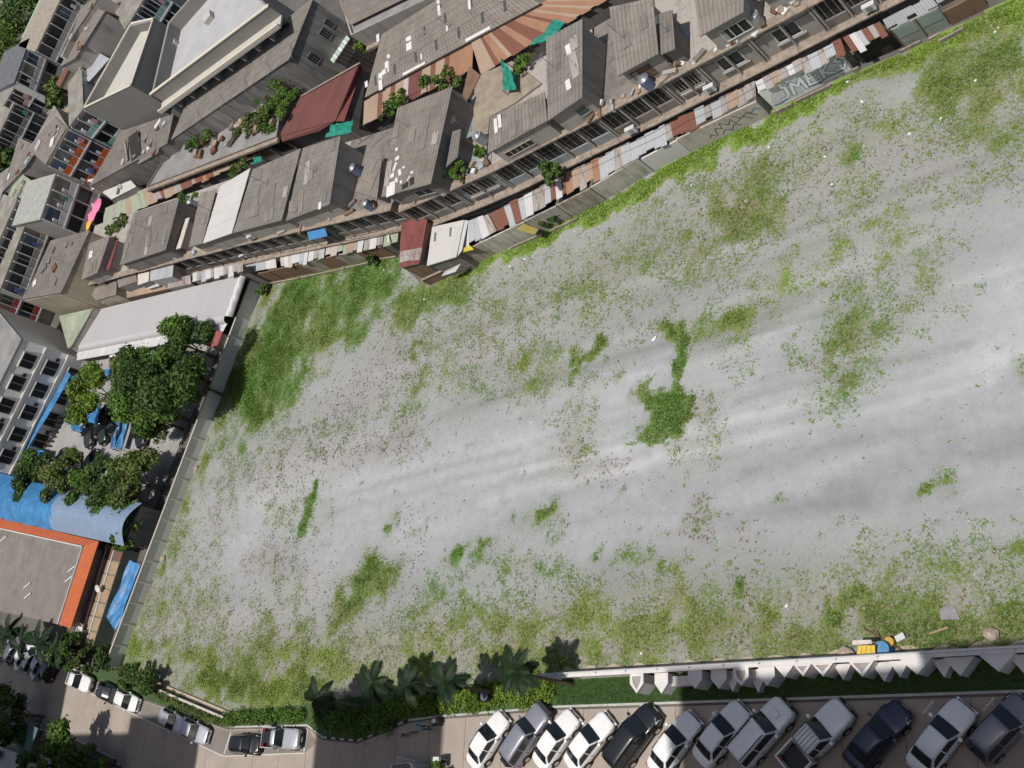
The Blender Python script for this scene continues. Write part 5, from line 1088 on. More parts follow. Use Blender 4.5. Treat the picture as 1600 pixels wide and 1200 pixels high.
a, b, c_, d0 = at(8, 722, 3.2), at(17, 727, 2.9), at(48, 672, 2.9), at(40, 660, 3.3)
for k in range(14):
    t0, t1 = k / 14, (k + 1) / 14 - .004; MB().slab([a.lerp(d0, t0), b.lerp(c_, t0), b.lerp(c_, t1), a.lerp(d0, t1)], .03).build('strip', plain('awn_mint', (.32, .6, .42)) if k % 2 else plain('awn_white', (.68, .7, .66)), e2)
# vaulted shed: blue tarpaulin half and blue-grey sheet half
e = root('vaulted_shed', (*a2(110, 805), 0), 'vaulted shed roofed half in blue tarpaulin and half in blue-grey sheet', 'shed')
def vault(p0, p1, q0, q1, z0, z1, mat, name, n=10, rib=0):
    """p0-p1 near eave, q0-q1 far eave (px)"""
    a, b, c, d = at(*p0, z0), at(*p1, z0), at(*q1, z0), at(*q0, z0); m = MB(); S = 40 if rib else 1
    for s_ in range(S):
        t0, t1 = s_ / S, (s_ + 1) / S
        for k in range(n):
            k0, k1 = k / n, (k + 1) / n; f = lambda t, k: a.lerp(b, t).lerp(d.lerp(c, t), k) + Vector((0, 0, math.sin(k * math.pi) * (z1 - z0) + (rib * abs(math.sin(t * 19)) + .06 * math.sin(t * 61 + k * 9) if rib else 0)))
            W = (a - d).length; L = (b - a).length
            m.face([f(t0, k0), f(t1, k0), f(t1, k1), f(t0, k1)], [(k0 * W, t0 * L), (k0 * W, t1 * L), (k1 * W, t1 * L), (k1 * W, t0 * L)])
    return m.build(name, mat, e, smooth=True)
vault((80, 828), (194, 853), (103, 766), (222, 786), 3.6, 4.7, BLUESH, 'sheet_vault'); vault((-60, 798), (86, 830), (-50, 726), (106, 767), 3.5, 4.6, TARPB, 'tarpaulin_vault', rib=.34)
MB().prism([a2(-60, 792, 3.5), a2(192, 850, 3.5), a2(218, 790, 3.5), a2(-50, 732, 3.5)], 0, 3.3).build('wall', CONCD, e)
# flat roofed building with orange tile border
zf = 3.7
e = root('orange_eave_building', (*a2(60, 900, 3), 0), 'flat grey roofed building with bright orange tiled eave', 'building')
inn = [at(0 - 60, 812, zf + .5), at(132, 854, zf + .5), at(93, 976, zf + .5), at(-90, 935, zf + .5)]
out = [at(-60, 796, zf), at(155, 846, zf), at(111, 982, zf), at(93, 976, zf)]
MB().prism([(q.x, q.y) for q in inn], 0, zf + .52).build('wall', CONC, e)
DECKM = sheetm('slab_deck', (.215, .19, .165), 30, 1.9, 1.5, stripe=0, var=.07, stain=.6, seam=.12)
MB().slab([Vector((q.x, q.y, zf + .525)) for q in (inn[3], inn[2], inn[1], inn[0])], .03).build('roof_deck', DECKM, e)
MB().slab([out[1], out[0], inn[0], inn[1]][::-1] and [out[0], out[1], inn[1], inn[0]], .06).build('tiled_eave', ORANGE, e); MB().slab([out[1], out[2], inn[2], inn[1]], .06).build('tiled_eave', ORANGE, e)
for a, b in ((inn[0], inn[1]), (inn[1], inn[2])):
    v = (b - a).normalized(); nn = Vector((v.y, -v.x, 0)) * .12; MB().prism([(a.x, a.y), (b.x, b.y), (b.x + nn.x, b.y + nn.y), (a.x + nn.x, a.y + nn.y)], zf + .5, zf + .75).build('kerb', FRAME, e)
for (x, y) in [(113, 889), (43, 915), (44, 931), (6, 842), (108, 905)]:
    c = at(x, y, zf + .6); MB().box((c.x, c.y, zf + .66), (.18, 1.5, .12), R(-70)).build('pipe_duct', FRAME, e)
# row of tan roofed huts beside it
hz = 1.9; hut = root('tan_roof_row', (*a2(155, 930, 2), 0), 'row of tan roof panels with white pipes beside the orange eave', 'shed')
a, b, c_, d0 = at(116, 1004, hz), at(146, 1010, hz), at(195, 857, hz), at(157, 848, hz)
TP = plain('tan_panel', (.33, .235, .145), var=.15, scale=1.5); TL = plain('tile_dark', (.16, .08, .06), var=.5, scale=3)
N = 7
for k in range(N):
    for j in range(3):
        f = lambda s_, t_: a.lerp(d0, t_).lerp(b.lerp(c_, t_), s_)
        MB().slab([f(j / 3 + .012, k / N + .006), f((j + 1) / 3 - .012, k / N + .006), f((j + 1) / 3 - .012, (k + 1) / N - .006), f(j / 3 + .012, (k + 1) / N - .006)], .08).build('roof_panel', TL if k == N - 1 else TP, hut)
for s_ in (.01, .34, .66):
    MB().tube(a.lerp(b, s_) + Vector((0, 0, .14)), d0.lerp(c_, s_) + Vector((0, 0, .14)), .09).build('pipe', FRAME, hut)
MB().prism(inset([(q.x, q.y) for q in (a, b, c_, d0)], .12), 0, hz).build('wall', plain('dull_green_wall', (.12, .15, .12)), hut)
for p in ((155, 919), (128, 979)):
    c = at(*p, hz + .5); MB().tube((c.x, c.y, hz), (c.x, c.y, hz + .5), .04).build('dish_mast', STEEL, hut); m = MB()
    for k in range(10):
        a0, a1 = k * .628, (k + 1) * .628; m.face([(c.x, c.y, hz + .5), (c.x + .5 * math.cos(a0), c.y + .5 * math.sin(a0) * .8 - .1, hz + .7 + .2 * math.sin(a0)), (c.x + .5 * math.cos(a1), c.y + .5 * math.sin(a1) * .8 - .1, hz + .7 + .2 * math.sin(a1))])
    m.build('dish', FRAME, hut)
net('blue_tarp', 'torn blue tarpaulin stretched behind the concrete wall', [(166, 964), (180, 986), (220, 884), (203, 875)], (1.5, 1.45, 1.45, 1.6), TARPB, 'tarpaulin')
# concrete boundary wall: panels, posts, coping
A, B = Vector(a2(187, 1044)), Vector(a2(413, 441)); d = (B - A); L = d.length; d /= L; n = Vector((d.y, -d.x))
cw = root('concrete_wall', (*((A + B) / 2), 0), 'grey concrete panel wall with posts along the left of the lot', 'wall')
N = 19; PAN = wallm('panel_concrete', (.68, .66, .63), (.48, .46, .44), .3, .7)
for k in range(N):
    u0, u1 = L * k / N, L * (k + 1) / N
    wbox(cw, A, B, u0 + .06, u1 - .06, 0, 1.66, -.12, -.03, PAN, 'panel'); wbox(cw, A, B, u0 - .055, u0 + .055, 0, 1.68, -.14, .06, PAN, 'post')
    wbox(cw, A, B, u0 + .003, u1 - .003, 1.683, 1.75, -.16, .065, plain('pink_coping', (.5, .44, .4), var=.12, scale=3), 'coping')

# ================================================================== WHITE BOUNDARY WALL WITH PRISM PLANTERS
WB = plain('white_wall_paint', (.62, .59, .57), var=.1, scale=1.2); WB2 = wallm('pale_wall_paint', (.64, .61, .585), (.4, .37, .34), .3, 1.2) if True else plain('x', (.5, .48, .46), var=.12, scale=1.5); SAND = plain('sand_strip', (.4, .33, .25), var=.15, scale=3)
FY = 8.66
fw = root('boundary_wall', (-30, FY, 0), 'white boundary wall with pipe rail and prism shaped planters beside the parking', 'wall')
x0 = -49.2; k = 0
while x0 < 8:
    x1 = x0 + 2.43
    wbox(fw, (x0 + .006, FY), (x1 - .006, FY), 0, 2.418, 0, 1.55, -.16, 0, WB2, 'panel'); wbox(fw, (x0 + .004, FY), (x1 - .004, FY), 0, 2.42, 1.553, 1.66, -.22, .14, WB, 'coping')
    MB().box((x0 + .01, FY + .1, 1.76), (.12, .14, .2)).build('rail_post', FRAME, fw)
    x0 = x1
MB().tube((-49.2, FY + .12, 1.86), (8, FY + .12, 1.86), .045, n=8).build('pipe_rail', FRAME, fw)
def prism_px(xl, xr, kind, h, depth, hollow=False):
    """planter between photo columns xl..xr of the wall top"""
    ya = lambda x: 1052 - (x - 900) * .0555
    A, B = at(xl, ya(xl) + 6, h), at(xr, ya(xr) + 6, h); a, b = A.x, B.x; m = (a + b) / 2; y = FY - .143
    if kind == 5: depth *= .88; pl = [(a, y), (a, y - depth * .5), (m, y - depth), (b, y - depth * .5), (b, y)]
    else: depth *= .85; pl = [(a, y), (m, y - depth), (b, y)]
    o = MB().prism(pl, 0, h).build('planter', WB2, fw)
    rim = inset(pl, -.03)
    if hollow:
        inn = inset(pl, .22)
        for i in range(len(rim)):
            j = (i + 1) % len(rim); MB().prism([rim[i], rim[j], inn[j], inn[i]], h + .002, h + .1).build('rim', WB, o)
        MB().prism(inset(pl, .24), h, h + .03).build('soil', plain('planter_soil', (.3, .26, .24)), o)
    else: MB().prism(rim, h + .002, h + .06).build('top', WB, o)
for a in [(986, 1006, 5, 1.45, 1.35, 1), (1024, 1044, 5, 1.2, 1.4, 0), (1076, 1097, 5, 1.45, 1.2, 0), (1112, 1135, 5, 1.3, 1.25, 0), (1137, 1152, 5, .7, 1.4, 0), (1147, 1170, 5, 1.5, 1.15, 1), (1176, 1192, 5, .6, 1.5, 0), (1186, 1210, 5, 1.45, 1.2, 0), (1212, 1240, 3, 1.5, .75, 0), (1242, 1268, 3, 1.5, .75, 1), (1270, 1302, 3, 1.52, .8, 1), (1303, 1330, 3, .9, 1.0, 0), (1328, 1366, 3, 1.52, .95, 1), (1362, 1398, 3, .8, 1.2, 0), (1390, 1420, 3, .95, 1.0, 0), (1407, 1456, 3, 1.53, .95, 0), (1456, 1490, 3, .8, 1.1, 0), (1474, 1522, 3, 1.2, 1.1, 0), (1530, 1586, 3, 1.53, 1.0, 0), (1575, 1620, 3, .9, 1.1, 0), (1625, 1680, 3, 1.53, 1.0, 1), (1700, 1760, 3, 1.2, 1.0, 0)]: prism_px(*a[:5], hollow=bool(a[5]))
MB().box((at(1067, 1053, .4).x, FY - .6, .35), (1.6, .6, .7)).build('bench_block', WB2, fw)
gx_ = np.linspace(-49.2, 6, 111); pts = [(float(x), FY + .2) for x in gx_] + [(float(x), FY + .62 + .14 * math.sin(x * 3.1) + random.uniform(-.1, .12)) for x in gx_[::-1]]
struct(MB().prism(pts, .0, .05).build('sand_edge', SAND))
# low dark retaining wall by the hedge
A, B = a2(232, 1068), a2(362, 1123)
rw = root('low_wall', (*a2(297, 1095), 0), 'low dark wall with pinkish coping behind the hedge', 'wall')
L = math.hypot(B[0] - A[0], B[1] - A[1])
wbox(rw, A, B, 0, L, 0, .9, -.1, 0.05, CONCD, 'wall'); wbox(rw, A, B, 0, L, 0.0, .25, -.55, -.11, SAND, 'footing')
for k in range(9): wbox(rw, A, B, L * k / 9, L * (k + 1) / 9 - .01, .903, .97, -.13, .09, plain('pink_coping', (.5, .44, .4)), 'coping')

# ================================================================== HEDGES, PALMS, TREES
def hedge(label, pts, wd, h, n, mat, seed, size=.1, group='hedges beside the parking'):
    c = centroid(pts); e = root('hedge', (*c, .05), label, 'hedge', group); bl = []
    for (xa, ya), (xb, yb2) in zip(pts[:-1], pts[1:]):
        L = math.hypot(xb - xa, yb2 - ya); k = max(2, int(L / .55))
        for i in range(k + 1):
            t = i / k; bl.append((xa + (xb - xa) * t - c[0] + random.uniform(-.1, .1), ya + (yb2 - ya) * t - c[1] + random.uniform(-.2, .2) * wd, h * random.uniform(.42, .58), .55, wd * .55, h * .52))
    o = bpy.data.objects.new('foliage', leafmesh('foliage', bl, n, size, mat, seed)); col.objects.link(o); o.parent = e
    m = MB()
    for b in bl[::2]: m.tube((b[0], b[1], 0), (b[0], b[1], h * .6), .03, .015, 4)
    s_ = m.build('stems', BARK); s_.parent = e; s_['kind'] = 'stuff'
hedge('clipped hedge behind the silver cars, olive and green', [(-108, 12.0), (-103.4, 10.35), (-98, 8.9)], 1.0, 1.2, 5000, LEAF4, 1)
hedge('hedge behind the low dark wall', [(-97.5, 8.7), (-92, 7.2), (-88.2, 6.6)], 1.0, 1.1, 4500, LEAF4, 2)
hedge('hedge along the parking bays', [(-87.8, 6.65), (-82, 6.75), (-77, 6.8)], 1.2, 1.0, 5000, LEAF2, 3)
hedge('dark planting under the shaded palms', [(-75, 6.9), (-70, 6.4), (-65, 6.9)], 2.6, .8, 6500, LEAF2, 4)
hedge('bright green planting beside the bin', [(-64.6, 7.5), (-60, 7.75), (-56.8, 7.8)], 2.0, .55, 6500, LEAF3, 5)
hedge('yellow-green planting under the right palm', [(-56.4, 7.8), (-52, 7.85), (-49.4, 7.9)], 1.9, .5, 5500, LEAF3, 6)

def frond(L, seed):
    g = random.Random(seed); m = MB(); N = 16; pts = []
    for k in range(N + 1):
        t = k / N; pts.append(Vector((L * (t * .98), 0, L * (.42 * t - .62 * t * t))))
    for k in range(N):
        m.tube(pts[k], pts[k + 1], .025 * (1 - k / N) + .006, .025 * (1 - (k + 1) / N) + .005, 4, False)
        if k < 2: continue
        t = k / N; ln = .62 * math.sin(math.pi * min(1, .15 + t * .85)) + .12; d = (pts[k + 1] - pts[k]).normalized()
        for sgn in (-1, 1):
            for q in (0, .5):
                b = pts[k].lerp(pts[k + 1], q); tip = b + d * ln * .55 + Vector((0, sgn * ln * .85, -ln * g.uniform(.25, .55))); wv = d * .1
                m.face([b - wv, b + wv, tip])
    me = m.build('frond', PALML); me_ = me.data; bpy.data.objects.remove(me)
    a = me_.attributes.new('tone', 'FLOAT', 'POINT'); a.data.foreach_set('value', np.random.default_rng(seed).uniform(.2, .9, len(me_.vertices)).astype(np.float32)); return me_
FR = [frond(2.25, s_) for s_ in range(4)]
def palm(label, px, z, lean=(0, 0), s_=1.0, n=13, seed=0, group='palms beside the lot'):
    c = at(*px, z); e = root('palm_tree', (c.x - lean[0], c.y - lean[1], 0), label, 'palm', group); g = random.Random(seed)
    m = MB(); pts = [(lean[0] * t ** 1.5, lean[1] * t ** 1.5, z * t) for t in (0, .2, .4, .6, .8, 1)]
    m.path(pts, [.17, .14, .12, .11, .1, .1], 8); t = m.build('trunk', BARK); t.parent = e
    for k in range(n):
        o = bpy.data.objects.new('frond', FR[(k + seed) % 4]); col.objects.link(o); o.parent = e; o.location = (lean[0], lean[1], z)
        o.rotation_euler = (g.uniform(-.2, .2), g.uniform(-.55, .35), k * 2.399 + g.uniform(-.2, .2)); sc0 = s_ * g.uniform(.8, 1.1); o.scale = (sc0, sc0, sc0)
    return e
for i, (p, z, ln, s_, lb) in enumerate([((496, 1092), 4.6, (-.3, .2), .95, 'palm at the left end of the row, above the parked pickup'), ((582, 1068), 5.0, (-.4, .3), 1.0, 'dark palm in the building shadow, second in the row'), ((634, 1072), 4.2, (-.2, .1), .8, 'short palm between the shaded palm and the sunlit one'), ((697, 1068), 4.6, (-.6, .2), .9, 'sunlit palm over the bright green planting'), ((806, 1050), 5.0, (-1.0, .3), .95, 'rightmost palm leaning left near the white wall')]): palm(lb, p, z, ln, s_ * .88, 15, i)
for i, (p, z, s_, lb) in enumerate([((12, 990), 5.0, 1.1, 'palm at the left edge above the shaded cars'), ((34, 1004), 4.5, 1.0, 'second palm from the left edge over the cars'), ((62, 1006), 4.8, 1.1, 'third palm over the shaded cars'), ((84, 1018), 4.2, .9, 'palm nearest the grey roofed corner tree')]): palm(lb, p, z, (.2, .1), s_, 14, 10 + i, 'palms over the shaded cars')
for i, (p, z, rad, n, mt, lb) in enumerate([((105, 1015), 3.5, 2.2, 3500, LEAF1, 'round dark tree at the corner of the tan huts'), ((132, 1022), 2.4, 1.8, 2200, LEAF4, 'olive shrub tree below the tan huts'), ((158, 1028), 2.0, 1.6, 1600, LEAF1, 'small tree in the dark gap by the wall end'), ((205, 1056), 1.8, 1.6, 2200, LEAF1, 'dark tree at the near end of the concrete wall'), ((232, 1062), 1.6, 1.4, 1800, LEAF1, 'bushy tree above the silver hatchback')]):
    tree('garden_tree', lb, p, z, rad * .95, rad * .7, int(n * 1.2), mt, .16, seed=200 + i, group='trees by the corner of the huts')
YT = [((262, 575), 6.5, 4.3, 9000, LEAF1, 'large dark tree by the concrete wall in the yard'), ((215, 607), 5.5, 3.3, 5500, LEAF2, 'mid green tree in the middle of the yard'), ((183, 600), 5.2, 2.9, 4500, LEAF4, 'olive tree over the blue tarpaulins'), ((138, 610), 5.0, 2.7, 4200, LEAF3, 'yellow-green tree beside the white apartments'), ((272, 535), 5.5, 2.6, 3500, LEAF2, 'tree crown reaching to the warehouse canopy'), ((243, 640), 4.2, 2.2, 2500, LEAF2, 'lower tree next to the black car'), ((300, 600), 4.0, 1.8, 2000, LEAF1, 'dark small tree pressed to the concrete wall'),
      ((45, 745), 4.0, 2.4, 3200, LEAF1, 'leftmost tree in the line above the blue vault'), ((88, 748), 4.2, 2.7, 3400, LEAF4, 'olive tree second in the line above the blue vault'), ((128, 750), 3.8, 2.2, 3000, LEAF2, 'mid tree in the line above the blue vault'), ((168, 758), 4.0, 2.5, 3600, LEAF1, 'dense tree in the line above the blue-grey vault'), ((208, 752), 3.8, 2.6, 3000, LEAF4, 'rightmost olive tree in the line, near the wall'), ((200, 818), 3.2, 2.0, 2200, LEAF2, 'tree with pale leaves standing before the end of the vault'), ((250, 660), 3.0, 1.8, 900, LEAF4, 'sparse twiggy tree by the yard wall')]
for i, (p, z, rad, n, mt, lb) in enumerate(YT): tree('yard_tree', lb, p, z, rad * 1.38, rad * .7, int(n * 2.0), mt, .19, seed=300 + i, group='trees in the yard')
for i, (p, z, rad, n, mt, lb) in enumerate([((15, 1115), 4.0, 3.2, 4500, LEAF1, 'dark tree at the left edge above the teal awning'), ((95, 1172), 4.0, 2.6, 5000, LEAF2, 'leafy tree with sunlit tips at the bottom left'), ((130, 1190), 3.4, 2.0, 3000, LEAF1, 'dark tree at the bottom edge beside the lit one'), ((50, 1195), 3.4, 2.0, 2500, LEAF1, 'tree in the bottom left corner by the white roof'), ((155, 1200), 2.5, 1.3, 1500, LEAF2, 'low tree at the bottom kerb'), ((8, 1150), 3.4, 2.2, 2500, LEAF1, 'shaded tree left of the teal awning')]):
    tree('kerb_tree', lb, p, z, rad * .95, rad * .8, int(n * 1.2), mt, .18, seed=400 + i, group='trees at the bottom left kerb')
bd = [a2(-40, 1075), a2(28, 1105), a2(63, 1124), a2(66, 1140), a2(62, 1156), a2(112, 1152), a2(180, 1186), a2(192, 1203), a2(192, 1240), a2(-60, 1240)]
struct(MB().prism(bd, 0, .09).build('planting_bed', SOIL))
ke = struct(empty('bed_kerb', (*a2(63, 1124), 0)))
for a, b in [((28, 1105), (45, 1114)), ((45, 1114), (63, 1124)), ((63, 1124), (66, 1140)), ((66, 1140), (62, 1156)), ((62, 1156), (88, 1153)), ((88, 1153), (112, 1152)), ((112, 1152), (146, 1169)), ((146, 1169), (180, 1186)), ((180, 1186), (192, 1203))]:
    A, B = a2(*a), a2(*b); L = math.hypot(B[0] - A[0], B[1] - A[1]); k = max(1, int(L / .6))
    for i in range(k): wbox(ke, A, B, L * i / k, L * (i + 1) / k - .02, 0, .14, -.06, .06, KM if (i % 2 or L > 3) else KMB, 'kerbstone')
e = root('teal_awning', (*a2(45, 1160), 0), 'faded teal sheet awning among the bottom left trees', 'awning')
MB().slab([at(28, 1175, 2.6), at(45, 1183, 2.6), at(60, 1138, 2.8), at(38, 1127, 2.8)], .04).build('sheet', sheetm('teal_sheet', (.09, .17, .17), .25, 1, 3, var=.06), e)
m = MB()
for p in ((29, 1173), (44, 1181), (59, 1140), (39, 1129)): q = at(*p, 2.6); m.tube((q.x, q.y, 0), (q.x, q.y, 2.62), .04)
m.build('posts', STEEL, e)
e, cc, pl = block('gatehouse', 'pale low roof with parapet in the bottom left corner', 'building', RW((-30, 1215), (48, 1225), (34, 1180), (-40, 1150)), 3.2, 3.4, WHITEW, ZINCW)

# ================================================================== THE TOWERS THE PICTURE WAS TAKEN FROM (behind the camera)
TW = plain('tower_render', (.27, .26, .25), var=.08, scale=.2)
k4 = 1 / math.tan(R(SUN_EL))
def tower(label, xa, xb, yend, T, deep=18):
    y = yend - T * k4; e = root('tower_block', ((xa + xb) / 2, y - deep / 2, 0), label, 'building', 'towers behind the viewpoint')
    dx = -T * k4 * SHX
    MB().prism([(xa + dx, y), (xb + dx, y), (xb + dx, y - deep), (xa + dx, y - deep)], 0, T - 1).build('wall', TW, e); MB().prism([(xa + dx - .2, y + .2), (xb + dx + .2, y + .2), (xb + dx + .2, y - deep - .2), (xa + dx - .2, y - deep - .2)], T - .998, T).build('roof', CONCF, e)
    for f in range(int(T / 3.4) - 1):
        for q in range(int((xb - xa) / 4)): wbox(e, (xa + dx, y), (xb + dx, y), q * 4 + .8, q * 4 + 3.2, f * 3.4 + 1.2, f * 3.4 + 2.8, -.02, .03, GLASSD, 'window')
tower('pale tower wing shading the middle of the parking', -38.6, -33.6, 8.95, 62)
tower('lower recessed tower wing shading the pickup', -33.59, -22.4, 8.2, 61)
tower('pale tower wing shading the right end of the parking', -22.39, -13, 9.3, 62)
tower('slim pale tower shading the palms', -74.9, -60.2, 8.6, 62)
tower('pale tower shading the silver sedans', -105.3, -92.6, 7.0, 58)
tower('pale tower whose edge shades the bottom of the road', -120.5, -105.4, 5.4, 58)
tower('pale tower shading the left road', -150, -120.6, 14.5, 60)

# ================================================================== VEHICLES (built in mesh code, one builder, different bodies)
CHROME = plain('chrome', (.55, .55, .56), rough=.18, metal=1, var=.05); LAMPW = plain('lamp_clear', (.55, .56, .58), rough=.1, var=.05, coat=.5); LAMPR = plain('lamp_red', (.25, .01, .01), rough=.2)
BLACKP = plain('black_trim', (.02, .02, .021), rough=.5); PLATE = plain('number_plate', (.6, .6, .58))
t_ = NT('car_glass'); t_.p.inputs['Base Color'].default_value = (.012, .016, .018, 1); t_.p.inputs['Roughness'].default_value = .06; t_.p.inputs['Coat Weight'].default_value = .3; CGLASS = t_.m; MATS['car_glass'] = CGLASS
def loft(m, secs, closed=False, cap=True):
    for a, b in zip(secs[:-1], secs[1:]):
        for k in range(len(a) - (0 if closed else 1)):
            j = (k + 1) % len(a); m.face([a[k], b[k], b[j], a[j]])
    if cap: m.face(secs[0]); m.face(secs[-1][::-1])
SPEC = {  # L, W, H, hood z front/back, belt z, xs of: windscreen foot, roof front, roof rear, rear-glass foot, tail z
 'sedan': dict(L=4.45, W=1.72, H=1.46, hz=(.68, .93), belt=.95, xw=1.0, xr=.3, xb=-1.0, xg=-1.62, tz=.98, wb=2.55),
 'hatch': dict(L=3.9, W=1.7, H=1.5, hz=(.72, .95), belt=.96, xw=1.05, xr=.4, xb=-1.35, xg=-1.8, tz=.95, wb=2.45),
 'suv': dict(L=4.6, W=1.82, H=1.75, hz=(.9, 1.08), belt=1.1, xw=1.0, xr=.45, xb=-1.95, xg=-2.2, tz=1.05, wb=2.7),
 'mpv': dict(L=4.75, W=1.84, H=1.72, hz=(.82, 1.05), belt=1.05, xw=1.35, xr=.55, xb=-2.0, xg=-2.25, tz=1.0, wb=2.8),
 'pickup': dict(L=5.1, W=1.8, H=1.72, hz=(.9, 1.06), belt=1.06, xw=.95, xr=.4, xb=-.75, xg=-.95, tz=1.02, wb=3.0),
 'single': dict(L=5.0, W=1.76, H=1.68, hz=(.88, 1.04), belt=1.04, xw=.75, xr=.25, xb=-.35, xg=-.5, tz=1.0, wb=2.95)}
def car(kind, label, paintm, loc, rz, group, roofm=None, rails=False, load=None, name=None):
    S = SPEC[kind]; L, W, H = S['L'], S['W'], S['H']; h = W / 2; f = L / 2
    nm = name or {'sedan': 'sedan_car', 'hatch': 'hatchback_car', 'suv': 'sport_utility_car', 'mpv': 'minivan', 'pickup': 'pickup_truck', 'single': 'pickup_truck'}[kind]
    e = empty(nm, (loc[0], loc[1], .015), label, 'car' if kind in ('sedan', 'hatch', 'suv', 'mpv') else 'pickup', group, rz)
    Z = (0, 0, 0); bed = kind in ('pickup', 'single'); xw, xr, xb, xg, bl = S['xw'], S['xr'], S['xb'], S['xg'], S['belt']
    def sec(x, zt, w, zb=.22):
        w = w * h; return [(x, -w * .9, zb), (x, -w, zb + .14), (x, -w, (zb + zt) / 2 + .08), (x, -w * .96, zt - .09), (x, -w * .86, zt - .015), (x, -w * .45, zt + .02), (x, 0, zt + .03), (x, w * .45, zt + .02), (x, w * .86, zt - .015), (x, w * .96, zt - .09), (x, w, (zb + zt) / 2 + .08), (x, w, zb + .14), (x, w * .9, zb)]
    hz0, hz1 = S['hz']; rear = xg if bed else -f
    st = [(f, hz0 - .12, .62, .3), (f - .06, hz0 - .05, .76, .25), (f - .22, hz0, .9, .22), (f - .5, hz0 + .07, .97, .2), (f - .9, hz0 + (hz1 - hz0) * .75, 1, .2), (xw, hz1, 1, .2), (0, bl, 1, .2)]
    if bed: st += [(xg - .02, bl, 1, .22)]
    else: st += [(xb, bl + .01, 1, .2), (min(xg, -f + .55), S['tz'], .99, .22), (-f + .3, S['tz'] - .02, .94, .26), (-f + .08, S['tz'] - .07, .84, .3), (-f, S['tz'] - .2, .72, .34)]
    m = MB(); loft(m, [sec(*q) for q in st], True); body = weld(m.build('body', paintm, e, True, Z))
    # cabin shell
    hr = h * .74; hb = h * .93; rm = roofm or paintm; zr = H
    def ring(xf0, z, w, r=.0): return None
    m = MB()
    cab = [(xw, bl - .02, hb * .95), (xr, zr - .05, hr), (xr - .15, zr - .005, hr * .98), ((xr + xb) / 2, zr + .02, hr), (xb + .1, zr - .01, hr * .98), (xb, zr - .05, hr * .97), (xg, bl - .02, hb * .93)]
    secs = []
    for x, z, w in cab:
        lo = bl - .03; t = (z - lo) / (zr - lo); wb_ = hb
        secs.append([(x, -wb_ if t > .3 else -w, lo), (x, -w, z - .04 * t), (x, -w * .8, z + .012 * t), (x, 0, z + .03 * t), (x, w * .8, z + .012 * t), (x, w, z - .04 * t), (x, wb_ if t > .3 else w, lo)])
    loft(m, secs); weld(m.build('roof', rm, e, True, Z))
    def pane(c4, bow, name, off=.012, nseg=5, mat=CGLASS):
        a, b, c, d = [Vector(q) for q in c4]; n = (b - a).cross(d - a).normalized(); m = MB()
        if n.dot((a + b + c + d) / 4 - Vector((0, 0, bl))) < 0: n = -n
        for k in range(nseg):
            t0, t1 = k / nseg, (k + 1) / nseg; w0, w1 = math.sin(t0 * math.pi) * bow, math.sin(t1 * math.pi) * bow
            m.face([a.lerp(b, t0) + n * (off + w0), a.lerp(b, t1) + n * (off + w1), d.lerp(c, t1) + n * (off + w1), d.lerp(c, t0) + n * (off + w0)])
        return m.build(name, mat, e, True, Z)
    pane([(xw - .04, -hb * .9, bl + .03), (xw - .04, hb * .9, bl + .03), (xr + .03, hr * .93, zr - .06), (xr + .03, -hr * .93, zr - .06)], .05, 'windshield')
    pane([(xg + .05, hb * .82, bl + .05), (xg + .05, -hb * .82, bl + .05), (xb - .02, -hr * .88, zr - .07), (xb - .02, hr * .88, zr - .07)], .04, 'rear_window')
    span = [(xw - .28, xr - .1), (xr + xb) / 2 and (((xr + xb) / 2 + .03,) * 2), (xg + .3, xb + .06)]
    mid = (xr + xb) / 2
    for sg in (-1, 1):
        q = lambda x, t: (x, sg * (hb + (hr - hb) * t) * 1.0, bl - .0 + t * (zr - bl))
        segs = [((xw - .22, xr - .02), (mid + .04, mid + .04)), ((mid - .04, mid - .04), (xg + .22, xb + .08))]
        if kind == 'single': segs = [((xw - .2, xr - .02), (xg + .1, xb + .05))]
        for (x0, x0t), (x1, x1t) in segs: pane([q(x0, .08), q(x1, .08), q(x1t, .86), q(x0t, .86)], 0.0, 'side_window', .016, 1)
        mm = MB(); mm.box((xw - .3, sg * (h + .1), bl + .06), (.16, .2, .13)); mm.tube((xw - .32, sg * (h - .06), bl), (xw - .3, sg * (h + .06), bl + .03), .03, n=5); mm.build('mirror', paintm, e, False, Z)
        hm = MB(); x0 = f - .16; hm.face([(x0 + .02, sg * h * .46, hz0 - .11), (x0 - .06, sg * h * .86, hz0 - .1), (x0 - .38, sg * h * .95, hz0 + .025), (x0 - .1, sg * h * .56, hz0 + .025)][::sg]); hm.face([(x0 + .12, sg * h * .46, hz0 - .2), (x0 - .03, sg * h * .9, hz0 - .2), (x0 - .06, sg * h * .86, hz0 - .1), (x0 + .02, sg * h * .46, hz0 - .11)][::sg]); hl_ = hm.build('headlight', LAMPW, e, False, Z)
        tl = MB(); tl.box((-f + .17, sg * h * .7, .76), (.24, .24, .2)); tl.build('tail_light', LAMPR, e, False, Z)
        for x in (mid, xw - .12, xg + .28):
            if bed and x < xg: continue
            dl = MB(); dl.box((x, sg * (h + .002), .62), (.018, .012, .55)); dl.build('door_seam', BLACKP, e, False, Z)
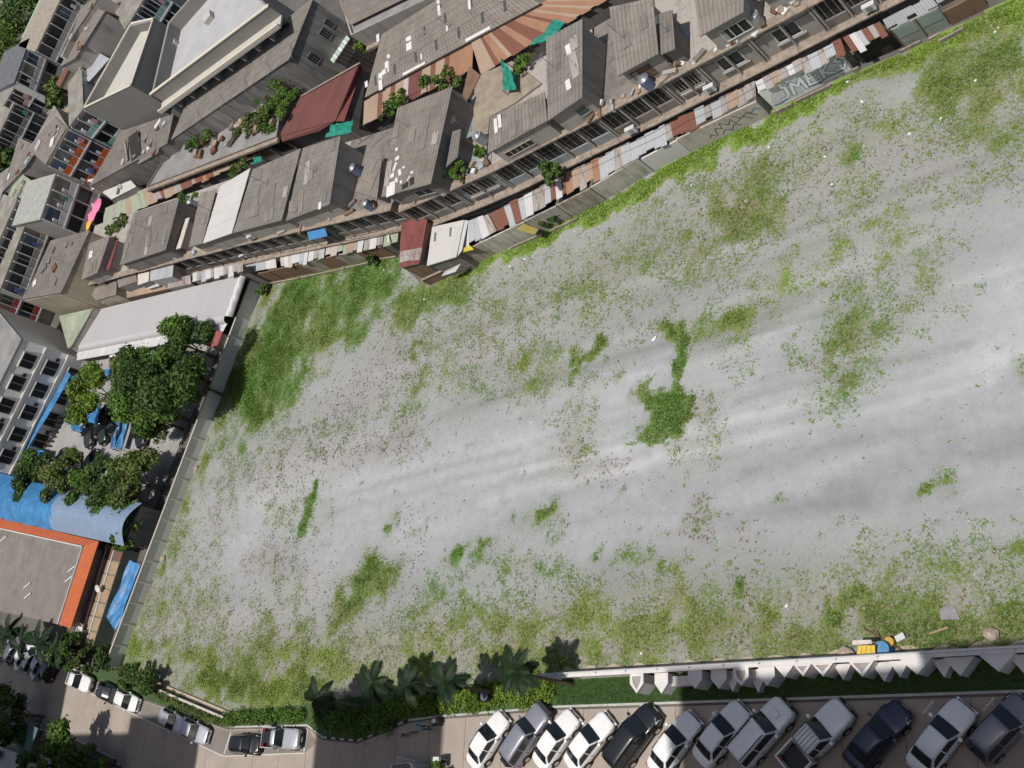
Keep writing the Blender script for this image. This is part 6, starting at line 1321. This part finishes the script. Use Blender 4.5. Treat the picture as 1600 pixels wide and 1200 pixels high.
        for wx in (S['wb'] / 2 + .05, -S['wb'] / 2 + .05):
            ar = MB(); N = 14; R1 = .4
            ar.face([(wx + math.cos(k * math.pi / N) * R1, sg * (h + .006), .3 + math.sin(k * math.pi / N) * R1) for k in range(N + 1)][::-sg]); ar.build('wheel_arch', BLACKP, e, False, Z)
            w_ = MB(); w_.tube((wx, sg * (h - .2), .31), (wx, sg * (h + .025), .31), .31, n=18); wo = w_.build('wheel', RUBBER, e, False, Z)
            rm_ = MB(); rm_.tube((wx, sg * (h + .02), .31), (wx, sg * (h + .035), .31), .2, n=12); ro = rm_.build('rim', CHROME, wo, False, Z)
    g_ = MB(); g_.box((f - .02, 0, .5), (.06, W * .55, .16)); g_.build('grille', BLACKP, e, False, Z)
    b_ = MB(); b_.box((f + .005, 0, .3), (.1, W * .78, .14)); b_.build('bumper', BLACKP if bed or kind == 'suv' else paintm, e, False, Z)
    b_ = MB(); b_.box((-f - .01, 0, .42), (.1, W * .8, .18)); b_.build('bumper', BLACKP if bed else paintm, e, False, Z)
    p_ = MB(); p_.box((f + .06, 0, .42), (.02, .42, .12)); p_.build('number_plate', PLATE, e, False, Z)
    for sg in (-1, 1):
        wp = MB(); wp.tube((xw - .0, sg * .25, bl + .06), (xw - .12, sg * .25 - .5, bl + .12), .012, n=4); wp.build('wiper', BLACKP, e, False, Z)
    if rails:
        for sg in (-1, 1):
            r_ = MB(); r_.tube((xr - .2, sg * hr * .86, zr + .06), (xb + .15, sg * hr * .86, zr + .06), .03, n=6)
            for x in (xr - .2, mid, xb + .15): r_.tube((x, sg * hr * .86, zr - .03), (x, sg * hr * .86, zr + .06), .025, n=5)
            r_.build('roof_rail', BLACKP, e, False, Z)
    if bed:
        x1, x0 = xg - .05, -f + .05; xm, ln = (x0 + x1) / 2, x1 - x0; bz = 1.02
        for sg in (-1, 1):
            q_ = MB(); q_.box((xm, sg * (h - .05), .66), (ln, .1, .72)); q_.build('bed_side', paintm, e, False, Z)
        q_ = MB(); q_.box((x0 + .03, 0, .66), (.08, W - .21, .7)); q_.build('tailgate', paintm, e, False, Z)
        q_ = MB(); q_.box((x1 - .03, 0, .66), (.06, W - .21, .7)); q_.build('bed_front', paintm, e, False, Z)
        q_ = MB(); q_.box((xm, 0, .5), (ln - .13, W - .22, .06)); q_.build('bed_floor', BLACKP, e, False, Z)
        if load == 'deck':
            for k in range(5): q_ = MB(); q_.box((xb + .55 - .0, -hr * .7 + k * hr * .35, zr + .05), (1.2, .06, .02)); q_.build('roof_groove', STEEL, e, False, Z)
    return e
PW = paint('paint_white', (.82, .81, .79)); PS = paint('paint_silver', (.5, .5, .54), .35, .35); PL = paint('paint_lilac_grey', (.3, .3, .35), .4, .35); PB = paint('paint_black', (.012, .013, .016)); PN = paint('paint_navy', (.03, .035, .07), .3); PG = paint('paint_grey', (.2, .2, .22), .4); PD = paint('paint_dark_grey', (.045, .047, .052), .3); PGR = paint('paint_green_black', (.015, .03, .025))
GP = 'cars parked at an angle beside the grass'
def park(i, kind, label, pm, nose, a, **kw):
    S = SPEC[kind]; p = at(nose[0], nose[1], .75); r = R(a); d = S['L'] / 2 - .25
    return car(kind, label, pm, (p.x - math.cos(r) * d, p.y - math.sin(r) * d), r, GP, **kw)
for i, a in enumerate([
 ('sedan', 'white sedan at the left end of the parking row', PW, (782, 1122), 51, {}),
 ('suv', 'square dark grey off-roader with silver roof, second in the parking row', PL, (846, 1112), 49, {}),
 ('sedan', 'white sedan right of the square off-roader', PW, (891, 1120), 49, {}),
 ('sedan', 'white sedan left of the black minivan', PW, (945, 1125), 45, {}),
 ('mpv', 'glossy black minivan in the sunlit part of the row', PB, (1017, 1113), 47, {}),
 ('sedan', 'white sedan on the edge of the building shadow', PW, (1079, 1124), 48, {}),
 ('sedan', 'white sedan, first car fully in the shadow', PW, (1155, 1108), 46, {}),
 ('suv', 'white sport utility car with black roof rails and bonnet scoop', PW, (1224, 1105), 43, dict(rails=True)),
 ('pickup', 'white pickup with open bed in the shadow', PW, (1316, 1109), 41, dict(load='deck')),
 ('sedan', 'dark navy sedan right of the white pickup', PN, (1405, 1110), 44, {}),
 ('sedan', 'white sedan second from the right of the row', PW, (1503, 1107), 48, {}),
 ('hatch', 'grey hatchback cut by the right edge of the picture', PG, (1597, 1101), 43, {})]):
    e = park(i, *a[:5], **a[5])
    if i == 7: MB().box((1.5, 0, 1.1), (.4, .55, .08)).build('bonnet_scoop', PW, e, False, (0, 0, 0))
    if i == 1:
        MB().box((-2.38, 0, .85), (.22, .75, .75)).build('spare_wheel', RUBBER, e, False, (0, 0, 0))
        MB().box((2.42, 0, .6), (.25, 1.5, .35)).build('bull_bar', BLACKP, e, False, (0, 0, 0))
def along(kind, label, pm, rear, front, z=.8, group='cars parked along the hedge', **kw):
    A, B = at(*rear, z), at(*front, z); c = (A + B) / 2; return car(kind, label, pm, (c.x, c.y), math.atan2(B.y - A.y, B.x - A.x), group, **kw)
along('pickup', 'white pickup with open bed at the road corner', PW, (100, 1051), (148, 1076))
along('sedan', 'dark sedan between the white pickup and the pale hatchback', PD, (152, 1075), (182, 1090))
along('hatch', 'white hatchback with its bonnet in shadow', PW, (184, 1087), (211, 1102))
along('sedan', 'silver sedan in the shaded bay, rear one of two', PS, (250, 1114), (284, 1137))
along('sedan', 'grey silver sedan in the bay, its nose in the sun', PS, (285, 1132), (319, 1151))
along('hatch', 'black car parked between the white bay lines', PB, (361, 1162), (404, 1164))
along('single', 'silver pickup with black bed in the last bay', PS, (410, 1152), (467, 1155))
for i, (a, b, k, pm, lb) in enumerate([((2, 1018), (12, 1000), 'sedan', PS, 'silver car nose under the leftmost palm'), ((20, 1024), (30, 1006), 'hatch', PG, 'grey car second under the palms'), ((36, 1030), (46, 1014), 'sedan', PW, 'white car third under the palms'), ((50, 1036), (58, 1020), 'hatch', PS, 'pale car fourth under the palms'), ((62, 1042), (70, 1026), 'sedan', PS, 'silver car fifth under the palms'), ((80, 1048), (88, 1034), 'hatch', PD, 'dark car behind the corner tree')]):
    A = at(*a, .5); B = at(*b, .5); r = math.atan2(B.y - A.y, B.x - A.x); car(k, lb, pm, ((A.x + B.x) / 2, (A.y + B.y) / 2), r, 'shaded cars under the palms')
# the breakers' yard
def vpx(kind, label, pm, px, ang, **kw): p = at(*px, .6); return car(kind, label, pm, (p.x, p.y), R(ang), 'vehicles in the yard', **kw)
vpx('hatch', 'small black and white car under the warehouse canopy', PD, (184, 554), 165, roofm=PW)
vpx('suv', 'black car facing down the yard between tree and wall', PB, (222, 672), -75)
vpx('pickup', 'dark green truck under the yellow-green tree', PGR, (163, 665), -75)
vpx('single', 'scrap pickup with dark grey body beside the green truck', PD, (140, 672), -70)
vpx('single', 'old dark pickup next to the blue sheets', PD, (183, 668), -75)
for i, (px, z, lb) in enumerate([([(112, 672), (128, 675), (122, 645), (108, 642)], 1.7, 'blue tarpaulin over a vehicle at the left of the yard'), ([(126, 657), (150, 662), (160, 632), (138, 628)], 2.2, 'blue tarpaulin stretched under the yellow-green tree'), ([(172, 700), (176, 702), (190, 655), (184, 652)], 1.2, 'narrow blue tarpaulin strip hanging on the old pickup'), ([(180, 700), (188, 702), (202, 652), (196, 650)], 1.2, 'second blue tarpaulin strip beside the old pickup'), ([(112, 600), (148, 590), (150, 578), (112, 588)], 2.6, 'blue tarpaulin along the top of the yard'), ([(152, 592), (190, 588), (192, 574), (154, 578)], 2.6, 'blue tarpaulin behind the middle tree'), ([(196, 588), (250, 580), (250, 566), (198, 572)], 2.6, 'blue tarpaulin behind the large dark tree'), ([(44, 714), (68, 716), (70, 704), (48, 702)], 1.5, 'blue tarpaulin over a stall near the motorcycles')]): net('blue_tarp', lb, px, z, TARPB, 'tarpaulin')
def motorbike(label, p, rz, pm, group):
    e = empty('motorcycle', (p[0], p[1], .012), label, 'motorcycle', group, rz); Z = (0, 0, 0)
    for x in (.62, -.62):
        m = MB(); m.tube((x, -.05, .29), (x, .05, .29), .29, n=14); m.build('wheel', RUBBER, e, False, Z)
    m = MB(); m.box((-.05, 0, .5), (.7, .2, .3)); m.box((.35, 0, .62), (.3, .18, .35), 0, ('Y', -.4)); m.build('body', pm, e, False, Z)
    m = MB(); m.box((-.3, 0, .74), (.65, .24, .1)); m.build('seat', BLACKP, e, False, Z)
    m = MB(); m.tube((.45, -.33, 1.0), (.45, .33, 1.0), .02, n=5); m.tube((.45, 0, 1.0), (.62, 0, .3), .03, n=5); m.build('handlebar', CHROME, e, False, Z)
for i in range(9):
    p = a2(98 - i * 3.4, 655 + i * 7.2); motorbike(['first', 'second', 'third', 'fourth', 'fifth', 'sixth', 'seventh', 'eighth', 'ninth'][i] + ' motorcycle from the top of the slanted row by the white apartments', p, R(-10), [PB, PN, PD, paint('paint_red', (.3, .02, .02)), PS][i % 5], 'motorcycles in a slanted row in the yard')
for i, (p, lb) in enumerate([((95, 722), 'scrap car body in the lower line of the yard, leftmost'), ((118, 728), 'scrap car body in the lower line of the yard, middle'), ((145, 722), 'scrap car body in the lower line of the yard, near the wall')]): vpx('hatch', lb, [PD, PG, PB][i], p, 100 + i * 12)
e, cc, pl = block('red_hut', 'tiny hut with red sheet roof against the concrete wall', 'hut', RW((322, 540), (338, 546), (348, 520), (332, 514)), 2.2, 2.4, CREAM, sheetm('red_sheet', (.38, .09, .09), .25, 1, 3, var=.06), ins=.1)

# ================================================================== SMALL THINGS
def aircon(label, px, z):
    p = at(*px, z); d = Vector((1, .06, 0)).normalized(); e = empty('air_conditioner', (p.x, p.y, z - .3), label, 'air conditioner', 'air conditioners on the lower ledge', .06); Z = (0, 0, 0)
    MB().box((0, 0, .3), (.85, .34, .6)).build('casing', FRAME, e, False, Z); MB().tube((0, -.175, .3), (0, -.19, .3), .22, n=14).build('fan_grille', STEEL, e, False, Z)
    m = MB(); m.box((-.3, 0, -.1), (.06, .4, .2)); m.box((.3, 0, -.1), (.06, .4, .2)); m.build('bracket', STEEL, e, False, Z)
aircon('white air conditioner above the plain pale zinc sheets', (986, 203), 3.75); aircon('white air conditioner box below the louvred window', (1109, 138), 3.75); aircon('white air conditioner above the torn rusty sheets', (1358, 11), 3.75); aircon('white air conditioner on the upper ledge left of the blue canopy', (392, 370), 6.9); aircon('white air conditioner on the lower ledge below the white roof', (380, 400), 3.75)
# rubbish by the white wall
def crate(label, px, z, size, mat, rz=0):
    p = at(*px, z); e = empty('plastic_crate', (p.x, p.y, z), label, 'crate', None, rz); Z = (0, 0, 0); w_, d_2, h_2 = size
    MB().box((0, 0, .03), (w_, d_2, .04)).build('base', mat, e, False, Z)
    for sg in (-1, 1):
        for k in range(3):
            MB().box((0, sg * d_2 / 2, .1 + k * h_2 / 3), (w_ + .03, .03, h_2 / 3 - .04)).build('slat', mat, e, False, Z); MB().box((sg * w_ / 2, 0, .1 + k * h_2 / 3), (.03, d_2 - .04, h_2 / 3 - .04)).build('slat', mat, e, False, Z)
    return e
YEL = plain('yellow_plastic', (.6, .42, .06), var=.2, scale=5)
e = root('yellow_awning_cart', (*a2(1355, 1022), 0), 'yellow sheeted stall pressed against the white wall', 'stall')
c = [at(1338, 1028, 1.1), at(1369, 1024, 1.1), at(1368, 1008, 1.3), at(1342, 1009, 1.3)]
for k in range(8):
    a, b, c2, d2 = c[0].lerp(c[1], k / 8), c[0].lerp(c[1], (k + 1) / 8 - .01), c[3].lerp(c[2], (k + 1) / 8 - .01), c[3].lerp(c[2], k / 8); z = Vector((0, 0, .03 * (k % 2))); MB().slab([a + z, b + z, c2 + z, d2 + z], .05).build('sheet', YEL, e)
MB().prism(inset([(q.x, q.y) for q in c], .12), 0, 1.08).build('box', plain('dirty_yellow', (.35, .27, .08), var=.2), e)
MB().slab([at(1333, 1008, 1.3), at(1364, 1006, 1.3), at(1362, 1000, 1.4), at(1333, 1001, 1.4)], .1).build('banner', [plain('banner_white', (.6, .5, .48), var=.2, scale=6)][0], e)
p = at(1382, 1016, .5); e = root('blue_bin', (p.x, p.y, 0), 'blue drum with rags beside the yellow stall', 'bin')
m = MB(); m.tube((p.x, p.y, .02), (p.x, p.y, .95), .42, .46, 14); m.build('drum', plain('blue_drum', (.08, .22, .38), var=.3, scale=4), e); MB().tube((p.x + .3, p.y + .45, .02), (p.x + .3, p.y + .45, .55), .26, .28, 12).build('pot', plain('ochre_pot', (.5, .3, .05)), e)
for i, (a, b, lb) in enumerate([((1350, 982), (1420, 1022), 'long brown timber pole leaning by the yellow stall'), ((1378, 998), (1408, 990), 'short timber leaning across the long pole'), ((1370, 985), (1374, 997), 'thin stick near the timber poles'), ((1452, 990), (1482, 980), 'pale bamboo stick lying in the grass')]):
    A, B = at(*a, .08), at(*b, .14); tag(MB().tube(A, B, .06, n=6).build('timber_pole', WOOD if i < 3 else TANS), lb, 'pole')
p = at(1407, 996, .15); tag(MB().box((p.x, p.y, .14), (.55, .35, .25), .4).build('white_box', FRAME), 'white foam box beside the poles', 'box')
c = [at(x, y, .1) for x, y in ((1470, 968), (1500, 968), (1491, 945), (1468, 951))]
tag(MB().prism([(q.x, q.y) for q in c], .02, .1).build('grey_panel', wallm('panel_board', (.26, .25, .26), (.1, .1, .1), .5)), 'square grey board lying in the grass at right', 'board')
def rock(label, px, s_, seed, mat=SAND):
    p = at(*px, s_ * .3); g = random.Random(seed); m = MB(); N = 8; rings = []
    for i in range(4): 
        z = s_ * (.02 + .25 * i); r0 = s_ * (.55, .6, .45, .12)[i]; rings.append([(p.x + math.cos(k / N * 6.283) * r0 * g.uniform(.75, 1.2), p.y + math.sin(k / N * 6.283) * r0 * g.uniform(.75, 1.2), z) for k in range(N)])
    loft(m, rings, True); return tag(m.build('rock', mat), label, 'rock')
rock('tan rock in the grass right of the grey board', (1549, 992), .75, 1); rock('pale rock by the sand edge left of the yellow stall', (1321, 1021), .8, 2); rock('white rock heap at the foot of the concrete wall', (254, 872), .6, 3); rock('pale lump at the base of the concrete wall, upper', (306, 732), .55, 4); rock('pale lump beside the dark retaining wall', (535, 1084), .5, 5)
LIT = plain('litter_white', (.7, .68, .66)); li = [(1201, 230), (1324, 128), (1289, 245), (1268, 160), (1347, 159), (1421, 209), (1470, 185), (1300, 288), (1222, 218), (898, 361), (820, 405), (797, 416), (1524, 126), (1350, 227), (1022, 532), (663, 468), (660, 440), (600, 422), (635, 430), (1002, 1021), (1229, 947), (1555, 50), (1560, 43), (830, 660), (1165, 315), (1080, 290)]
gl = random.Random(5)
for x, y in li:
    p = at(x, y, .05); s_ = gl.uniform(.1, .22); m = MB(); m.box((p.x, p.y, .05), (s_, s_ * .7, .06), gl.uniform(0, 3)); o = m.build('litter', LIT); tag(o, 'scrap of white litter lying on the gravel lot', 'litter', 'litter scattered over the lot')
tag(MB().slab([at(1017, 533, .05), at(1023, 532, .05), at(1026, 526, .1), at(1024, 525, .12)], .03).build('white_sheet', LIT), 'crumpled white plastic sheet above the dense weed patch', 'litter')
# bin in the planting, guard booth, barrier frame, cyclist
p = at(761, 1088, .5); e = root('litter_bin', (p.x, p.y, .07), 'round black bin standing in the bright planting', 'bin')
m = MB(); m.tube((p.x, p.y, .07), (p.x, p.y, .85), .36, .4, 16); m.build('drum', BLACKP, e); MB().tube((p.x, p.y, .852), (p.x, p.y, .9), .36, .3, 16).build('lid', plain('bin_lid', (.12, .11, .16)), e)
e, cc, pl = flat('guard_booth', 'small grey guard booth with white framed flat roof at the bottom', 'booth', RW((609, 1212), (648, 1210), (641, 1191), (610, 1194)), 2.5, plain('booth_grey', (.3, .32, .33)), plain('booth_deck', (.14, .13, .13)), par=.12, pt=.12, parm=FRAME)
f0 = [at(620, 1190, 1.1), at(621, 1183, 1.1), at(648, 1189, 1.1), at(648, 1193, 1.1)]
e = root('gate_frame', (f0[1].x, f0[1].y, 0), 'white tubular barrier frame behind the guard booth', 'barrier'); m = MB(); m.path(f0, .045)
for q in f0: m.tube((q.x, q.y, .02), (q.x, q.y, 1.1), .04)
m.build('frame', FRAME, e)
bush('round_bush', 'clipped green bush at the bottom edge beside the booth', (684, 1197), .8, .95, 1.0, 1800, LEAF2, base=.02, seed=91)
p = at(682, 1186, 1.2); e = root('small_sign', (p.x, p.y, 0), 'small white board on posts above the clipped bush', 'sign'); MB().box((p.x, p.y, 1.15), (.6, .3, .25)).build('board', FRAME, e)
m = MB(); m.tube((p.x - .2, p.y, .02), (p.x - .2, p.y, 1.1), .03); m.tube((p.x + .2, p.y, .02), (p.x + .2, p.y, 1.1), .03); m.build('post', STEEL, e)
def bicycle(label, p, rz):
    e = empty('bicycle', (p[0], p[1], .02), label, 'bicycle', None, rz); Z = (0, 0, 0)
    for x in (.52, -.52):
        m = MB(); N = 18
        for k in range(N): m.tube((x + .32 * math.cos(k * 6.283 / N), 0, .34 + .32 * math.sin(k * 6.283 / N)), (x + .32 * math.cos((k + 1) * 6.283 / N), 0, .34 + .32 * math.sin((k + 1) * 6.283 / N)), .022, n=4)
        for k in range(6): m.tube((x, 0, .34), (x + .31 * math.cos(k * 1.047), 0, .34 + .31 * math.sin(k * 1.047)), .006, n=3)
        m.build('wheel', RUBBER, e, False, Z)
    m = MB()
    for a, b in [((-.52, 0, .34), (-.05, 0, .3)), ((-.05, 0, .3), (-.18, 0, .8)), ((-.18, 0, .78), (.36, 0, .82)), ((-.05, 0, .3), (.36, 0, .72)), ((.36, 0, .7), (.36, 0, .98)), ((.36, 0, .82), (.52, 0, .34)), ((-.18, 0, .72), (-.52, 0, .34))]: m.tube(a, b, .02, n=5)
    m.build('frame', PD, e, False, Z); m = MB(); m.tube((.34, -.28, 1.0), (.34, .28, 1.0), .016, n=5); m.build('handlebar', CHROME, e, False, Z)
    m = MB(); m.box((-.2, 0, .86), (.26, .14, .06)); m.build('saddle', BLACKP, e, False, Z)
bicycle('dark bicycle standing in the shade left of the person', a2(645, 1148), R(15))
# person: one continuous skinned figure, leaning over a small handcart
def person(label, p, rz):
    V_ = [(0, 0, .92), (.1, 0, 1.12), (.2, 0, 1.36), (.26, 0, 1.47), (.3, 0, 1.58), (.33, 0, 1.68),
          (.2, .17, 1.38), (.38, .24, 1.14), (.6, .2, 1.02), (.68, .19, 1.0), (.2, -.17, 1.38), (.38, -.24, 1.14), (.6, -.2, 1.02), (.68, -.19, 1.0),
          (-.02, .1, .86), (.02, .12, .48), (-.06, .12, .08), (.1, .13, .04), (-.02, -.1, .86), (.06, -.12, .48), (.04, -.12, .08), (.2, -.13, .04)]
    E_ = [(0, 1), (1, 2), (2, 3), (3, 4), (4, 5), (2, 6), (6, 7), (7, 8), (8, 9), (2, 10), (10, 11), (11, 12), (12, 13), (0, 14), (14, 15), (15, 16), (16, 17), (0, 18), (18, 19), (19, 20), (20, 21)]
    rd = [.15, .15, .17, .06, .1, .09, .075, .055, .04, .035, .075, .055, .04, .035, .095, .065, .05, .04, .095, .065, .05, .04]
    me = bpy.data.meshes.new('person'); me.from_pydata(V_, E_, []); o = bpy.data.objects.new('person_tmp', me); col.objects.link(o)
    sk = o.modifiers.new('s', 'SKIN'); sb = o.modifiers.new('d', 'SUBSURF'); sb.levels = 2
    for i, r in enumerate(rd): me.skin_vertices[0].data[i].radius = (r, r)
    me.skin_vertices[0].data[0].use_root = True
    dg = bpy.context.evaluated_depsgraph_get(); m2 = bpy.data.meshes.new_from_object(o.evaluated_get(dg)); bpy.data.objects.remove(o)
    m2.materials.clear()
    for mt in (plain('blue_shirt', (.12, .33, .58), var=.15, scale=5), plain('dark_trousers', (.03, .03, .04)), plain('skin', (.32, .18, .11)), plain('hair', (.015, .012, .01))): m2.materials.append(mt)
    for f in m2.polygons:
        c = f.center; k = 0
        if c.z < .95: k = 1
        if c.z < .09: k = 3
        if c.z > 1.5: k = 2
        if c.z > 1.63 or (c.z > 1.52 and c.x < .27): k = 3
        if .48 < c.x and .9 < c.z < 1.2: k = 2
        f.material_index = k
    m2.shade_smooth(); q = bpy.data.objects.new('person', m2); col.objects.link(q); q.location = (p[0], p[1], .012); q.rotation_euler = (0, 0, rz)
    return tag(q, label, 'person')
pp = a2(672, 1138); person('person in a light blue shirt leaning over a handcart', pp, R(20))
hc = empty('handcart', (pp[0] + 1.15, pp[1] + .45, .012), 'small dark handcart pushed by the person in blue', 'handcart', None, R(20)); Z = (0, 0, 0)
MB().box((0, 0, .5), (.7, .5, .4)).build('tray', BLACKP, hc, False, Z); m = MB(); m.tube((-.35, .2, .65), (-.52, .2, 1.0), .02); m.tube((-.35, -.2, .65), (-.52, -.2, 1.0), .02); m.tube((-.52, -.22, 1.0), (-.52, .22, 1.0), .02); m.build('handle', STEEL, hc, False, Z)
for sg in (-1, 1): MB().tube((.1, sg * .27, .16), (.1, sg * .32, .16), .16, n=12).build('wheel', RUBBER, hc, False, Z)
MB().box((0, 0, .78), (.35, .28, .16)).build('white_bag', FRAME, hc, False, Z)
# lamp post casting on the left road
p = at(38, 1036, 0); e = root('lamp_post', (p.x, p.y, 0), 'slim dark lamp post beside the shaded cars', 'lamp post'); MB().tube((p.x, p.y, 0), (p.x, p.y, 5.5), .07, .05, 8).build('pole', STEEL, e); MB().box((p.x, p.y, 5.55), (.9, .3, .14)).build('lamp_head', STEEL, e)

# ================================================================== WIRES, AERIALS, TANKS
WIRE = plain('cable_black', (.02, .02, .02)); gw = random.Random(21)
def cable(label, pts, z, sag=.35, r=.022):
    P_ = [at(x, y, zz) for (x, y), zz in zip(pts, z if hasattr(z, '__len__') else [z] * len(pts))]; m = MB(); L_ = []
    for a, b in zip(P_[:-1], P_[1:]):
        for k in range(8): t = k / 8; q = a.lerp(b, t); q.z -= sag * 4 * t * (1 - t); L_.append(q)
    L_.append(P_[-1]); m.path(L_, r, 4); return tag(m.build('cable', WIRE), label, 'cable', 'cables along the rows')
cable('black cable sagging along the upper ledge of the right row', [(740, 292), (830, 246), (900, 210), (990, 160), (1090, 108), (1200, 48), (1290, 0)], 5.7)
cable('black cable above the lower ledge of the right row', [(720, 340), (800, 308), (880, 270), (960, 232), (1060, 182), (1170, 126), (1300, 58)], 4.0)
cable('black cable along the left row ledge', [(130, 452), (220, 426), (330, 398), (430, 376), (520, 356), (610, 334)], 5.6)
cable('cable bundle over the lane behind the warehouse', [(140, 458), (230, 436), (310, 414), (390, 396), (480, 380), (620, 352)], 4.4, .5, .03)
cable('cable crossing from the terrace to the tan roof', [(560, 225), (640, 150), (700, 100)], (7.5, 8, 7.5), .4)
cable('cable across the far left street', [(20, 200), (70, 120), (110, 60), (150, 10)], (11, 12, 12, 12), .8)
cable('second cable across the far left street', [(5, 300), (45, 220), (90, 140), (130, 80)], (11, 11.5, 12, 12), .8)
for i, (x, y, z) in enumerate([(640, 200, 8.9), (735, 205, 6.2), (872, 110, 9.1), (975, 60, 8.9), (1045, 50, 8.3), (420, 290, 8.9), (495, 270, 8.9), (330, 330, 8.9), (235, 360, 8.9), (150, 400, 8.5), (700, 40, 7.6), (380, 80, 9.8), (240, 230, 8.6), (100, 410, 9.2)]):
    p = at(x, y, z); m = MB(); h_ = gw.uniform(1.4, 2.6); m.tube((p.x, p.y, z - .2), (p.x, p.y, z + h_), .025, n=5)
    for k in range(5): m.tube((p.x - .35 + k * .03, p.y - .3 + k * .15, z + h_ - .1), (p.x + .35 - k * .03, p.y - .3 + k * .15, z + h_ - .1), .012, n=4)
    m.tube((p.x, p.y - .35, z + h_ - .1), (p.x, p.y + .4, z + h_ - .1), .014, n=4)
    tag(m.build('television_aerial', STEEL), ['aerial on the spotted grey roof', 'aerial on the dirt terrace', 'aerial on the tall part of the notched roof', 'aerial on the pale patched roof', 'aerial on the mossy strip roof', 'aerial on the plain grey roof right of the white one', 'aerial on the roof beside the green netting', 'aerial on the brown strip by the white roof', 'aerial on the streaked grey roof', 'aerial on the small cream roof', 'aerial on the skylight dotted roof', 'aerial on the long grey terrace roof', 'aerial on the narrow roof above the arcade', 'aerial on the grey tiled roof'][i], 'aerial', 'television aerials')
for i, (x, y, z) in enumerate([(555, 265, 6.2), (750, 215, 6.4), (1062, 52, 6.2), (1180, 30, 6.2), (575, 320, 6.2), (300, 318, 6.2), (1010, 128, 6.2)]):
    p = at(x, y, z + .6); e = root('water_tank', (p.x, p.y, z), ['water tank on the terrace below the green netting', 'water tank on the dirt terrace', 'water tank beside the mossy strip roof', 'water tank on the terrace right of the three windows', 'water tank near the ridged roof by the maroon gable', 'water tank by the potted shrubs', 'water tank under the boarded window'][i], 'water tank', 'water tanks on the rows')
    m = MB(); m.tube((p.x, p.y, z), (p.x, p.y, z + 1.1), .45, .45, 16); m.build('tank', plain('tank_grey%d' % (i % 2), (.33, .33, .34) if i % 2 else (.12, .16, .24)), e); MB().tube((p.x, p.y, z + 1.1), (p.x, p.y, z + 1.25), .4, .18, 16).build('lid', STEEL, e)
# odds and ends on the terraces of the front row
for nm, x0, x1, off, n_ in (('right', 625, 1250, 0, 70), ('left', 190, 600, 0, 45)):
    e = root('terrace_clutter', (*at(900 if nm == 'right' else 400, 200 if nm == 'right' else 375, ZU)[:2], ZU), 'boards, pots and scraps along the upper ledge of the %s row' % nm, 'clutter')
    for k in range(n_):
        x = gw.uniform(x0, x1); y = (ux(x) if nm == 'right' else LU(x))[1] - gw.uniform(4, 26); p = at(x, y, ZU)
        MB().box((p.x, p.y, ZU - .1 + gw.uniform(.05, .3)), (gw.uniform(.2, 1.3), gw.uniform(.15, .5), gw.uniform(.1, .5)), gw.uniform(0, 3)).build('piece', gw.choice([WP, CONCD, RUST, ZINC, BROWNW, TANS, WOOD, PLAST, LEDGE, TARPB if gw.random() < .15 else CONCD]), e)
